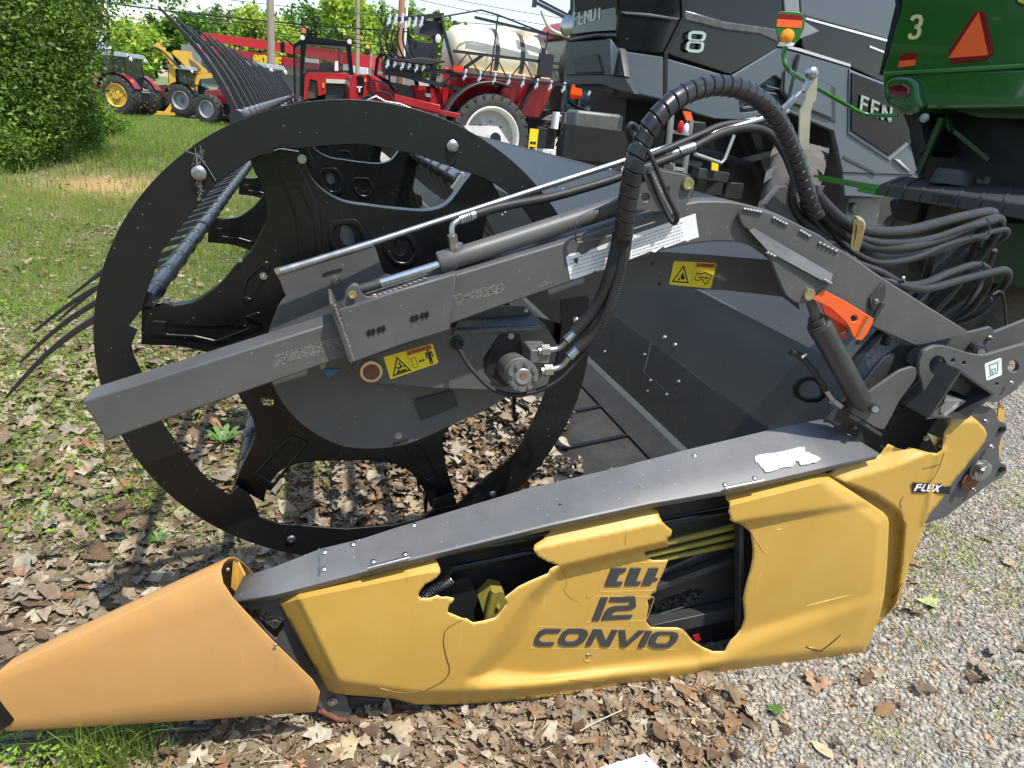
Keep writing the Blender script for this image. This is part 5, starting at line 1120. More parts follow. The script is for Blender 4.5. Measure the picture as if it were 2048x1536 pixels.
# ================================================================== ground
def vnoise(x, y, s, seed=0):
    x = np.asarray(x, float)/s+seed*17.3; y = np.asarray(y, float)/s-seed*9.1; xi, yi = np.floor(x).astype(int), np.floor(y).astype(int); fx, fy = x-xi, y-yi
    h = lambda a, b: (np.abs(np.sin(a*127.1+b*311.7+seed*7.7)*43758.5453) % 1)
    fx = fx*fx*(3-2*fx); fy = fy*fy*(3-2*fy)
    return (h(xi, yi)*(1-fx)+h(xi+1, yi)*fx)*(1-fy)+(h(xi, yi+1)*(1-fx)+h(xi+1, yi+1)*fx)*fy
def fbm(x, y, s, seed=0): return (vnoise(x, y, s, seed)*.5+vnoise(x, y, s/2.1, seed+1)*.3+vnoise(x, y, s/4.3, seed+2)*.2)
def gravelness(x, y):
    n = (fbm(x, y, .5, 3)-.5)*1.5
    edge = np.interp(y, [.5, 1.1, 1.4, 1.8, 3, 6, 14, 20], [1.0, 1.15, 1.2, 1.55, 1.9, 2.2, 2.2, .5])
    return sstep(-.25, .35, x-edge+n)
def greenness(x, y):      # grass cover
    base = np.interp(y, [0, 1.5, 3, 4.5, 7, 11, 16, 24], [.0, .04, .42, .68, .92, .97, 1, 1])
    base = base+np.interp(x, [-6, -2.5, -1, .8], [.25, .05, 0, -.25])*np.interp(y, [1, 4], [0, 1])
    n = fbm(x, y, 1.1, 8); g = sstep(.62-base*.5, .80-base*.5, n+.12)
    straw = np.exp(-(((x+2.8)/.7)**2+((y-11.8)/1.3)**2)); g = g*(1-straw*.9)
    bare = sstep(.55, .75, fbm(x, y, 2.3, 21))*np.interp(y, [4, 14, 20], [.6, .5, .0]); g = g*(1-bare)
    return np.clip(g, 0, 1)*(1-gravelness(x, y))*(1-.5*np.exp(-((x-.5)**2+(y-2.5)**2)/1.5))
def gh(x, y):
    x = np.asarray(x, float); y = np.asarray(y, float)
    return (fbm(x, y, 1.4, 5)-.5)*.045*np.clip(np.hypot(x, y)/3, .3, 1)-.012
def grid(x0, x1, y0, y1, st):
    xs = np.arange(x0, x1+1e-6, st); ys = np.arange(y0, y1+1e-6, st); X, Y = np.meshgrid(xs, ys); nx = len(xs)
    I = np.arange((len(ys)-1)*(nx-1)); r, c = I//(nx-1), I % (nx-1); a = r*nx+c
    return X.ravel(), Y.ravel(), np.c_[a, a+1, a+nx+1, a+nx]
def gcol(x, y):
    g = gravelness(x, y)[:, None]; n = fbm(x, y, .35, 12)[:, None]; n2 = vnoise(x, y, .06, 14)[:, None]
    soil = np.array([.11, .08, .052])*(1-n)+np.array([.24, .18, .125])*n; soil = soil*(.75+.5*n2)
    grav = np.array([.13, .12, .105])*(1-n)+np.array([.26, .245, .22])*n; grav = grav*(.6+.7*n2)*np.interp(y, [3, 8], [1, 1.5])[:, None]
    gr = greenness(x, y)[:, None]*np.interp(y, [3, 7], [.25, .75])[:, None]; grass = np.array([.07, .11, .022])*(.7+.6*n)
    straw = np.exp(-(((x+2.8)/.9)**2+((y-11.8)/1.5)**2))[:, None]
    c = soil*(1-g)+grav*g; c = c*(1-gr)+grass*gr; c = c*(1-straw*.8)+np.array([.42, .28, .10])*straw*.8
    far = np.interp(y, [20, 40], [0, 1])[:, None]*(1-g); c = c*(1-far)+np.array([.10, .14, .035])*far
    return c
GM = mat('ground_cover', (.2, .2, .2), .9, var=.25, scale=30, bump=.8, bscale=70, attr=True, spec=.2)
X, Y, Fq = grid(-3, 6, .2, 9, .045); mass_v = np.c_[X, Y, gh(X, Y)]
inner_box = (-3, 6, .2, 9)
g1o = mass('ground', mass_v, Fq, GM, colors=gcol(X, Y), smooth=True); tag(g1o, kind='structure')
X, Y, Fq = grid(-30, 60, -6, 62, .5)
Zg = gh(X, Y)-.02; ins_ = (X > -2.7) & (X < 5.7) & (Y > .5) & (Y < 8.7); Zg[ins_] -= .15
g2o = mass('ground', np.c_[X, Y, Zg], Fq, GM, colors=gcol(X, Y), smooth=True); tag(g2o, kind='structure')
MB().add([(-900, -300, -.12), (900, -300, -.12), (900, 1500, -.12), (-900, 1500, -.12)], [(0, 1, 2, 3)]).build('terrain', mat('far_grass', (.11, .16, .04), .9, var=.3, scale=.3), smooth=False)['kind'] = 'structure'
# the road beyond the grass
rd = MB(); rd.add([(-40, 46, .03), (70, 58, .03), (70, 72, .03), (-40, 60, .03)], [(0, 1, 2, 3)]); tag(rd.build('road', mat('asphalt', (.2, .2, .2), .85, var=.1), smooth=False), kind='structure')
# ---- leaf litter
def leaf_shape(kind):
    if kind == 0:   # oak
        pts = [(0,0),(.10,.04),(.14,.16),(.30,.20),(.20,.30),(.22,.40),(.42,.52),(.24,.58),(.22,.68),(.34,.80),(.14,.84),(.0,1.0)]
    elif kind == 1: # maple / sycamore
        pts = [(0,0),(.12,.02),(.38,-.06),(.34,.12),(.56,.30),(.36,.38),(.40,.62),(.20,.56),(.12,.72),(0,1.0)]
    else:           # plain
        pts = [(0,0),(.14,.10),(.24,.28),(.27,.48),(.20,.70),(.10,.88),(0,1.0)]
    p = pts+[(-a, b) for a, b in reversed(pts[1:-1])]
    return np.array(p)
SH = [leaf_shape(k) for k in range(3)]
def scatter_leaves(P, size, cols, zoff, tilt, name, label, curl=.36, mt=None, kinds=(0, 1, 2)):
    V, Fs, C = [], [], []; base = 0
    n = len(P); kk = rng.choice(kinds, n, p=[.32, .10, .58] if len(kinds) == 3 else None)
    for k in set(kinds):
        idx = np.where(kk == k)[0]; m_ = len(idx); sh = SH[k]; ns = len(sh)
        if m_ == 0: continue
        mid = np.array([[0, .0], [0, .33], [0, .66]]) # centre-line points
        loc = np.concatenate([sh, mid[1:]]); nl = len(loc)
        s = size[idx][:, None]; th = rng.uniform(0, 2*math.pi, m_); cu = rng.normal(0, curl, m_)[:, None]; cu2 = rng.normal(0, curl, m_)[:, None]
        u = loc[None, :, 0]*s*rng.uniform(.7, 1.1, (m_, 1)); v = (loc[None, :, 1]-.5)*s; u = u*(1+rng.normal(0, .18, (m_, nl))); w_ = cu*(u**2)/s*1.6+cu2*(v**2)/s*.9+rng.normal(0, .05, (m_, nl))*s
        fold = np.abs(u)*rng.uniform(-.2, .6, (m_, 1)); w_ = w_+fold
        tx, ty = rng.normal(0, tilt, m_)[:, None], rng.normal(0, tilt, m_)[:, None]
        v1 = v*np.cos(tx)-w_*np.sin(tx); w1 = v*np.sin(tx)+w_*np.cos(tx); u1 = u*np.cos(ty)+w1*np.sin(ty); w2 = -u*np.sin(ty)+w1*np.cos(ty)
        c_, s_ = np.cos(th)[:, None], np.sin(th)[:, None]; xx = u1*c_-v1*s_+P[idx, 0][:, None]; yy = u1*s_+v1*c_+P[idx, 1][:, None]
        zz = w2-w2.min(1, keepdims=True)*.75+P[idx, 2][:, None]+zoff[idx][:, None]
        # fan faces: outline edges to nearest centre point
        half = ns//2; f = []
        for i in range(ns):
            j = (i+1) % ns; vv = (sh[i, 1]+sh[j, 1])/2; c = ns if vv < .5 else ns+1
            if i in (0,) and False: pass
            f.append((i, j, c))
        top = half
        f.append((ns, top, ns+1)) if False else None
        # bridge between the two centre points
        ii = min(range(ns-1), key=lambda a: abs((sh[a, 1]+sh[a+1, 1])/2-.5) if a < half else 9)
        f.append((ns, ii+1, ns+1)) if (sh[ii, 1]+sh[ii+1, 1])/2 < .5 else f.append((ns, ii, ns+1))
        jj = ns-ii; jj = min(jj, ns-1); f.append((ns, ns+1, jj))
        f = np.array(f)
        Vk = np.stack([xx, yy, zz], -1).reshape(-1, 3); Fk = (f[None]+(np.arange(m_)*nl)[:, None, None]).reshape(-1, 3)+base
        shade = (rng.uniform(.85, 1.15, (m_, nl, 1)))*cols[idx][:, None, :]
        V.append(Vk); Fs.append(Fk); C.append(shade.reshape(-1, 3)); base += len(Vk)
    o = mass(name, np.concatenate(V), np.concatenate(Fs), mt, colors=np.concatenate(C), smooth=False); tag(o, label, kind='stuff'); return o
LEAFM = mat('dead_leaf', (.2, .1, .05), .62, var=.3, scale=60, attr=True, spec=.25, bump=.5, bscale=120)
PAL = np.array([(.34,.25,.175),(.44,.35,.26),(.24,.165,.11),(.50,.42,.33),(.18,.11,.075),(.36,.21,.12),(.32,.26,.205),(.54,.48,.40)])*np.array([.62,.62,.56])
def lit(x0, x1, y0, y1, n, smin, smax, dens=None):
    x = rng.uniform(x0, x1, n); y = rng.uniform(y0, y1, n)
    if dens is not None: k = rng.uniform(0, 1, n) < dens(x, y); x, y = x[k], y[k]
    u = rng.uniform(0, 1, len(x)); return x, y, np.where(u < .72, smin+(smax-smin)*.33*rng.uniform(0, 1, len(x)), smin+(smax*1.12-smin)*rng.uniform(.4, 1, len(x)))
def dl(x, y): return (1-gravelness(x, y)*.97)*(1-greenness(x, y)*.42)
parts_ = [lit(-1.3, 1.4, .8, 1.65, 7000, .01, .05, dl), lit(-2.2, 2.6, .5, 2.0, 8000, .018, .085, dl), lit(-2.6, 2.6, 2.0, 4.6, 21000, .018, .105, dl), lit(-3.6, 2.2, 4.6, 9, 17000, .025, .085, lambda x, y: dl(x, y)*(.8-.45*greenness(x, y))), lit(-5, 3, 9, 16, 5000, .04, .09, lambda x, y: dl(x, y)*.35)]
x, y, s = [np.concatenate(a) for a in zip(*parts_)]; P3 = np.c_[x, y, gh(x, y)]
# on the belt too
cols = PAL[rng.choice(len(PAL), len(x), p=[.2,.2,.14,.12,.1,.08,.09,.07])]*rng.uniform(.75, 1.25, (len(x), 1))
scatter_leaves(P3, s, cols, rng.uniform(.0, .016, len(x)), .22, 'leaf_litter', 'carpet of dry brown leaves under and around the header', mt=LEAFM)
x, y, s = lit(.1, 1.45, 1.56, 4.2, 12000, .015, .08, lambda x, y: sstep(1.14, .80, x+(fbm(x, y, .4, 31)-.5)*.8)); P3 = np.c_[x, y, np.maximum(zb(x), .05)]
cols = PAL[rng.choice(len(PAL), len(x))]*rng.uniform(.8, 1.25, (len(x), 1))
scatter_leaves(P3, s, cols, rng.uniform(.005, .04, len(x)), .35, 'leaf_litter', 'dry leaves heaped on the front of the draper belt', mt=LEAFM)
x, y, s = lit(.95, 4.0, .75, 4.0, 1500, .02, .07, lambda x, y: .12+.8*sstep(.5, .7, fbm(x, y, .45, 51))); P3 = np.c_[x, y, gh(x, y)+.006]
scatter_leaves(P3, s, PAL[rng.choice(len(PAL), len(x))]*rng.uniform(.7, 1.2, (len(x), 1)), rng.uniform(.002, .012, len(x)), .3, 'scattered_leaves', 'stray dry leaves on the gravel', mt=LEAFM)
# soil crumbs, bark, stems
def bits(name, label, n, box, dens, lmin, lmax, w_, pal, mt, tall=.0, zf=None):
    x = rng.uniform(box[0], box[1], n); y = rng.uniform(box[2], box[3], n); k = rng.uniform(0, 1, n) < dens(x, y); x, y = x[k], y[k]; n = len(x)
    L = rng.uniform(lmin, lmax, n); th = rng.uniform(0, 2*math.pi, n); z = (zf(x, y) if zf else gh(x, y))+rng.uniform(.002, .02, n)
    dx, dy = np.cos(th), np.sin(th); dz = rng.normal(0, .18, n); a = np.c_[x-dx*L/2, y-dy*L/2, z-dz*L/2]; b = np.c_[x+dx*L/2, y+dy*L/2, z+dz*L/2]; b[:, 2] = np.maximum(b[:, 2], z-.006); a[:, 2] = np.maximum(a[:, 2], z-.006)
    sd_ = np.c_[-dy, dx, np.zeros(n)]*w_; up = np.array([0, 0, w_*1.4])
    V = np.stack([a-sd_, a+sd_, a+up, b-sd_, b+sd_, b+up], 1).reshape(-1, 3); f = np.array([(0, 3, 5), (0, 5, 2), (1, 2, 5), (1, 5, 4)])
    Fk = (f[None]+(np.arange(n)*6)[:, None, None]).reshape(-1, 3); c = pal[rng.choice(len(pal), n)]*rng.uniform(.7, 1.3, (n, 1)); return tag(mass(name, V, Fk, mt, colors=np.repeat(c, 6, 0)), label, kind='stuff')
STM = mat('stem_bits', (.2, .15, .1), .8, var=.2, attr=True, spec=.2)
bits('twig_litter', 'broken stems and straw scattered between the leaves', 60000, (-2.5, 2.6, .6, 6), lambda x, y: (1-gravelness(x, y)*.85)*np.interp(y, [0, 2, 6], [1, .7, .3]), .01, .06, .0009, np.array([(.38,.30,.2),(.2,.14,.09),(.12,.08,.055),(.5,.42,.3)]), STM)
bits('twig_litter', 'dark straw and stems on the gravel', 9000, (.9, 4.2, .7, 4), lambda x, y: .2+.8*sstep(.45, .7, fbm(x, y, .5, 61)), .01, .07, .0009, np.array([(.30,.23,.15),(.15,.10,.07),(.09,.06,.04)]), STM)
# ---- gravel
ico = bmesh.new(); bmesh.ops.create_icosphere(ico, subdivisions=1, radius=1); IV = np.array([v.co[:] for v in ico.verts]); IF = np.array([[v.index for v in f.verts] for f in ico.faces]); ico.free()
def stones(name, label, n, box, dens, smin, smax, mt):
    x = rng.uniform(box[0], box[1], n); y = rng.uniform(box[2], box[3], n); k = rng.uniform(0, 1, n) < dens(x, y); x, y = x[k], y[k]; n = len(x)
    s = smin+(smax-smin)*rng.beta(1.2, 4, n)
    V = IV[None]*(1+rng.normal(0, .22, (n, 12, 1))); V = V*np.stack([s*rng.uniform(.8, 1.4, n), s*rng.uniform(.6, 1.0, n), s*rng.uniform(.4, .75, n)], 1)[:, None, :]
    th = rng.uniform(0, 2*math.pi, n)[:, None]; t2 = rng.normal(0, .5, n)[:, None]; v1 = V[..., 1]*np.cos(t2)-V[..., 2]*np.sin(t2); w1 = V[..., 1]*np.sin(t2)+V[..., 2]*np.cos(t2)
    X_ = V[..., 0]*np.cos(th)-v1*np.sin(th)+x[:, None]; Y_ = V[..., 0]*np.sin(th)+v1*np.cos(th)+y[:, None]; Z_ = w1+(gh(x, y)+s*.22)[:, None]
    g = rng.beta(2.5, 2, n)[:, None]; c = np.array([.13, .12, .10])*(1-g)+np.array([.46, .42, .35])*g; tint = rng.choice([0, 1, 2, 3], n, p=[.6, .2, .14, .06]); c = c*np.array([(1, 1, 1), (.9, .96, 1.05), (1.1, 1, .82), (1.2, .85, .6)])[tint]
    return tag(mass(name, np.stack([X_, Y_, Z_], -1).reshape(-1, 3), (IF[None]+(np.arange(n)*12)[:, None, None]).reshape(-1, 3), mt, colors=np.repeat(c, 12, 0)), label, kind='stuff')
STONE = mat('gravel_stone', (.4, .4, .4), .8, var=.15, scale=90, attr=True, spec=.3)
dg = lambda x, y: gravelness(x, y)**1.3
stones('gravel', 'crushed grey limestone gravel on the right', 95000, (.7, 4.2, .6, 2.6), dg, .003, .017, STONE)
stones('gravel', 'crushed grey limestone gravel behind the header', 34000, (1.5, 6.5, 2.6, 5.5), dg, .006, .02, STONE)
stones('gravel', 'pale gravel lot further back', 22000, (1.5, 12, 5.5, 13), dg, .015, .04, STONE)
stones('gravel', 'loose stones between the leaves', 4200, (-.6, 1.3, .8, 1.7), lambda x, y: np.clip((x+.6)/2, .08, 1)*.6, .003, .010, STONE)
# ---- grass
def grass(name, label, x, y, h0, h1, w0, cols, lean=.45, mt=None, z=None):
    n = len(x); h = rng.uniform(h0, h1, n); th = rng.uniform(0, 2*math.pi, n); le = np.abs(rng.normal(0, lean, n)); z = gh(x, y) if z is None else z
    dx, dy = np.cos(th), np.sin(th); ph = rng.uniform(0, 2*math.pi, n); sx, sy = np.cos(ph), np.sin(ph); V = []
    for t, wd in ((0, 1), (.4, .85), (.75, .5), (1, .06)):
        b = le*t*t*h; zz = h*t*np.sqrt(np.clip(1-(le*t*.6)**2, .2, 1)); cx, cy = x+dx*b, y+dy*b
        for sg in (-1, 1): V.append(np.stack([cx+sx*sg*w0*wd*h**.3, cy+sy*sg*w0*wd*h**.3, z+zz], 1))
    V = np.stack(V, 1).reshape(-1, 3); f = np.array([(0, 1, 3, 2), (2, 3, 5, 4), (4, 5, 7, 6)]); Fk = (f[None]+(np.arange(n)*8)[:, None, None]).reshape(-1, 4)
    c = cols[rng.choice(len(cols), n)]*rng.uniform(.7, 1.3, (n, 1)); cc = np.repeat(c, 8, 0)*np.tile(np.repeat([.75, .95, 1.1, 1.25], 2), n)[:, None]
    return tag(mass(name, V, Fk, mt, colors=cc), label, kind='stuff')
GRASS = leafy(mat('grass_blade', (.1, .2, .03), .5, var=.15, attr=True, spec=.3), (1.6, 1.7, .9), .4)
GP = np.array([(.16,.26,.035),(.21,.32,.05),(.12,.20,.03),(.28,.34,.07),(.42,.37,.17)])
def tufts(n, box, per, rad, dens):
    x = rng.uniform(box[0], box[1], n); y = rng.uniform(box[2], box[3], n); k = rng.uniform(0, 1, n) < dens(x, y); x, y = x[k], y[k]
    return np.repeat(x, per)+rng.normal(0, rad, len(x)*per), np.repeat(y, per)+rng.normal(0, rad, len(x)*per)
x, y = tufts(3200, (-3, 1.5, 2.2, 5), 16, .045, lambda x, y: greenness(x, y)*.9); grass('grass', 'grass growing through the leaves left of the header', x, y, .02, .075, .0022, GP, mt=GRASS)
x, y = tufts(8500, (-6, 1.6, 5, 11), 14, .08, greenness); grass('grass', 'short patchy grass in the middle distance', x, y, .03, .10, .0038, GP, mt=GRASS)
x, y = tufts(9000, (-13, 3, 11, 32), 12, .16, lambda x, y: greenness(x, y)); grass('grass', 'lush grass strip by the hedge', x, y, .06, .2, .008, GP*np.array([.9, .95, .9]), mt=GRASS)
x, y = tufts(5200, (-2.8, .9, 2.4, 5.5), 5, .05, lambda x, y: greenness(x, y)*.7+.03)
sz = rng.uniform(.012, .03, len(x)); scatter_leaves(np.c_[x, y, gh(x, y)+.012], sz, GP[rng.choice(3, len(x))]*1.15*rng.uniform(.8, 1.3, (len(x), 1)), rng.uniform(.0, .03, len(x)), .5, 'clover', 'small round green weeds among the leaves', mt=GRASS, kinds=(2,))
x, y = tufts(260, (1.0, 4.2, .9, 3.4), 14, .03, lambda x, y: sstep(.45, .7, fbm(x, y, .6, 71))); grass('grass', 'small grass tufts in the gravel', x, y, .015, .05, .0018, GP, mt=GRASS)
x, y = tufts(1500, (1.1, 4.2, .9, 3.2), 22, .035, lambda x, y: sstep(.52, .66, fbm(x, y, .55, 41))*.6); sz = rng.uniform(.006, .016, len(x))
scatter_leaves(np.c_[x, y, gh(x, y)+.008], sz, np.array([(.22,.32,.05),(.30,.38,.07),(.40,.40,.08)])[rng.choice(3, len(x))]*rng.uniform(.7, 1.2, (len(x), 1)), rng.uniform(0, .015, len(x)), .5, 'moss_weed', 'yellow green weeds creeping over the gravel', mt=GRASS, kinds=(2,))
# foreground tuft at the lower left
c0 = ground(200, 1528); n = 300; ex = rng.normal(0, .06, n); x = c0.x+ex+.02; y = c0.y+rng.normal(0, .03, n)
grass('grass_tuft', 'long grass blades in front of the orange nose', x, y, .10, .27, .0028, np.array([(.12,.2,.035),(.19,.27,.06),(.25,.30,.09)]), lean=.62, mt=GRASS)
x = c0.x+rng.normal(-.12, .10, 420); y = c0.y+rng.normal(0.0, .04, 420); z = gh(x, y)+rng.uniform(.01, .12, 420)
scatter_leaves(np.c_[x, y, z], rng.uniform(.008, .02, 420), GP[rng.choice(2, 420)]*1.5, np.zeros(420), .6, 'weed', 'small bright weeds beside the long grass', mt=GRASS, kinds=(2,))
# single leaves and small objects one can point at
def one_leaf(px, py, size, kind, col, label, rot=None, curl=.35, z=.012):
    p = ground(px, py); sh = SH[kind]; th = rng.uniform(0, 6.28) if rot is None else rot; n = len(sh); bm = MB(); c = Vector((p.x, p.y, z)); vs = []
    def pt(u, v): 
        w_ = curl*u*u*1.5+curl*.6*(v-.5)**2+abs(u)*.12+.015*math.sin(9*v+u*7); u2, v2 = u*size, (v-.5)*size
        return Vector((c.x+u2*math.cos(th)-v2*math.sin(th), c.y+u2*math.sin(th)+v2*math.cos(th), float(gh(p.x, p.y))+z+w_*size))
    K = 5; rows = []
    P = [(a, b) for a, b in sh]; co, ed, fc, *_ = delaunay_2d_cdt([Vector(q) for q in P]+[Vector((0, t)) for t in np.linspace(.06, .94, 12)]+[Vector((sx*u_, t)) for t in np.linspace(.1, .9, 9) for u_ in (.08, .16) for sx in (-1, 1) if inside([(sx*u_, t)], P)[0]], [], [list(range(n))], 1, 1e-6)
    bm.add([pt(q.x, q.y) for q in co], [tuple(f) for f in fc]); bm.tube([pt(0, -.25), pt(0, 0), pt(0, .3), pt(0, .6), pt(0, .98)], size*.008, 5)
    o = bm.build('fallen_leaf', mat('leaf_%d%d%d' % tuple(int(q*100) for q in col), col, .6, var=.25, scale=50, bump=.5, bscale=100, spec=.25), None, ang=80)
    s = o.modifiers.new('s', 'SOLIDIFY'); s.thickness = .0005
    return tag(o, label, 'leaf', 'large fallen leaves in the foreground')
one_leaf(1632, 1372, .085, 1, (.30, .20, .13), 'large brown leaf by the bottom edge of the yellow panel', 2.4)
one_leaf(1545, 1418, .05, 1, (.06, .13, .03), 'crumpled green leaf lying in front of the yellow panel', .6)
one_leaf(680, 1496, .085, 1, (.44, .35, .21), 'pale tan lobed leaf near the bottom left', 1.2)
one_leaf(1050, 1462, .07, 0, (.30, .22, .15), 'grey brown oak leaf below the panel', 2.9)
one_leaf(590, 1530, .07, 0, (.38, .19, .085), 'rust brown leaf at the bottom edge beside the pale one', -.5)
one_leaf(930, 1528, .065, 2, (.36, .19, .095), 'reddish brown leaf at the bottom centre', 2.2)
one_leaf(1398, 1444, .055, 0, (.42, .30, .17), 'yellowish leaf lying beyond the white board', 1.5)
one_leaf(1850, 1205, .08, 1, (.38, .40, .17), 'pale green leaf on the gravel right of the panel', .9)
one_leaf(235, 1040, .13, 0, (.12, .065, .04), 'dark brown leaf standing up in the grass', .3, curl=.9, z=.03)
one_leaf(1643, 1500, .07, 2, (.46, .37, .22), 'long tan leaf on the gravel edge', .4)
wb = MB(); a, b, c, d = ground(1195, 1536, .03), ground(1290, 1506, .03), ground(1320, 1536, .03), ground(1250, 1560, .03); a2 = ground(1180, 1575, .03)
wb.poly([a, b, c, a2], (0, 0, -.022)); tag(wb.build('white_board', mat('white_wood', (.72, .71, .66), .55, bump=.1), bevel=.002), 'corner of a white painted board at the bottom edge', 'board')
mb = MB(); p = ground(1292, 1523, .031); mb.cyl(p, p+Vector((0, 0, .0008)), .0025, n=12); 
hole = mb.build('screw_hole', INK, bpy.data.objects['white_board'])
sb_ = MB(); p = ground(1474, 1508, .015)
for i in range(70):
    d = Vector((rng.normal(), rng.normal(), rng.normal())).normalized(); sb_.cyl(p+d*.010, p+d*.021, .0009, .0002, n=4)
sb_.ball(p, .012, 12, 8); tag(sb_.build('seed_ball', mat('seed_brown', (.10, .05, .025), .8)), 'spiky brown seed ball among the leaves', 'seed ball')
tw = MB(); tw.tube([ground(1160, 1462, .02), ground(1200, 1440, .03), ground(1245, 1420, .02)], .0018, 6); tag(tw.build('twig', mat('pale_twig', (.5, .44, .34), .8)), 'thin pale twig under the yellow panel', 'twig')
# dandelion-like rosette seen through the ring
for (px, py, lb) in ((447, 890, 'leafy green weed seen through the left of the ring'), (318, 1085, 'bright green seedling left of the orange nose')):
    ro = MB(); c = ground(px, py)
    for i in range(13):
        th = i*.7; L = .13 if px > 400 else .06; d = Vector((math.cos(th), math.sin(th), 0)); s = Vector((-d.y, d.x, 0)); pts = []
        for t, wd in ((0, .1), (.25, .5), (.5, .8), (.8, .9), (1, .1)): pts.append((c+d*L*t*.7+Vector((0, 0, L*(t-.45*t*t))), s*L*.11*wd))
        for (p, a), (q, b) in zip(pts, pts[1:]): ro.add([p-a, p+a, q+b, q-b], [(0, 1, 2, 3)])
    tag(ro.build('weed_plant', mat('weed_green', (.085, .17, .03), .5, var=.3), None), lb, 'weed')
# ================================================================== background helpers
def vframe(px, py, depth, yaw=0.0):       # upright plane roughly facing the viewer through a picture position
    o = rng_at(px, py, depth); d = Vector((o.x, o.y, 0)).normalized(); e1 = Vector((d.y, -d.x, 0)); e1.rotate(Euler((0, 0, math.radians(yaw)))); return Frame(o, e1)
def slab(mb, px, fr, th, off=0): plate_into(mb, px, fr, th, off, .004)
def wheel(t, c, R, W, rim, axis=(0, 1, 0), rr=.56, lugs=20, steer=0, dish=-.25, lugh=.035, lw=.20, tm=None, lr=.95):
    """tyre and rim as parts of a wheel; the axis points to the outer face"""
    A = Vector(axis).normalized(); c = Vector(c); h = W/2
    mb = MB(); mb.lathe(c-A*h, A, [(0.02*W, R*rr), (0, R*(rr+.05)), (0, R*.80), (W*.06, R*.92), (W*.16, R*.965), (W*.5, R*.975), (W*.84, R*.965), (W*.94, R*.92), (W, R*.80), (W, R*(rr+.05)), (W*.98, R*rr)], 48)
    u = A.orthogonal().normalized(); v = A.cross(u)
    for i in range(lugs*2):
        s = 1 if i % 2 else -1; t0 = 2*math.pi*i/(lugs*2)
        def P(ang, ax, r): return c+A*ax+(u*math.cos(ang)+v*math.sin(ang))*r
        da = 2*math.pi/lugs*.85; wd = 2*math.pi/lugs*lw; b, tq = [], []
        for (ang, ax) in ((t0, s*h*.02), (t0+wd, s*h*.02), (t0+wd+da, s*h*1.0), (t0+da, s*h*1.0)):
            b.append(P(ang, ax, R*(lr if abs(ax) < h*.9 else .87))); tq.append(P(ang, ax, R*(1.0 if abs(ax) < h*.9 else .965)+lugh*.3*0))
        if s > 0: b.reverse(); tq.reverse()
        mb.hull8(b, tq)
    w_ = mb.build('wheel', tm or TYRE, t, ang=40)
    mb = MB(); f = h*.92
    mb.lathe(c, A, [(f+.015, R*rr*1.0), (f+.03, R*rr*.97), (f, R*rr*.92), (h*dish, R*rr*.86), (h*dish, R*rr*.40), (h*(dish+.3), R*rr*.34), (h*(dish+.3), 0)], 36)
    mb.lathe(c, -A, [(f+.015, R*rr*1.0), (f+.03, R*rr*.97), (f, R*rr*.92), (-h*.1, R*rr*.86), (-h*.1, 0)], 36)
    rm = mb.build('rim', rim, w_, ang=30)
    mb = MB()
    for i in range(8):
        a = 2*math.pi*i/8; p = c+A*(h*dish)+(u*math.cos(a)+v*math.sin(a))*R*rr*.52; mb.cyl(p, p+A*.03, R*.022, n=8)
    mb.build('wheel_nut', DGREY, w_)
    return w_
def part(parent, name, mt, fn, **k):
    mb = MB(); fn(mb); return mb.build(name, mt, parent, **k)
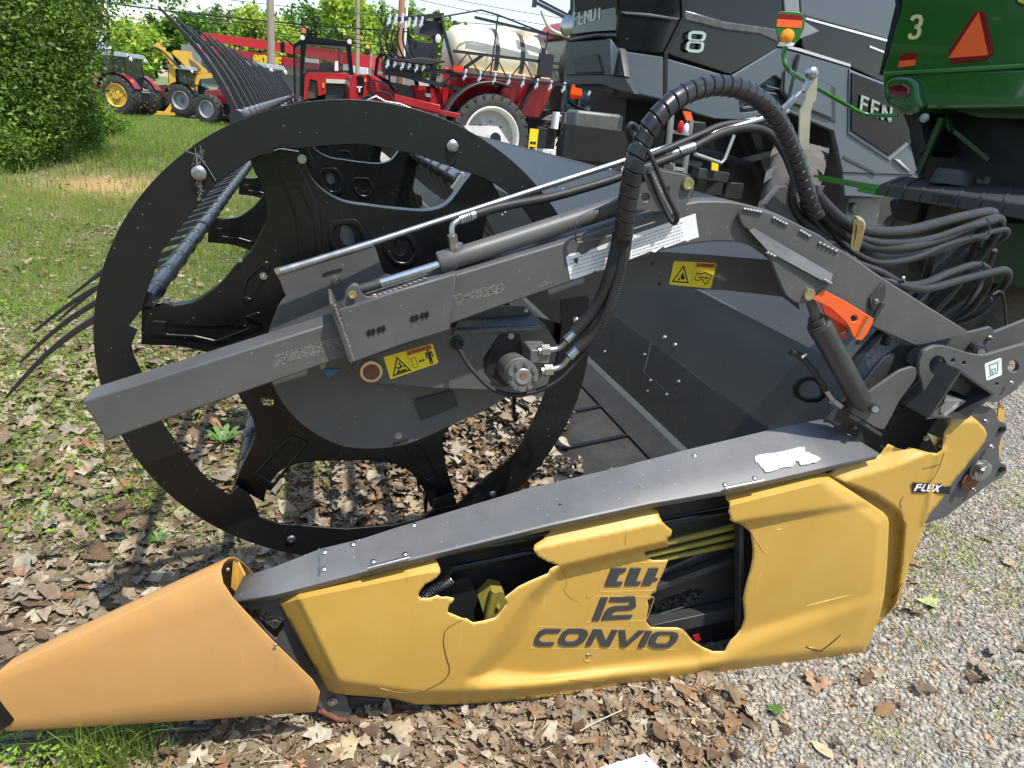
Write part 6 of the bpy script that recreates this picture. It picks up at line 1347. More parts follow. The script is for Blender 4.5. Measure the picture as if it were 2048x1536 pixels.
# ================================================================== tractors in the far left
TGL = mat('tractor_glass', (.02, .045, .04), .08, spec=.6); TGL.node_tree.nodes['Principled BSDF'].inputs['Alpha'].default_value = .45
def tractor(label, loc, deg, s, rim_r, rim_f, hoodm=REDP, R=.92, group=None):
    t = thing('tractor', label, 'tractor', loc, math.radians(deg), group, local=True); t.scale = (s, s, s)
    wheel(t, (0, .86, R), R, .56, rim_r, (0, 1, 0), dish=.75 if rim_r is RIMY else -.2); wheel(t, (0, -.86, R), R, .56, rim_r, (0, -1, 0))
    wheel(t, (2.45, .8, .66), .66, .42, rim_f, (0, 1, 0), lugs=16); wheel(t, (2.45, -.8, .66), .66, .42, rim_f, (0, -1, 0), lugs=16)
    h = MB(); h.hull8([(1.0, -.38, .95), (3.1, -.33, .85), (3.1, .33, .85), (1.0, .38, .95)], [(1.0, -.40, 1.72), (2.95, -.30, 1.45), (2.95, .30, 1.45), (1.0, .40, 1.72)]); h.build('hood', hoodm, t, bevel=.06)
    part(t, 'chassis', DGREY, lambda m: (m.box((1.3, 0, .75), (3.4, .5, .5)), m.box((2.45, 0, .66), (.25, 1.4, .22)), m.box((0, 0, .9), (.35, 1.4, .35))), bevel=.02)
    part(t, 'grille', BLKS, lambda m: m.box((3.1, 0, 1.12), (.06, .5, .42)))
    for y in (-.72, .72):
        for (x, x2) in ((.98, .75), (-.35, -.28)): part(t, 'cab_post', BLKS, lambda m: m.bar((x, y, 1.1), (x2, y*.92, 2.62), .07))
        part(t, 'cab_post', BLKS, lambda m: m.bar((.25, y, 1.2), (.25, y*.94, 2.62), .05))
        part(t, 'fender', BLKS if rim_r is not RIMY else MRN, lambda m: m.add([(R*1.08*math.cos(a)+0, yy, R+R*1.08*math.sin(a)) for a in np.linspace(.35, 2.75, 12) for yy in (y*.85, y*1.58)], [(2*i, 2*i+1, 2*i+3, 2*i+2) for i in range(11)]))
    part(t, 'side_window', TGL, lambda m: (m.box((.32, .70, 1.9), (1.15, .012, 1.35)))); part(t, 'side_window', TGL, lambda m: (m.box((.32, -.70, 1.9), (1.15, .012, 1.35))))
    part(t, 'rear_window', TGL, lambda m: m.box((-.32, 0, 1.95), (.012, 1.3, 1.2))); part(t, 'windscreen', TGL, lambda m: m.box((.90, 0, 2.0), (.012, 1.3, 1.2)))
    part(t, 'seat', BLK, lambda m: (m.box((.1, 0, 1.45), (.5, .5, .15)), m.box((-.12, 0, 1.75), (.12, .5, .6))), bevel=.03)
    part(t, 'cab_roof', mat('roof_grey', (.22, .24, .25), .4, dust=.2), lambda m: m.hull8([(-.55, -.78, 2.6), (1.05, -.78, 2.6), (1.05, .78, 2.6), (-.55, .78, 2.6)], [(-.45, -.68, 2.8), (.95, -.68, 2.82), (.95, .68, 2.82), (-.45, .68, 2.8)]), bevel=.04)
    part(t, 'hitch', DARK, lambda m: (m.bar((-.3, .3, .7), (-1.1, .38, .45), .07), m.bar((-.3, -.3, .7), (-1.1, -.38, .45), .07), m.bar((-.4, .3, 1.15), (-.9, .38, .5), .05), m.bar((-.4, -.3, 1.15), (-.9, -.38, .5), .05), m.box((-.55, 0, 1.0), (.3, .7, .5))))
    part(t, 'couplers', mat('coupler_silver', (.6, .6, .6), .4, .6), lambda m: [m.cyl((-.72, -.25+.12*i, 1.15+.1*(i % 2)), (-.82, -.25+.12*i, 1.17+.1*(i % 2)), .035, n=8) for i in range(5)])
    for y in (-.75, .75):
        part(t, 'work_light', WHITE, lambda m: m.cyl((-.52, y*.8, 2.55), (-.60, y*.8, 2.53), .08, n=14)); part(t, 'tail_lamp', AMB, lambda m: m.box((-.72, y*1.25, 1.62), (.06, .16, .1)))
    part(t, 'mirror_arm', BLKS, lambda m: (m.tube([(.95, .75, 2.5), (1.25, 1.25, 2.5), (1.25, 1.25, 2.0)], .025), m.box((1.25, 1.25, 2.2), (.05, .2, .35))))
    part(t, 'exhaust', DARK, lambda m: m.cyl((1.1, -.55, 1.2), (1.1, -.55, 2.5), .05))
    return t
MRN = mat('maroon_paint', (.23, .012, .02), .25, coat=.4)
def at_wheel(px, py, lx, ly, deg, sc):     # root so that a given wheel stands at the picture position
    g = ground(px, py); a = math.radians(deg); return (g.x-(lx*math.cos(a)-ly*math.sin(a))*sc, g.y-(lx*math.sin(a)+ly*math.cos(a))*sc, 0)
tractor('dark red cab tractor with yellow deep rear wheel, leftmost of the far tractors', at_wheel(244, 233, 0, .86, 160, .80), 160, .80, RIMY, RIMG, MRN, group='tractors parked on the far grass')
tractor('grey wheeled tractor parked between the yellow boom and the small front wheel', at_wheel(368, 234, 0, .86, 158, .74), 158, .74, RIMG, RIMG, MRN, group='tractors parked on the far grass')
tractor('red tractor half hidden behind the long reel fingers', at_wheel(420, 250, 2.45, .8, 152, .86), 152, .86, RIMY, RIMG, MRN, group='tractors parked on the far grass')
# yellow boom standing between them
RY = mat('implement_yellow', (.62, .36, .045), .4, var=.1, dust=.15)
bmt = thing('mower_boom', 'tall yellow folding mower boom standing behind the leftmost tractor', 'mower boom', ground(338, 236))
fb = vframe(340, 200, 29.5)
part(bmt, 'boom_post', RY, lambda m: slab(m, [(337,128),(350,128),(352,170),(347,180),(350,228),(341,228),(335,170),(338,165)], fb, .22), bevel=.02)
part(bmt, 'boom_arm', RY, lambda m: slab(m, [(310,88),(316,84),(330,100),(345,112),(350,130),(341,130),(334,115),(322,106),(312,98)], fb, .2, .02), bevel=.02)
part(bmt, 'boom_tip', RY, lambda m: slab(m, [(308,92),(313,86),(325,99),(320,103)], fb, .25, .15)); part(bmt, 'boom_brace', RY, lambda m: slab(m, [(328,224),(342,206),(345,214),(338,228)], fb, .15, .1))
part(bmt, 'base_beam', RY, lambda m: slab(m, [(287,224),(318,223),(350,226),(350,231),(288,229)], fb, .5, .2)); part(bmt, 'hose_run', DARK, lambda m: m.tube(spline([fb.hit(300, 104, .2), fb.hit(309, 95, .2), fb.hit(325, 103, .2), fb.hit(345, 122, .2), fb.hit(362, 136, .2)], 5), .035))
part(bmt, 'cylinder', ZINC, lambda m: m.cyl(fb.hit(340, 116, .15), fb.hit(358, 135, .15), .05))
bk = thing('loader_bucket', 'worn yellow toothed bucket raised above the second far tractor', 'bucket', ground(385, 237))
part(bk, 'bucket_shell', RY, lambda m: slab(m, [(344,104),(350,100),(383,104),(385,116),(414,140),(416,147),(395,149),(388,145),(372,133),(345,107)], fb, 1.0, -.3), bevel=.02)
part(bk, 'cutting_edge', mat('worn_metal', (.16, .1, .07), .7), lambda m: slab(m, [(378,117),(392,126),(402,137),(396,140),(382,128)], fb, .1, -.25)); part(bk, 'bucket_mount', RY, lambda m: slab(m, [(392,146),(425,146),(425,156),(400,158),(396,170),(388,168)], fb, .4, -.3))
part(bk, 'support_arm', RY, lambda m: m.bar(fb.hit(392, 165, -.4), fb.hit(392, 232, -.4), .12))
mb = MB(); [mb.ball(fb.hit(314+rng.normal()*4, 172+rng.normal()*7, .3), .05, 8, 6) for i in range(9)]
# ================================================================== red telehandlers in the middle
tv = thing('telehandler', 'red telehandler with tall glass cab and amber beacon, left of the grey pole', 'telehandler', ground(650, 262))
ft = vframe(650, 150, 16.5, -4)
part(tv, 'cab_frame', BLKS, lambda m: (slab(m, [[(605,80),(612,76),(695,84),(702,90),(708,160),(700,205),(600,205),(603,160)], [(613,88),(692,93),(699,150),(606,146)]], ft, .08), slab(m, [[(586,92),(606,78),(604,205),(588,205)], [(590,96),(601,88),(600,200),(591,200)]], ft, .05, -.02)), bevel=.01)
part(tv, 'windscreen', mat('windscreen_glass', (.06, .075, .075), .06, spec=.9), lambda m: slab(m, [(612,87),(693,92),(700,151),(605,147)], ft, .02, -.05)); part(tv, 'side_window', MATS['windscreen_glass'], lambda m: slab(m, [(589,94),(602,86),(601,201),(590,201)], ft, .02, -.06))
mat('cab_dark', (.03, .03, .032), .7); MATS['windscreen_glass'].node_tree.nodes['Principled BSDF'].inputs['Alpha'].default_value = .32
part(tv, 'cab_interior', MATS['cab_dark'], lambda m: slab(m, [(612,138),(700,141),(704,205),(600,205)], ft, .1, -1.1)); part(tv, 'seat', BLK, lambda m: slab(m, rnd([(640,125),(665,124),(672,150),(636,150)], 6), ft, .25, -.5))
part(tv, 'cab_roof', BLKS, lambda m: slab(m, [(586,90),(606,75),(615,72),(696,82),(703,92),(612,82),(590,94)], ft, 1.5, .02), bevel=.01)
for (x, y) in ((605,75), (699,83)): part(tv, 'work_light', WHITE, lambda m: m.cyl(ft.hit(x, y, .05), ft.hit(x, y, .12), .055, n=16))
part(tv, 'beacon', mat('beacon_orange', (.8, .12, .03), .3), lambda m: m.lathe(ft.hit(607, 66, .0), (0, 0, 1), [(-.02, .055), (.0, .055), (.09, .045), (.11, 0)], 16)); part(tv, 'beacon_base', DARK, lambda m: m.cyl(ft.hit(607, 73, 0), ft.hit(607, 66, 0), .06))
part(tv, 'wiper', DARK, lambda m: m.bar(ft.hit(680, 148, .05), ft.hit(677, 96, .05), .03)); part(tv, 'headlight', WHITE, lambda m: slab(m, rnd([(670,122),(676,122),(677,142),(669,142)], 2), ft, .03, .07))
part(tv, 'mirror', BLKS, lambda m: (slab(m, rnd([(560,84),(569,84),(570,106),(561,106)], 3), ft, .05, .3), m.tube([ft.hit(566, 84, .25), ft.hit(572, 79, .2), ft.hit(588, 92, .1)], .02)))
part(tv, 'front_fender', REDP, lambda m: (slab(m, [(610,150),(620,145),(695,146),(710,165),(705,175),(655,160),(652,188),(636,192),(634,162),(620,158),(613,200),(607,200)], ft, .5, .5)), bevel=.02)
part(tv, 'fender_infill', mat('brown_fender', (.1, .075, .05), .5), lambda m: slab(m, [(618,160),(634,163),(634,196),(614,198)], ft, .3, .4)); part(tv, 'side_marker', AMB, lambda m: slab(m, [(645,166),(649,166),(649,176),(645,176)], ft, .02, .53))
part(tv, 'front_plate', DGREY, lambda m: slab(m, [(652,166),(702,168),(708,210),(650,210)], ft, .3, .45)); part(tv, 'light_bar', mat('cream_bar', (.6, .58, .5), .4), lambda m: slab(m, [(652,158),(696,160),(698,168),(652,166)], ft, .1, .55))
part(tv, 'chassis', DARK, lambda m: slab(m, [(590,195),(720,200),(735,260),(585,255)], ft, 1.6, .2)); part(tv, 'steering_bar', DARK, lambda m: m.bar(ft.hit(668, 200, .6), ft.hit(718, 165, .6), .06))
for (x, y) in ((612,240), (705,245)): wheel(tv, ft.hit(x, y, .1)-Vector((0, 0, 0)), .55, .4, RIMG, (-ft.n.y*.9, ft.n.x*.9, 0) if x < 650 else (ft.n.y, -ft.n.x, 0), lugs=14)
th2 = thing('telehandler', 'lower red telehandler with vented engine cover and white T badge, right of the grey pole', 'telehandler', ground(775, 268))
f2 = vframe(775, 170, 15.6, 10)
part(th2, 'engine_cover', REDP, lambda m: slab(m, rnd([(703,150),(735,148),(750,155),(752,165),(775,172),(795,190),(805,215),(700,215),(700,180)], 4), f2, 1.0, .0), bevel=.02)
part(th2, 'black_panel', BLKS, lambda m: slab(m, [(714,152),(727,152),(728,172),(727,190),(718,188),(716,172)], f2, .05, .03)); 
mb = MB(); strokes(mb, f2, .05, ((714,184),(724,184),(714,174)), [[(0, 1), (1, 1)], [(.5, 1), (.5, 0)]], .3, .01); mb.build('badge_letter', WHITE, th2)
part(th2, 'vent_slat', DARK, lambda m: [slab(m, [(735+i*0, 158+i*5), (748, 159+i*5), (748, 161+i*5), (735, 160+i*5)], f2, .01, .012) for i in range(8)])
part(th2, 'side_marker', AMB, lambda m: slab(m, [(729,158),(733,158),(733,164),(729,164)], f2, .02, .03))
part(th2, 'vent_slat', DARK, lambda m: [slab(m, [(765+i*6, 176+i*3), (768+i*6, 177+i*3), (768+i*6, 186+i*3), (765+i*6, 185+i*3)], f2, .01, .012) for i in range(5)])
part(th2, 'cab_frame', BLKS, lambda m: slab(m, [[(748,150),(752,116),(760,106),(785,108),(815,116),(828,128),(850,215),(795,215),(778,170)], [(754,150),(758,118),(764,111),(776,112),(778,160)], [(780,113),(812,120),(822,131),(838,200),(800,200),(781,165)]], f2, .08, -.2), bevel=.01)
part(th2, 'cab_window', MATS['windscreen_glass'], lambda m: slab(m, [(753,150),(757,116),(764,110),(785,111),(812,119),(824,130),(842,205),(800,205),(780,165)], f2, .02, -.26)); part(th2, 'cab_body', MATS['cab_dark'], lambda m: slab(m, [(752,160),(790,165),(835,175),(850,215),(750,215)], f2, .2, -1.3))
part(th2, 'exhaust', mat('pale_exhaust', (.45, .4, .33), .5, .5), lambda m: m.cyl(f2.hit(741, 152, .1), f2.hit(743, 106, .1), .03)); part(th2, 'mirror_arm', DARK, lambda m: m.tube([f2.hit(735, 110, -.2), f2.hit(735, 98, -.2)], .05)); part(th2, 'beacon', AMB, lambda m: m.ball(f2.hit(735, 96, -.2), .05, 10, 8))
part(th2, 'lift_boom', REDP, lambda m: (m.bar(f2.hit(790, 196, .5), f2.hit(880, 218, .9), .13, .16), m.bar(f2.hit(785, 205, .3), f2.hit(920, 232, 1.0), .10)), bevel=.01)
part(th2, 'hose_run', DARK, lambda m: (m.tube(spline([f2.hit(730, 200, .3), f2.hit(752, 184, .4), f2.hit(778, 188, .45), f2.hit(792, 210, .5)], 5), .02), m.tube(spline([f2.hit(712, 205, .35), f2.hit(735, 193, .4), f2.hit(765, 200, .5)], 5), .025)))
part(th2, 'coupler_frame', ZINC, lambda m: (m.tube([f2.hit(735, 200, .7), f2.hit(752, 193, .7), f2.hit(770, 203, .7), f2.hit(800, 208, .7), f2.hit(835, 222, .7)], .022)))
part(th2, 'chassis', DARK, lambda m: slab(m, [(700,210),(850,212),(870,262),(700,262)], f2, 1.4, -.05)); part(th2, 'fender', REDP, lambda m: slab(m, [(828,170),(852,172),(856,205),(835,205)], f2, .4, .0)); part(th2, 'tail_lamp', WHITE, lambda m: slab(m, rnd([(850,186),(862,188),(863,195),(852,194)], 2), f2, .05, .05))
wheel(th2, f2.hit(740, 245, .4), .5, .4, RIMG, tuple(f2.n), lugs=14); wheel(th2, f2.hit(840, 250, .3), .5, .4, RIMG, tuple(f2.n), lugs=14)
# ================================================================== self-propelled sprayer
p = ground(944, 331); dv = Vector((p.x, p.y, 0)); p = dv*(18.6/dv.length)
sp_ = thing('field_sprayer', 'red self-propelled sprayer with a long cream tank and one big white wheel', 'sprayer', (p.x, p.y, 0), math.radians(6), local=True)
S0 = MB()
wheel(sp_, (0, -1.1, 1.0), 1.02, .42, RIMW, (0, -1, 0), rr=.70, lugs=26, dish=.1); wheel(sp_, (0, 1.5, 1.0), 1.02, .42, RIMW, (0, 1, 0), rr=.70, lugs=26); wheel(sp_, (3.9, 1.5, 1.0), 1.02, .42, RIMW, (0, 1, 0), rr=.7, lugs=26); wheel(sp_, (3.9, -1.1, 1.0), 1.02, .42, RIMW, (0, -1, 0), rr=.7, lugs=26)
part(sp_, 'drive_hub', mat('hub_white', (.7, .69, .65), .4), lambda m: (m.poly([(-.75, -1.38, 1.22), (.1, -1.42, 1.28), (.45, -1.42, .9), (.3, -1.38, .6), (-.3, -1.38, .75)], (0, .06, 0)), m.cyl((.02, -1.3, 1.0), (.02, -1.50, 1.0), .17, n=24)))
part(sp_, 'hub_cap', DARK, lambda m: m.cyl((.02, -1.50, 1.0), (.02, -1.52, 1.0), .14, n=24))
part(sp_, 'fender', DGREY, lambda m: m.add([(1.22*math.cos(a)-.02, yy, 1.0+1.22*math.sin(a)) for a in np.linspace(1.25, 3.2, 16) for yy in (-.85, -1.35)], [(2*i, 2*i+1, 2*i+3, 2*i+2) for i in range(15)])).modifiers.new('s', 'SOLIDIFY').thickness = .04
part(sp_, 'body', REDP, lambda m: (m.hull8([(-1.4, -.75, 1.55), (2.2, -.75, 1.55), (2.2, .75, 1.55), (-1.4, .75, 1.55)], [(-1.3, -.95, 2.3), (2.5, -1.0, 2.35), (2.5, 1.0, 2.35), (-1.3, .95, 2.3)])), bevel=.03)
part(sp_, 'rear_frame', REDP, lambda m: (m.box((-1.5, -.4, 1.95), (.25, .3, 1.0)), m.box((-2.0, -.1, 1.8), (.7, .9, .4)), m.box((-1.15, -.75, 1.8), (.2, .12, .8))), bevel=.02)
part(sp_, 'chassis', DARK, lambda m: (m.box((1.2, 0, 1.35), (5.5, 1.2, .35)), m.box((-1.3, -.5, 1.35), (.5, .7, .5)), m.box((2.4, -.9, 1.1), (.8, .2, .5)), m.cyl((.0, -1.0, 1.0), (0, 1.3, 1.0), .15)), bevel=.02)
part(sp_, 'black_strut', DARK, lambda m: (m.bar((1.1, -1.0, 1.6), (1.75, -1.02, 2.5), .16, .08), m.bar((.25, -.97, 1.9), (.5, -.97, 2.3), .1, .06)))
part(sp_, 'tank', TANK, lambda m: m.lathe((-1.4, -.1, 2.82), (1, 0, 0), [(0, 0), (0, .28), (.06, .46), (.22, .58), (.5, .63), (3.3, .63), (3.65, .58), (3.8, .46), (3.85, 0)], 40), ang=50)
part(sp_, 'tank_base', mat('tank_base_cream', (.62, .52, .34), .5), lambda m: m.hull8([(-.9, -.8, 2.3), (2.3, -.8, 2.3), (2.3, .6, 2.3), (-.9, .6, 2.3)], [(-1.0, -.88, 2.5), (2.4, -.88, 2.5), (2.4, .7, 2.5), (-1.0, .7, 2.5)]), bevel=.03)
for x in (.2, 1.2, 2.05): part(sp_, 'tank_strap', DGREY, lambda m: m.lathe((x, -.1, 2.82), (1, 0, 0), [(0, .63), (0, .65), (.16, .65), (.16, .63)], 40), ang=50)
part(sp_, 'tank_lid', TANK, lambda m: m.cyl((1.5, -.1, 3.36), (1.5, -.1, 3.50), .35, n=24)); 
part(sp_, 'cab_glass', mat('blue_glass', (.012, .03, .05), .06, spec=.8), lambda m: m.hull8([(3.0, -.85, 1.75), (4.5, -.8, 1.75), (4.5, .8, 1.75), (3.0, .85, 1.75)], [(2.95, -.8, 3.45), (4.3, -.75, 3.45), (4.3, .75, 3.45), (2.95, .8, 3.45)]), bevel=.05)
for x in (3.0, 3.7, 4.42): part(sp_, 'cab_post', DGREY, lambda m: m.bar((x, -.86, 1.75), (x-.05, -.82, 3.5), .08))
part(sp_, 'cab_roof', REDP, lambda m: m.hull8([(2.6, -.95, 3.45), (4.7, -.9, 3.45), (4.7, .9, 3.45), (2.6, .95, 3.45)], [(3.0, -.7, 3.85), (4.5, -.65, 3.85), (4.5, .65, 3.85), (3.0, .7, 3.85)]), bevel=.1)
for x in (3.0, 3.3, 4.05, 4.35): part(sp_, 'roof_light', DARK, lambda m: (m.cyl((x, -.8, 3.98), (x-.1, -.85, 3.98), .09, n=14), m.cyl((x, -.75, 3.8), (x, -.75, 3.95), .02)))
part(sp_, 'side_box', mat('side_box_grey', (.16, .165, .17), .45, dust=.3), lambda m: m.box((3.85, -1.05, 1.22), (1.75, .25, 1.1)), bevel=.03)
part(sp_, 'canister', WHITE, lambda m: m.cyl((2.62, -1.1, 1.35), (2.62, -1.1, 1.75), .13, n=18)); part(sp_, 'ladder', WYEL, lambda m: (m.bar((1.7, -1.0, .5), (1.7, -1.0, 1.3), .05), m.bar((2.0, -1.0, .5), (2.0, -1.0, 1.3), .05), m.bar((1.7, -1.0, .6), (2.0, -1.0, .6), .05), m.bar((1.7, -1.0, .9), (2.0, -1.0, .9), .05), m.box((1.85, -1.0, 1.15), (.3, .04, .3))))
BM_ = mat('boom_black', (.02, .02, .022), .4)
def truss(m, y, z, x0, x1, n=12):
    m.bar((x0, y, z), (x1, y, z+.08), .06); m.bar((x0, y, z-.45), (x1, y, z-.40), .05); m.bar((x0, y-.2, z-.45), (x1, y-.2, z-.38), .04)
    for i in range(n):
        a = x0+(x1-x0)*i/n; b = x0+(x1-x0)*(i+1)/n; m.bar((a, y, z if i % 2 else z-.45), (b, y, z-.45 if i % 2 else z), .03)
part(sp_, 'boom_truss', BM_, lambda m: truss(m, -1.15, 2.78, -1.6, 4.8)); part(sp_, 'boom_truss', BM_, lambda m: truss(m, 1.3, 2.78, -1.6, 4.8))
part(sp_, 'upper_boom', BM_, lambda m: (m.bar((1.4, -1.0, 4.05), (4.4, -1.05, 3.55), .10, .06), m.bar((1.5, -1.0, 4.12), (4.4, -1.05, 3.62), .05), m.bar((1.35, -1.0, 3.95), (1.35, -1.0, 4.25), .12)))
part(sp_, 'handrail', BM_, lambda m: (m.tube([(-2.0, -.95, 3.45), (-.6, -.95, 3.72), (.0, -.95, 3.68), (2.4, -.95, 3.4)], .022), m.bar((-.05, -.95, 2.4), (.05, -.95, 3.68), .04), m.bar((1.9, -1, 2.5), (2.0, -1, 3.5), .05), m.bar((-.8, -.95, 3.55), (3.0, -.95, 3.40), .06), m.box((1.9, -1.2, 2.75), (.55, .1, .5))))
part(sp_, 'pipe', mat('cream_pipe', (.55, .5, .36), .5), lambda m: m.tube(spline([(1.6, -1.05, 3.9), (2.0, -1.1, 3.55), (2.8, -1.1, 3.45), (3.6, -1.1, 3.45)], 5), .04))
NZ = mat('nozzle_silver', (.7, .72, .74), .3, .4); k_ = 0
nzp = [(-1.2+i*.55, -1.32, 2.30) for i in range(12)]+[(2.6+i*.35, -1.1, 3.62-.06*i) for i in range(6)]+[(-3.8+.22*i, -1.0, 3.2+.03*(i % 3)) for i in range(6)]+[(-3.8+.25*i, -1.0, 2.35+.04*(i % 2)) for i in range(6)]
nz = MB(); nz.cyl((0, 0, -.05), (0, 0, .07), .055, n=8); nz.ball((.03, 0, .09), .05, 8, 6); nz.ball((-.04, 0, -.07), .045, 8, 6); nme = nz.mesh('nozzle'); nme.materials.append(NZ)
for q_ in nzp:
    o = bpy.data.objects.new('nozzle', nme); COL.objects.link(o); o.parent = sp_; o.location = q_
part(sp_, 'boom_rack', BM_, lambda m: (m.box((-2.1, -.75, 2.75), (.2, .14, 1.6)), m.box((-2.3, -.6, 3.2), (.8, .5, .3)), m.bar((-3.6, -.95, 3.25), (-1.9, -.9, 3.5), .09), m.bar((-2.0, -.9, 3.45), (-1.4, -.9, 2.4), .08), m.bar((-3.9, -.95, 2.3), (-1.0, -.95, 2.35), .10), m.bar((-2.0, -.95, 2.0), (-.4, -.95, 2.8), .08), m.box((-2.6, -.7, 2.65), (.9, .3, .5)), m.bar((-3.2, -.9, 2.15), (-1.1, -.9, 2.0), .09), m.box((-3.2, -.8, 2.2), (1.3, .3, .16))))
part(sp_, 'rack_hose', DARK, lambda m: [m.tube(spline([(-3.9+.14*i, -1.0-.03*i, 3.1), (-4.1+.2*i, -1.05, 2.8), (-3.7+.2*i, -1.05, 2.45), (-2.6+.15*i, -1.05, 2.55)], 6), .028) for i in range(6)])
part(sp_, 'work_light', WHITE, lambda m: m.lathe((-2.1, -1.02, 3.0), (-.3, -1, 0), [(0, .09), (.04, .09), (.05, 0)], 16)); part(sp_, 'tail_lamp', mat('red_lamp', (.6, .05, .02), .3), lambda m: m.box((-1.4, -1.2, 2.42), (.35, .1, .13)))
for o in sp_.children:
    if not o.name.startswith(('wheel', 'drive_hub', 'hub_cap', 'fender')):
        o.scale.x = .66; o.location.x *= .66
for o in sp_.children:
    if o.name.startswith('wheel') and o.location.x > 2: o.location.x = 2.9
# small cart with white wheel hubs beside it
ct = thing('implement_cart', 'small dark cart with fat little tyres right of the sprayer wheel', 'cart', ground(1100, 282))
fc = vframe(1095, 262, 17.5); part(ct, 'frame', DGREY, lambda m: (slab(m, [(1052,248),(1085,248),(1085,262),(1056,262)], fc, .4), m.bar(fc.hit(1060, 270, 0), fc.hit(1180, 262, 0), .1)))
wheel(ct, fc.hit(1096, 262, 0), .27, .25, RIMW, tuple(fc.n+Vector((-.4, 0, 0))), lugs=14, rr=.5); wheel(ct, fc.hit(1178, 262, -.2), .30, .25, RIMW, tuple(fc.n+Vector((-.4, 0, 0))), lugs=14, rr=.5)
# ================================================================== black combine behind
def hdir(vx, vy): d = RM @ np.array([vx-CX, vy-CY, F]); d = Vector((d[0], d[1], 0)); return d.normalized()
e_side = hdir(3290, 473); SF = Frame(rng_at(1590, 416, 8.8), e_side)
C_ = SF.hit(1237, 100); e_rear = hdir(506, 171); RF = Frame(C_, -e_rear)      # rear face, right = towards the viewer
WB = (RF.hit(1146, 100)-C_).length; print('rear width', WB, 'C', C_, e_side, e_rear)
bc = thing('combine_harvester', 'black and blue grey combine harvester behind the header, rear end to the left', 'combine', ground(1560, 545))
def ps(name, px, mt, th=.04, off=0, fr=None, bev=.01, holes=()):
    return plate(name, [px]+list(holes), fr or SF, th, mt, bc, off=off, bev=bev)
# hull volumes
def vol(name, px, fr, depth, mt, off=-.05): return MB().poly([fr.hit(*p, off) for p in px], e_rear*depth).build(name, mt, bc, smooth=False)
vol('hull', [(1240,-200),(1900,-200),(1860,300),(1700,262),(1560,222),(1480,232),(1330,200),(1275,186),(1248,150)], SF, WB, DARK)
ps('side_panel', [(1240,-60),(1362,-60),(1364,0),(1366,34),(1329,106),(1319,106),(1240,99),(1236,45),(1243,25),(1238,10)], GLOSSB, .05, .03)
ps('panel_crease', [(1246,28),(1300,34),(1358,42),(1362,36),(1300,26),(1244,22)], mat('crease_grey', (.10, .10, .11), .3, dust=.3), .05, .045, bev=.02)
ps('side_panel', [(1370,-60),(1566,-60),(1640,30),(1640,62),(1563,92),(1461,149),(1340,110),(1335,106),(1370,34)], GLOSSB, .05, .03)
ps('panel_step', [(1372,20),(1450,42),(1560,58),(1640,62),(1560,88),(1520,70),(1452,62),(1368,42)], mat('dusty_black', (.05, .048, .047), .25, dust=.8, dcol=(.16, .15, .14)), .05, .045, bev=.02)
ps('grey_strip', [(1563,-60),(1595,-60),(1600,36),(1640,62),(1565,92),(1572,40)], mat('light_grey_strip', (.22, .225, .23), .4, dust=.2), .05, .05)
ps('upper_panel', [(1598,-60),(1830,-60),(1800,80),(1780,78),(1602,29)], BLU, .05, .04)
ps('black_band', [(1602,33),(1780,82),(1785,180),(1770,166),(1704,135),(1612,104),(1604,90)], GLOSSB, .05, .045)
ps('trim_strip', [(1612,35),(1780,80),(1780,85),(1612,39)], WHITE, .03, .06, bev=.002); ps('trim_strip', [(1740,91),(1778,106),(1778,110),(1740,95)], WHITE, .03, .06, bev=.002); ps('trim_strip', [(1560,88),(1602,97),(1701,128),(1702,134),(1600,103),(1558,92)], mat('pale_trim', (.5, .5, .5), .4), .03, .06, bev=.002)
ps('lower_panel', [(1333,117),(1461,154),(1558,95),(1600,106),(1700,135),(1703,141),(1700,265),(1780,318),(1825,270),(1848,308),(1828,350),(1686,345),(1668,262),(1572,222),(1480,240),(1430,238),(1395,228),(1333,203)], BLU, .08, .05, holes=[rnd([(1478,200),(1550,150),(1598,190),(1570,216),(1480,226)], 5)])
ps('lower_panel', [(1222,77),(1238,101),(1327,114),(1329,200),(1272,187),(1249,152),(1220,150)], BLU, .08, .04)
ps('vent_panel', [(1470,195),(1550,145),(1605,190),(1572,222),(1478,232)], BLUD, .03, .0)
for i in range(5): ps('vent_slat', [(1484+i*12,214-i*11),(1510+i*14,210-i*8),(1516+i*14,214-i*8),(1488+i*12,220-i*11)], BLU, .04, .05, bev=.01)
ps('door_recess', [(1568,145),(1585,135),(1668,172),(1672,175),(1672,245),(1575,205),(1560,180)], BLUD, .03, .065)
ps('door_panel', [(1572,140),(1590,140),(1662,172),(1664,236),(1580,203),(1568,182)], BLU, .03, .085)
ps('window_frame', [(1700,138),(1715,145),(1775,168),(1800,175),(1852,262),(1780,322),(1697,268)], mat('pale_blue_edge', (.16, .19, .22), .4), .05, .07)
ps('side_window', [(1704,145),(1770,170),(1840,262),(1779,312),(1703,262)], mat('smoked_window', (.006, .006, .007), .3, spec=.25), .05, .09)
ps('air_scoop', [(1805,275),(1815,262),(1840,278),(1835,300)], BLUD, .05, .08); ps('air_scoop', [(1790,318),(1800,320),(1825,345),(1815,340)], mat('pale_trim', (.5, .5, .5), .4), .04, .09)
ps('groove', [(1688,310),(1755,345),(1753,351),(1686,318)], BLUD, .02, .06)
ps('seam', [(1596,108),(1601,110),(1580,200),(1574,198)], DARK, .02, .09, bev=.001); ps('seam', [(1363,-60),(1371,-60),(1370,36),(1336,107),(1335,203),(1328,200),(1329,106),(1365,34)], DARK, .03, .05, bev=.001)
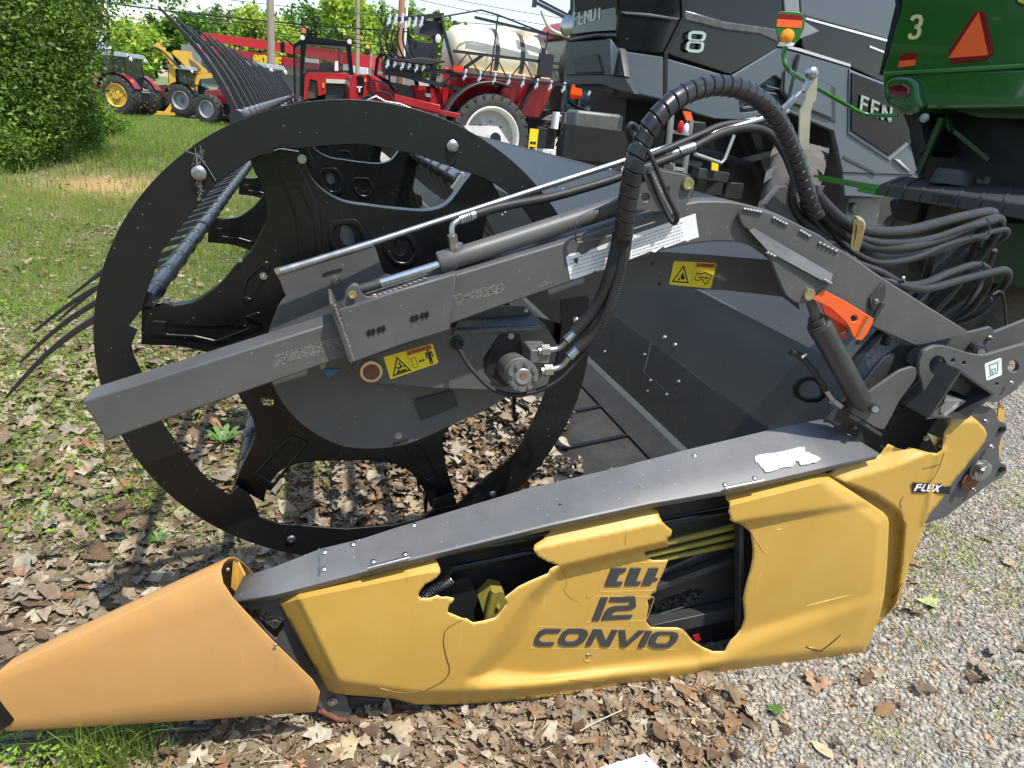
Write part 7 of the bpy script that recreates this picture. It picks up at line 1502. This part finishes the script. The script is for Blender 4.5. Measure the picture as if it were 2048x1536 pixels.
# emblems
def word2(letters, quad, widths, gap, th, fr, off, mt, parent, name='lettering', thick=.01):
    mb = MB(); word(mb, letters, quad, widths, gap, th, fr, off, thick); return mb.build(name, mt, parent)
CHR = mat('badge_silver', (.42, .46, .42), .15, .9)
mb = MB()
strokes(mb, SF, .075, ((1374,101),(1403,103),(1381,64)), [[(.15,.55),(0,.7),(0,.92),(.2,1),(.8,1),(1,.92),(1,.7),(.85,.55),(.15,.55)], [(.15,.5),(0,.38),(0,.1),(.2,0),(.8,0),(1,.1),(1,.38),(.85,.5),(.15,.5)]], .16, .012); mb.build('number_badge', CHR, bc)
word2([LF, LE, LN], ((1722,219),(1780,243),(1725,193)), [.8, .8, .9], .45, .20, SF, .11, mat('badge_green_grey', (.3, .38, .34), .2, .7), bc)
# rear face
def pr(name, px, mt, th=.05, off=0, bev=.01): return plate(name, px, RF, th, mt, bc, off=off, bev=bev)
pr('rear_hull', [(1142,-150),(1238,-150),(1248,150),(1225,190),(1150,175),(1138,90)], DARK, .05, -.06)
pr('rear_panel', [(1146,4),(1150,-60),(1232,-60),(1231,10),(1237,60),(1236,62),(1190,64),(1143,70)], GLOSSB, .05, .0)
pr('rear_lip', [(1137,74),(1190,66),(1236,64),(1237,76),(1190,74),(1136,84)], mat('lip_black', (.02, .021, .022), .3), .12, .03, bev=.02)
pr('rear_bumper', [(1133,84),(1222,78),(1240,100),(1248,152),(1200,148),(1131,150)], BLUD, .08, .02)
pr('bumper_recess', [(1144,112),(1195,108),(1205,145),(1150,146)], mat('recess_dark', (.015, .018, .02), .5), .03, .035)
pr('rear_skirt', [(1130,150),(1205,148),(1249,153),(1268,187),(1240,182),(1200,168),(1134,168)], BLUD, .06, .0)
word2([LF, LE, LN, LD, LT], ((1147,53),(1203,35),(1147,27)), [.8, .8, .95, .9, .9], .40, .15, RF, .006, mat('badge_dull', (.34, .36, .32), .35, .5), bc, thick=.006)
mb = MB(); q1 = SF.hit(1237, -60, .03); q2 = SF.hit(1237, 100, .03)
# underside, axle, ladder
vol('underbody', [(1256,165),(1270,185),(1420,230),(1680,262),(1680,420),(1500,430),(1380,360),(1260,300),(1250,250)], SF, WB*.9, DARK, -.95)
MB().poly([SF.hit(*p, -.7) for p in ((1600,300),(1850,340),(2060,400),(2060,640),(1600,600))], e_rear*1.2).build('lower_chassis', mat('chassis_brown', (.035, .031, .025), .7, dust=.7, dcol=(.08, .07, .05)), bc, smooth=False)
ps('side_skirt', [(1686,345),(1828,350),(1860,372),(1900,400),(1690,392)], BLU, .05, .03); ps('hub_plate', [(1700,395),(1762,398),(1755,452),(1690,446)], mat('hub_grey', (.18, .18, .17), .5, dust=.3), .05, -.3); ps('hub_bolt', circ(1714,418,9,12), IRON, .06, -.22)
part(bc, 'platform', DARK, lambda m: m.bar(SF.hit(1125, 282, .3), SF.hit(1250, 296, .3), .05, .3)); part(bc, 'trailer_hitch', IRON, lambda m: m.box(SF.hit(1185, 262, .1), (.5, .3, .35)), bevel=.03)
part(bc, 'wheel_guard', DARK, lambda m: m.cyl(SF.hit(1130, 300, 0), SF.hit(1225, 305, 0), .16, n=16))
mb = MB(); RL = mat('rail_silver', (.5, .5, .48), .35, .7)
for a, b in (((1343,230),(1332,345)), ((1382,240),(1368,350))): mb.bar(SF.hit(*a, .25), SF.hit(*b, .25), .045)
for k in range(3): mb.bar(SF.hit(1340-k*3, 262+k*36, .25), SF.hit(1378-k*3, 268+k*36, .25), .035)
mb.build('ladder', RL, bc); part(bc, 'hand_rail', RL, lambda m: m.tube([SF.hit(1390, 308, .3), SF.hit(1442, 326, .3), SF.hit(1450, 318, .3), SF.hit(1468, 270, .3)], .02))
ps('reflector', [(1366,222),(1382,224),(1388,246),(1374,244)], REDO, .02, .22, bev=.002); part(bc, 'red_lamp', mat('red_lens', (.5, .01, .02), .1), lambda m: m.ball(SF.hit(1361, 254, .3), .05, 12, 8, (.7, .5, 1.3))); part(bc, 'clear_lamp', WHITE, lambda m: m.ball(SF.hit(1372, 258, .3), .045, 12, 8, (.7, .5, 1.3)))
part(bc, 'lamp_housing', DARK, lambda m: m.box(SF.hit(1385, 262, .22), (.25, .1, .2)), bevel=.02); ps('warning_label', [(1424,322),(1438,322),(1436,342),(1423,340)], WYEL, .01, .1, bev=0)
part(bc, 'linkage', DGREY, lambda m: [m.bar(SF.hit(a, b, o_), SF.hit(c, d, o_), w_) for a, b, c, d, o_, w_ in ((1395,300,1500,330,-.3,.08), (1410,250,1440,400,-.5,.10), (1450,330,1560,300,-.5,.09), (1300,310,1400,330,-.2,.07), (1260,262,1330,300,-.4,.06), (1500,260,1560,420,-.7,.14))]+[m.box(SF.hit(x, y, -.4), (.25, .2, .2)) for x, y in ((1420,372), (1300,275), (1460,380))], bevel=.01)
part(bc, 'round_mirror', mat('mirror_face', (.4, .42, .42), .1, .8), lambda m: m.lathe(RF.hit(1137, 52, .0), (-.9, -.5, 0), [(0, .10), (.02, .11), (.03, .09), (.03, 0)], 20))
part(bc, 'axle_frame', DGREY, lambda m: (m.bar(SF.hit(1390, 345, .0), SF.hit(1450, 355, .0), .12)), bevel=.01)
ax_ = (SF.n+SF.e1*.75).normalized(); wheel(bc, SF.hit(1572, 418, .32), .78, .60, IRON, tuple(ax_), lugs=13, rr=.5, lw=.42, lr=.88, tm=mat('dusty_tyre', (.085, .08, .072), .8, var=.3, scale=15, bump=.5, bscale=50, dust=.6, dcol=(.15, .14, .12)))
TF_O = rng_at(1160, 200, 8.7)
tri = thing('warning_triangle', 'orange slow vehicle triangle on a bent bar at the left of the black combine', 'warning triangle', TF_O)
TF = vframe(1155, 175, 8.7, 35)
plate('triangle', rnd([(1152,142),(1161,142),(1165,192),(1140,188)], 2), TF, .01, FLUO, tri, bev=0); plate('triangle_base', [(1140,188),(1165,192),(1161,199),(1141,196)], TF, .01, mat('base_red', (.6, .03, .01), .4), tri, bev=0)
MB().tube(spline([TF.hit(1139, 160, -.02), TF.hit(1137, 195, -.02), TF.hit(1145, 210, -.02), TF.hit(1190, 228, -.2)], 5), .022).build('mount_bar', DARK, tri)
# ================================================================== green combine on the right
GF_ = Frame(rng_at(1940, 90, 5.1), -hdir(851, 208))
gc = thing('combine_harvester', 'green combine harvester at the top right with an orange triangle on its hood', 'combine', ground(2000, 600))
def pg(name, px, mt, th=.03, off=0, bev=.008, holes=(), par=None): return plate(name, [px]+list(holes), GF_, th, mt, par or gc, off=off, bev=bev)
hood_o = [(1792,-90),(1800,-20),(1801,14),(1796,30),(1784,70),(1771,118),(1763,146),(1768,150),(2200,122),(2200,-90)]
pg('rear_hood', hood_o, GRN, .6, 0, bev=.03); pg('hood_seam', [(1788,-60),(1794,0),(1800,14),(1770,118),(1761,148),(1757,150),(1790,10),(1782,-60)], DARK, .5, -.03)
lowb = pg('lower_hood', [(1762,147),(2200,124),(2200,222),(2048,219),(1850,217),(1838,222),(1815,229),(1795,226),(1776,214),(1764,190)], GRN, .6, .02, bev=.035)
pg('hood_ledge', [(1766,143),(2200,117),(2200,126),(1766,152)], mat('green_ledge_lit', (.04, .19, .03), .3, coat=.4), .06, .045, bev=.012)  # lighter green puts the light on the ledge top into its colour
pg('lamp_pod', rnd([(1772,160),(1790,152),(1820,154),(1832,165),(1834,190),(1842,214),(1825,222),(1795,212),(1778,205),(1770,185)], 9), GRN, .10, .075, bev=.028)
pg('lamp_lens', rnd([(1777,178),(1783,169),(1806,167),(1817,174),(1817,188),(1808,195),(1786,194),(1778,187)], 6), mat('tail_red', (.12, .006, .006), .08, coat=1), .03, .095, bev=.01)
pg('warning_triangle', rnd([(1948,25),(1957,22),(1968,23),(1986,98),(1984,108),(1969,121),(1903,127),(1899,118),(1895,106)], 3), DRED, .008, .008, bev=.001)
pg('triangle_face', [(1957,25),(1976,110),(1897,116)], FLUO, .004, .012, bev=0)
pg('reflector', [(1803,107),(1835,105),(1832,119),(1799,122)], DRED, .003, .004, bev=0); pg('reflector', [(1799,122),(1832,119),(1830,131),(1795,135)], FLUO, .003, .004, bev=0)
mb = MB(); strokes(mb, GF_, .005, ((1818,76),(1838,75),(1823,33)), [[(.05,.82),(.2,.97),(.5,1),(.85,.97),(1,.82),(.98,.62),(.75,.53),(.45,.52)], [(.45,.53),(.8,.48),(.95,.35),(.92,.15),(.7,.02),(.4,0),(.1,.04),(0,.2)]], .17, .003); mb.build('number_sticker', mat('cream_sticker', (.75, .68, .30), .5), gc)
pg('emblem_border', [(2026,-20),(2100,-20),(2100,22),(2045,14),(2030,8)], INK, .004, .003, bev=0); pg('emblem_face', [(2031,-20),(2100,-20),(2100,14),(2048,8),(2036,3)], mat('emblem_yellow', (.7, .55, .03), .4), .004, .006, bev=0); pg('emblem_inner', [(2046,-20),(2100,-20),(2100,7),(2052,2)], INK, .004, .009, bev=0)
part(gc, 'clear_lamp', mat('lamp_clear', (.3, .29, .26), .15, spec=.8), lambda m: m.ball(GF_.hit(1849, 236, .06), .045, 16, 10, (.6, 1, .8)))
pg('engine_bay', [(1800,215),(2200,215),(2200,520),(1980,560),(1850,420),(1835,350),(1822,300),(1818,260)], DARK, .05, -.35); pg('inner_panel', [(1900,218),(2200,222),(2200,240),(1960,236)], GRND, .1, -.1)
pg('bay_side', [(1818,225),(1836,222),(1850,300),(1838,310),(1822,265)], DARK, .3, -.02)
part(gc, 'strut', GRND, lambda m: (m.bar(GF_.hit(1885, 236, -.05), GF_.hit(1838, 348, -.05), .05, .03), m.bar(GF_.hit(1893, 248, -.1), GF_.hit(1980, 320, -.2), .03, .03), m.bar(GF_.hit(1896, 236, -.1), GF_.hit(1905, 262, -.1), .05, .02)))
part(gc, 'green_rod', mat('green_rod_paint', (.03, .22, .03), .35), lambda m: (m.bar(GF_.hit(1630, 352, .1), GF_.hit(1760, 374, .3), .028), m.bar(GF_.hit(1640, 358, .1), GF_.hit(1756, 380, .3), .028), m.bar(GF_.hit(1720, 380, .28), GF_.hit(1756, 387, .3), .05, .03)))
# deck: mitred black plastic step
D0 = rng_at(1759, 364, 4.9); 
def dk(px, py, z=None): return ground(px, py, z)
A1, A2, A3, A4 = GF_.hit(1761,367,.40), GF_.hit(2140,420,.40), GF_.hit(2140,383,-.22), GF_.hit(1800,352,-.22)
lip = (A1-GF_.hit(1751, 389, .40)).length; mb = MB(); mb.hull8([A1-Vector((0,0,lip)), A2-Vector((0,0,lip)), A3-Vector((0,0,lip)), A4-Vector((0,0,lip))], [A1, A2, A3, A4])
deck = mb.build('step_deck', BLKD if 'BLKD' in globals() else mat('deck_plastic', (.03, .031, .033), .5, dust=.3, dcol=(.07, .068, .06), bump=.1), gc, bevel=.012)
mb = MB()
for t in np.linspace(.06, .95, 9): a = A1.lerp(A2, t); b = A4.lerp(A3, t); mb.bar(a+Vector((0, 0, .004)), b+Vector((0, 0, .004)), .016, .012); mb.bar(a+Vector((0, 0, .002))+(a-b).normalized()*.004, a+(a-b).normalized()*.004-Vector((0, 0, lip)), .016, .012, (1, 0, 0))
mb.build('deck_rib', MATS['deck_plastic'], deck, bevel=.003)
cA = GF_.hit(1905, 368, .05); mb = MB(); mb.lathe(cA, (0, 0, 1), [(0, .155), (.02, .15), (.09, .135), (.105, .12), (.11, 0)], 28); mb.build('round_cap', MATS['deck_plastic'], deck)
a = A1.lerp(A2, .36); b = A1.lerp(A2, .5); dn = Vector((0, 0, -lip*.25)); o_ = (A1-A4).normalized()*.004; MB().add([a+dn+o_, b+dn+o_, b+dn*3+o_, a+dn*3+o_], [(0, 1, 2, 3)]).build('hand_hole', DARK, deck, smooth=False)
part(gc, 'chassis_panel', GRND, lambda m: m.hull8([GF_.hit(1940, 560, -.2), GF_.hit(2150, 590, -.2), GF_.hit(2150, 590, -.6), GF_.hit(1940, 560, -.6)], [GF_.hit(1930, 440, -.2), GF_.hit(2150, 450, -.2), GF_.hit(2150, 450, -.6), GF_.hit(1930, 440, -.6)]), bevel=.01)
part(gc, 'under_frame', DARK, lambda m: (m.box(GF_.hit(1960, 500, -.9), (.7, 1.5, .6)), m.bar(GF_.hit(1790, 400, -.3), GF_.hit(1800, 450, -.3), .08), m.box(GF_.hit(1840, 420, -.2), (.3, .25, .2))), bevel=.02)
MUD = mat('muddy_tyre', (.06, .052, .038), .85, var=.4, scale=12, bump=.8, bscale=30, dust=.9, dcol=(.18, .14, .09))
w1 = wheel(gc, GF_.hit(1935, 530, -.55), .74, .5, MUD, tuple((GF_.n+Vector((0, -.5, 0))).normalized()), lugs=15, rr=.5); w1.data.materials[0] = MUD
ml = thing('marker_light', 'amber marker light on a bent green arm in front of the black combine', 'marker light', GF_.hit(1795, 231, .1))
MG = vframe(1580, 60, 4.9, 12)
PTS = [(1572,92),(1568,104),(1568,118),(1574,136),(1590,150),(1640,180),(1690,208),(1715,222),(1735,229),(1765,231),(1796,231)]
P = spline([MG.hit(*PTS[0]), MG.hit(*PTS[1]), MG.hit(*PTS[2]), MG.hit(*PTS[3])]+[MG.hit(*q, 0).lerp(GF_.hit(*q, .1), (q[0]-1574)/222) for q in PTS[4:]], 6)
MB().tube(P, .0165, 14).build('arm', mat('arm_green', (.025, .16, .02), .3, coat=.4), ml)
plate('light_plate', rnd([(1553,30),(1560,22),(1600,24),(1610,33),(1609,55),(1598,80),(1588,92),(1562,92),(1556,80),(1551,55)], 5), MG, .012, MATS['arm_green'], ml, bev=.003)
plate('red_strip', [(1556,27),(1606,31),(1605,41),(1555,38)], MG, .001, DRED, ml, off=.003, bev=0); plate('orange_strip', [(1555,38),(1605,41),(1603,56),(1553,53)], MG, .001, FLUO, ml, off=.003, bev=0)
mb = MB(); c = MG.hit(1574, 73, .01); mb.lathe(c-MG.n*.01, MG.n, [(0, .050), (.02, .050), (.035, .042), (.045, .02), (.047, 0)], 24); mb.build('amber_lens', AMB, ml)
plate('lens_base', rnd([(1558,84),(1590,86),(1586,93),(1562,92)], 3), MG, .03, WHITE, ml, off=.03)
# ================================================================== store, poles, sign
st = thing('store_building', 'low red and grey roadside store behind the far tractors', 'store', ground(480, 175))
q0, q1 = rng_at(395, 150, 58), rng_at(745, 188, 50); BF = Frame(q0, Vector((q1.x-q0.x, q1.y-q0.y, 0)))
RB = mat('store_red', (.62, .02, .025), .5, var=.05); RB2 = mat('store_red_dark', (.45, .012, .03), .5, var=.05); GW = mat('store_wall', (.38, .36, .33), .7, var=.12)
def pb(name, px, mt, th=.3, off=0, par=None): return plate(name, px, BF, th, mt, par or st, off=off, bev=.01)
pb('wall', [(395,88),(745,140),(745,215),(395,170)], GW, 9, 0); pb('parapet', [(402,80),(402,64),(590,88),(745,112),(745,140),(590,108)], RB, 1.0, .6); pb('canopy', [(402,92),(500,103),(590,118),(745,146),(745,175),(590,135),(500,118),(402,106)], RB2, 1.5, 1.4)
pb('end_wall', [(362,88),(396,92),(396,140),(362,136)], mat('grey_block', (.33, .31, .29), .8, var=.2), 6, -.2); pb('lower_wall', [(402,120),(745,180),(745,215),(402,165)], mat('shop_window', (.10, .12, .12), .3), .3, .1)
for i, x in enumerate((413, 470, 502, 545, 571, 620)): pb('soffit_lamp', rnd([(x,95+(x-413)*.155),(x+14,97+(x-413)*.155),(x+14,101+(x-413)*.155),(x,99+(x-413)*.155)], 1.5), WHITE, .2, .5)
pb('wall_sign', [(686,128),(735,136),(735,150),(686,142)], WHITE, .1, 1.5); pb('wall_sign', [(610,116),(636,119),(636,127),(610,124)], WHITE, .1, 1.5)
mb = MB(); word(mb, [LN, LO, LV, LI, LE], ((509,126),(562,133),(509,110)), [.9, .8, .9, .3, .7], .35, .3, BF, 1.6, .05); 
mb.build('sign_lettering', mat('sign_yellow', (.9, .62, .02), .5), st)
def pole(px_t, py_t, px_b, py_b, depth, r, mt, label, name='utility_pole'):
    b = ground(px_b, py_b); dv = Vector((b.x, b.y, 0)); 
    mid = rng_at(px_t, max(py_t, 0)+60, depth); d = Vector((mid.x, mid.y, 0)); t = thing(name, label, 'pole', (d.x, d.y, 0)); top = Vector(rng_at(px_t, py_t, depth)); top.z = max(top.z, 6)
    lean = Vector(((rng_at(px_t, 0, depth).x-mid.x)*.9, (rng_at(px_t, 0, depth).y-mid.y)*.9, 0)); MB().tube([Vector((d.x, d.y, -.2))-lean*.3, Vector((d.x, d.y, 2.5)), Vector((d.x, d.y, 0))+lean*1.6+Vector((0, 0, 9.5))], [r*1.1, r, r*.8], 18).build('pole_shaft', mt, t)
    mb = MB(); mb.bar(Vector((d.x-1.1, d.y, 0))+lean*1.5+Vector((0, 0, 8.9)), Vector((d.x+1.1, d.y, 0))+lean*1.5+Vector((0, 0, 8.9)), .1); mb.build('crossarm', mt, t)
    return t, d
WP = mat('weathered_pole', (.26, .22, .17), .85, var=.2, stretch=(8, 8, .4), bump=.4); WP2 = mat('brown_pole', (.33, .16, .09), .85, var=.2, stretch=(8, 8, .4), bump=.4)
_, d1 = pole(541, 0, 532, 180, 29, .165, WP, 'thick weathered wooden pole in front of the red store'); _, d2 = pole(716, 0, 708, 185, 42, .13, WP, 'thin grey wooden pole between the two telehandlers'); _, d3 = pole(803, 0, 797, 190, 30, .155, WP2, 'reddish brown wooden pole left of the sprayer')
wp = thing('flag_pole', 'slim white metal pole beside the reddish brown pole', 'pole', (rng_at(811, 60, 32).x, rng_at(811, 60, 32).y, 0)); a = rng_at(811, 60, 32); MB().tube([(a.x-.1, a.y, 0), (a.x+.1, a.y, 9)], .06, 12).build('pole_shaft', WHITE, wp)
wires = [((210,0),(800,50)), ((210,-12),(1150,128)), ((180,20),(900,92)), ((440,20),(900,78)), ((300,-30),(860,30)), ((560,45),(1150,160)), ((950,-10),(1145,62)), ((1010,-10),(1145,38))]
for i, (a, b) in enumerate(wires):
    A, B = rng_at(a[0]-300, a[1]-38, 34+i), rng_at(b[0]+200, b[1]+25, 31+i); P = [A.lerp(B, t)-Vector((0, 0, 1.0*math.sin(math.pi*t)*.35)) for t in np.linspace(0, 1, 16)]
    lbs = ['lowest', 'second lowest', 'third', 'fourth', 'fifth', 'sixth', 'right hand upper', 'topmost right hand']
    tag(MB().tube(P, .017 if i != 0 else .03, 6).build('power_line', DARK), lbs[i]+' overhead power line crossing in front of the trees', 'power line', 'overhead power lines')
sg = thing('price_sign', 'tall roadside price sign with red and green panels at the upper left', 'sign', ground(208, 150)); sf = vframe(208, 60, 44, 0)
MB().tube([Vector((sf.hit(208, 100).x, sf.hit(208, 100).y, 0)), sf.hit(208, 100), sf.hit(210, -20)], .16, 10).build('sign_post', mat('sign_post_grey', (.3, .3, .32), .5), sg)
for nm, px, mt in (('red_panel', [(196,14),(205,14),(205,45),(196,45)], RB), ('green_panel', [(194,46),(204,46),(204,62),(194,62)], mat('sign_green', (.02, .35, .1), .5)), ('white_panel', [(190,71),(206,71),(206,103),(190,103)], WHITE), ('white_face', [(206,0),(213,0),(213,60),(206,60)], WHITE), ('speaker_box', [(214,72),(221,72),(221,92),(214,92)], DARK), ('lamp_box', [(209,92),(221,90),(223,97),(210,98)], WHITE)): plate(nm, px, sf, .1, mt, sg, off=.2, bev=0)
mb = MB()
for (x, y) in ((197,79),(202,86),(197,92),(202,98)): slab(mb, [(x-3,y-3),(x+2,y-3),(x+1,y+3),(x-2,y+3)], sf, .02, .32)
mb.build('blue_figure', mat('sign_blue', (.02, .04, .6), .5), sg)
# ================================================================== trees
def foliage_mesh(blobs, n, smin, smax, pal, seedn=0, clump=.35, shell=.55):
    cs = np.array([b[0] for b in blobs]); rs = np.array([b[1] for b in blobs]); vol_ = rs.prod(1)**(1/1.5); k = rng.choice(len(blobs), n, p=vol_/vol_.sum())
    d = rng.normal(size=(n, 3)); d /= np.linalg.norm(d, axis=1)[:, None]; rad = rng.uniform(shell, 1, n)**.7
    # sub-clumps make an uneven outline
    P = cs[k]+d*rs[k]*rad[:, None]; m = max(30, n//60); sc = P[rng.choice(n, m)]; 
    j = rng.choice(m, n); q = sc[j]+rng.normal(size=(n, 3))*rs[k].mean(1)[:, None]*clump*rng.uniform(.4, 1, (n, 1)); mixf = rng.uniform(0, 1, n) < .75; P = np.where(mixf[:, None], q, P)
    s = rng.uniform(smin, smax, n); nrm = rng.normal(size=(n, 3))+np.array([0, -.2, .9]); nrm /= np.linalg.norm(nrm, axis=1)[:, None]
    t = np.cross(nrm, rng.normal(size=(n, 3))); t /= np.linalg.norm(t, axis=1)[:, None]; b = np.cross(nrm, t)
    fold = nrm*(s*.18)[:, None]
    V = np.stack([P-t*s[:, None]*.6, P-b*s[:, None]*.36+fold, P+t*s[:, None]*.7, P+b*s[:, None]*.36+fold], 1).reshape(-1, 3)
    Fk = np.array([(0, 1, 2), (0, 2, 3)])[None]+(np.arange(n)*4)[:, None, None]
    c = pal[(j*7) % len(pal)]*rng.uniform(.65, 1.35, (n, 1)); 
    return V, Fk.reshape(-1, 3), np.repeat(c, 4, 0)
FOL = leafy(mat('foliage', (.1, .2, .04), .45, var=.1, attr=True, spec=.35), (1.6, 1.7, .7), .40)
_p = FOL.node_tree.nodes['Principled BSDF']
def tree(label, base, blobs, n, smin, smax, pal, trunk_r, cat='tree', name='tree', group=None, limbs=6, trunk_top=None, clump=.35, shell=.5):
    t = thing(name, label, cat, base, group=group); V, Fk, c = foliage_mesh(blobs, n, smin, smax, pal, clump=clump, shell=shell)
    o = mass('crown', V, Fk, FOL, t, colors=c, base=None)
    mb = MB(); base = Vector(base); cs = [Vector(b[0]) for b in blobs]; tt = trunk_top or sum(cs, Vector())/len(cs)
    mb.tube([base-Vector((0, 0, .2)), base.lerp(tt, .35)+Vector((.1*trunk_r, 0, 0)), base.lerp(tt, .7), tt], [trunk_r*1.25, trunk_r, trunk_r*.8, trunk_r*.5], 10)
    for c_ in cs[:limbs]: mid = base.lerp(tt, .6); mb.tube([mid, mid.lerp(c_, .5)+Vector((0, 0, trunk_r)), c_], [trunk_r*.5, trunk_r*.32, trunk_r*.12], 7)
    mb.build('trunk', mat('bark', (.09, .065, .045), .9, var=.3, bump=.6, bscale=20), t); return t
GL = np.array([(.075,.13,.022),(.10,.165,.03),(.05,.095,.017),(.15,.21,.045)])*1.25; GB = np.array([(.14,.25,.035),(.19,.30,.05),(.10,.19,.028),(.24,.33,.07),(.08,.15,.025)])
def B(px, py, dep, r, sq=.8): c = rng_at(px, py, dep); return (tuple(c), (r, r, r*sq))
bl = [B(-40,40,11,1.4),B(40,40,11.5,1.2),B(95,30,12,1.0),B(118,60,12.5,.6),B(60,120,11.8,1.0),B(85,130,12.6,.70),B(-20,150,10.8,1.1),B(125,10,13,.45),B(135,95,13.2,.33),B(10,-30,12,1.2),B(110,-30,12,1.0),B(165,-5,12.6,.34,.5),B(225,-10,12.4,.34,.4),B(285,-8,12.6,.33,.35),B(335,0,12.9,.24,.3),B(152,45,12.8,.28,.5)]
b0 = ground(20, 345); tree('big leafy maple filling the upper left corner', (b0.x-.6, b0.y, 0), bl, 40000, .042, .09, GL, .22, limbs=10, trunk_top=rng_at(20, 60, 12), clump=.26)
for lb, bl, n in (('low green bush sloping down at the near end of the hedge', [B(-20,230,10.8,.9),B(40,235,11.6,.8),B(90,225,12.6,.75),B(20,285,11.2,.55),B(70,282,12.2,.5),B(-30,290,10.4,.6)], 15000),
                  ('tangled bush in the middle of the hedge', [B(120,190,14,.75),B(140,235,14.2,.7),B(150,265,14.6,.5),B(165,215,15.5,.5),B(100,265,13.4,.5)], 11000),
                  ('rounded bush at the far right end of the hedge', [B(190,232,17,.42),B(218,252,18,.36),B(178,262,16.8,.45),B(245,256,20,.30),B(205,264,17.8,.36),B(168,232,16.5,.5)], 9000)):
    c0 = bl[0][0]; tree(lb, (bl[1][0][0], bl[1][0][1], 0), bl, int(n*1.5), .034, .078, np.concatenate([GL, GB[:2]]), .05, cat='bush', name='bush', limbs=5, trunk_top=Vector(bl[1][0]), group='bushes of the hedge on the left', clump=.26)
far = [(-60,'big far tree behind the maple',95,5.5,0),(150,'far tree left of the price sign',100,5.5,1),(255,'round bright green tree right of the price sign',88,6.0,1),(350,'darker tree behind the yellow boom',98,6.5,0),(440,'grey green tree behind the finger tips',104,7.0,2),(530,'yellowish tree behind the thick wooden pole',92,6.5,1),(610,'tall dark tree above the first telehandler',106,7.0,0),(690,'bright yellow green tree behind the grey pole',90,6.8,1),(775,'green tree behind the reddish brown pole',98,6.5,2),(850,'tree above the sprayer boom rack',92,5.5,1),(910,'last tree of the row before the open sky',100,4.6,0),(1000,'low tree tops behind the cream tank',96,2.6,2)]
PALS = [np.array([(.07,.13,.02),(.10,.18,.03),(.05,.10,.015)]), np.array([(.20,.29,.04),(.26,.34,.06),(.14,.23,.03),(.30,.34,.08)]), np.array([(.12,.17,.06),(.17,.23,.08),(.09,.14,.04)])]
PALS = [q*1.3 for q in PALS]  # leaf colours lightened to put distance haze into the treeline
for i, (px, lb, dep, rr_, pk) in enumerate(far):
    hz = 227+.1086*(px-1024); base = rng_at(px, hz, dep); base.z = 0; top_px = {0: 0, 1: 0}.get(0)
    topy = np.interp(px, [0, 200, 260, 330, 420, 480, 560, 700, 840, 915, 960, 1040], [-60, 60, 45, 48, 8, 38, 22, 0, 30, 50, 92, 125])
    topz = rng_at(px, topy, dep).z; bl = []
    for k in range(11):
        a = rng.uniform(0, 2*math.pi); rr2 = rr_*rng.uniform(.25, .65); z = topz*rng.uniform(.30, .86); bl.append(((base.x+math.cos(a)*rr2, base.y+math.sin(a)*rr2*.7, z), (rr_*.42, rr_*.42, rr_*.36)))
    bl.append(((base.x, base.y, topz-rr_*.35), (rr_*.42, rr_*.42, rr_*.35)))
    tree(lb, tuple(base), bl, 8000, .34, .70, PALS[pk], .35, group='trees behind the store', limbs=6, clump=.22, shell=.4)

# unseen wood behind the viewer, added to darken reflections in the glossy hoods
wb_ = [((x, -26-abs(x-10)*.12+rng.normal()*2, rng.uniform(2.5, 7.5)), (3.4, 3.0, 3.0)) for x in np.arange(-34, 58, 2.6)]
V, Fk, c = foliage_mesh(wb_, 22000, .5, 1.0, PALS[0], clump=.3, shell=.2)
tag(mass('unseen_woodland', V, Fk, FOL, None, colors=c), 'unseen wood behind the viewer, added for the reflections', kind='stuff')
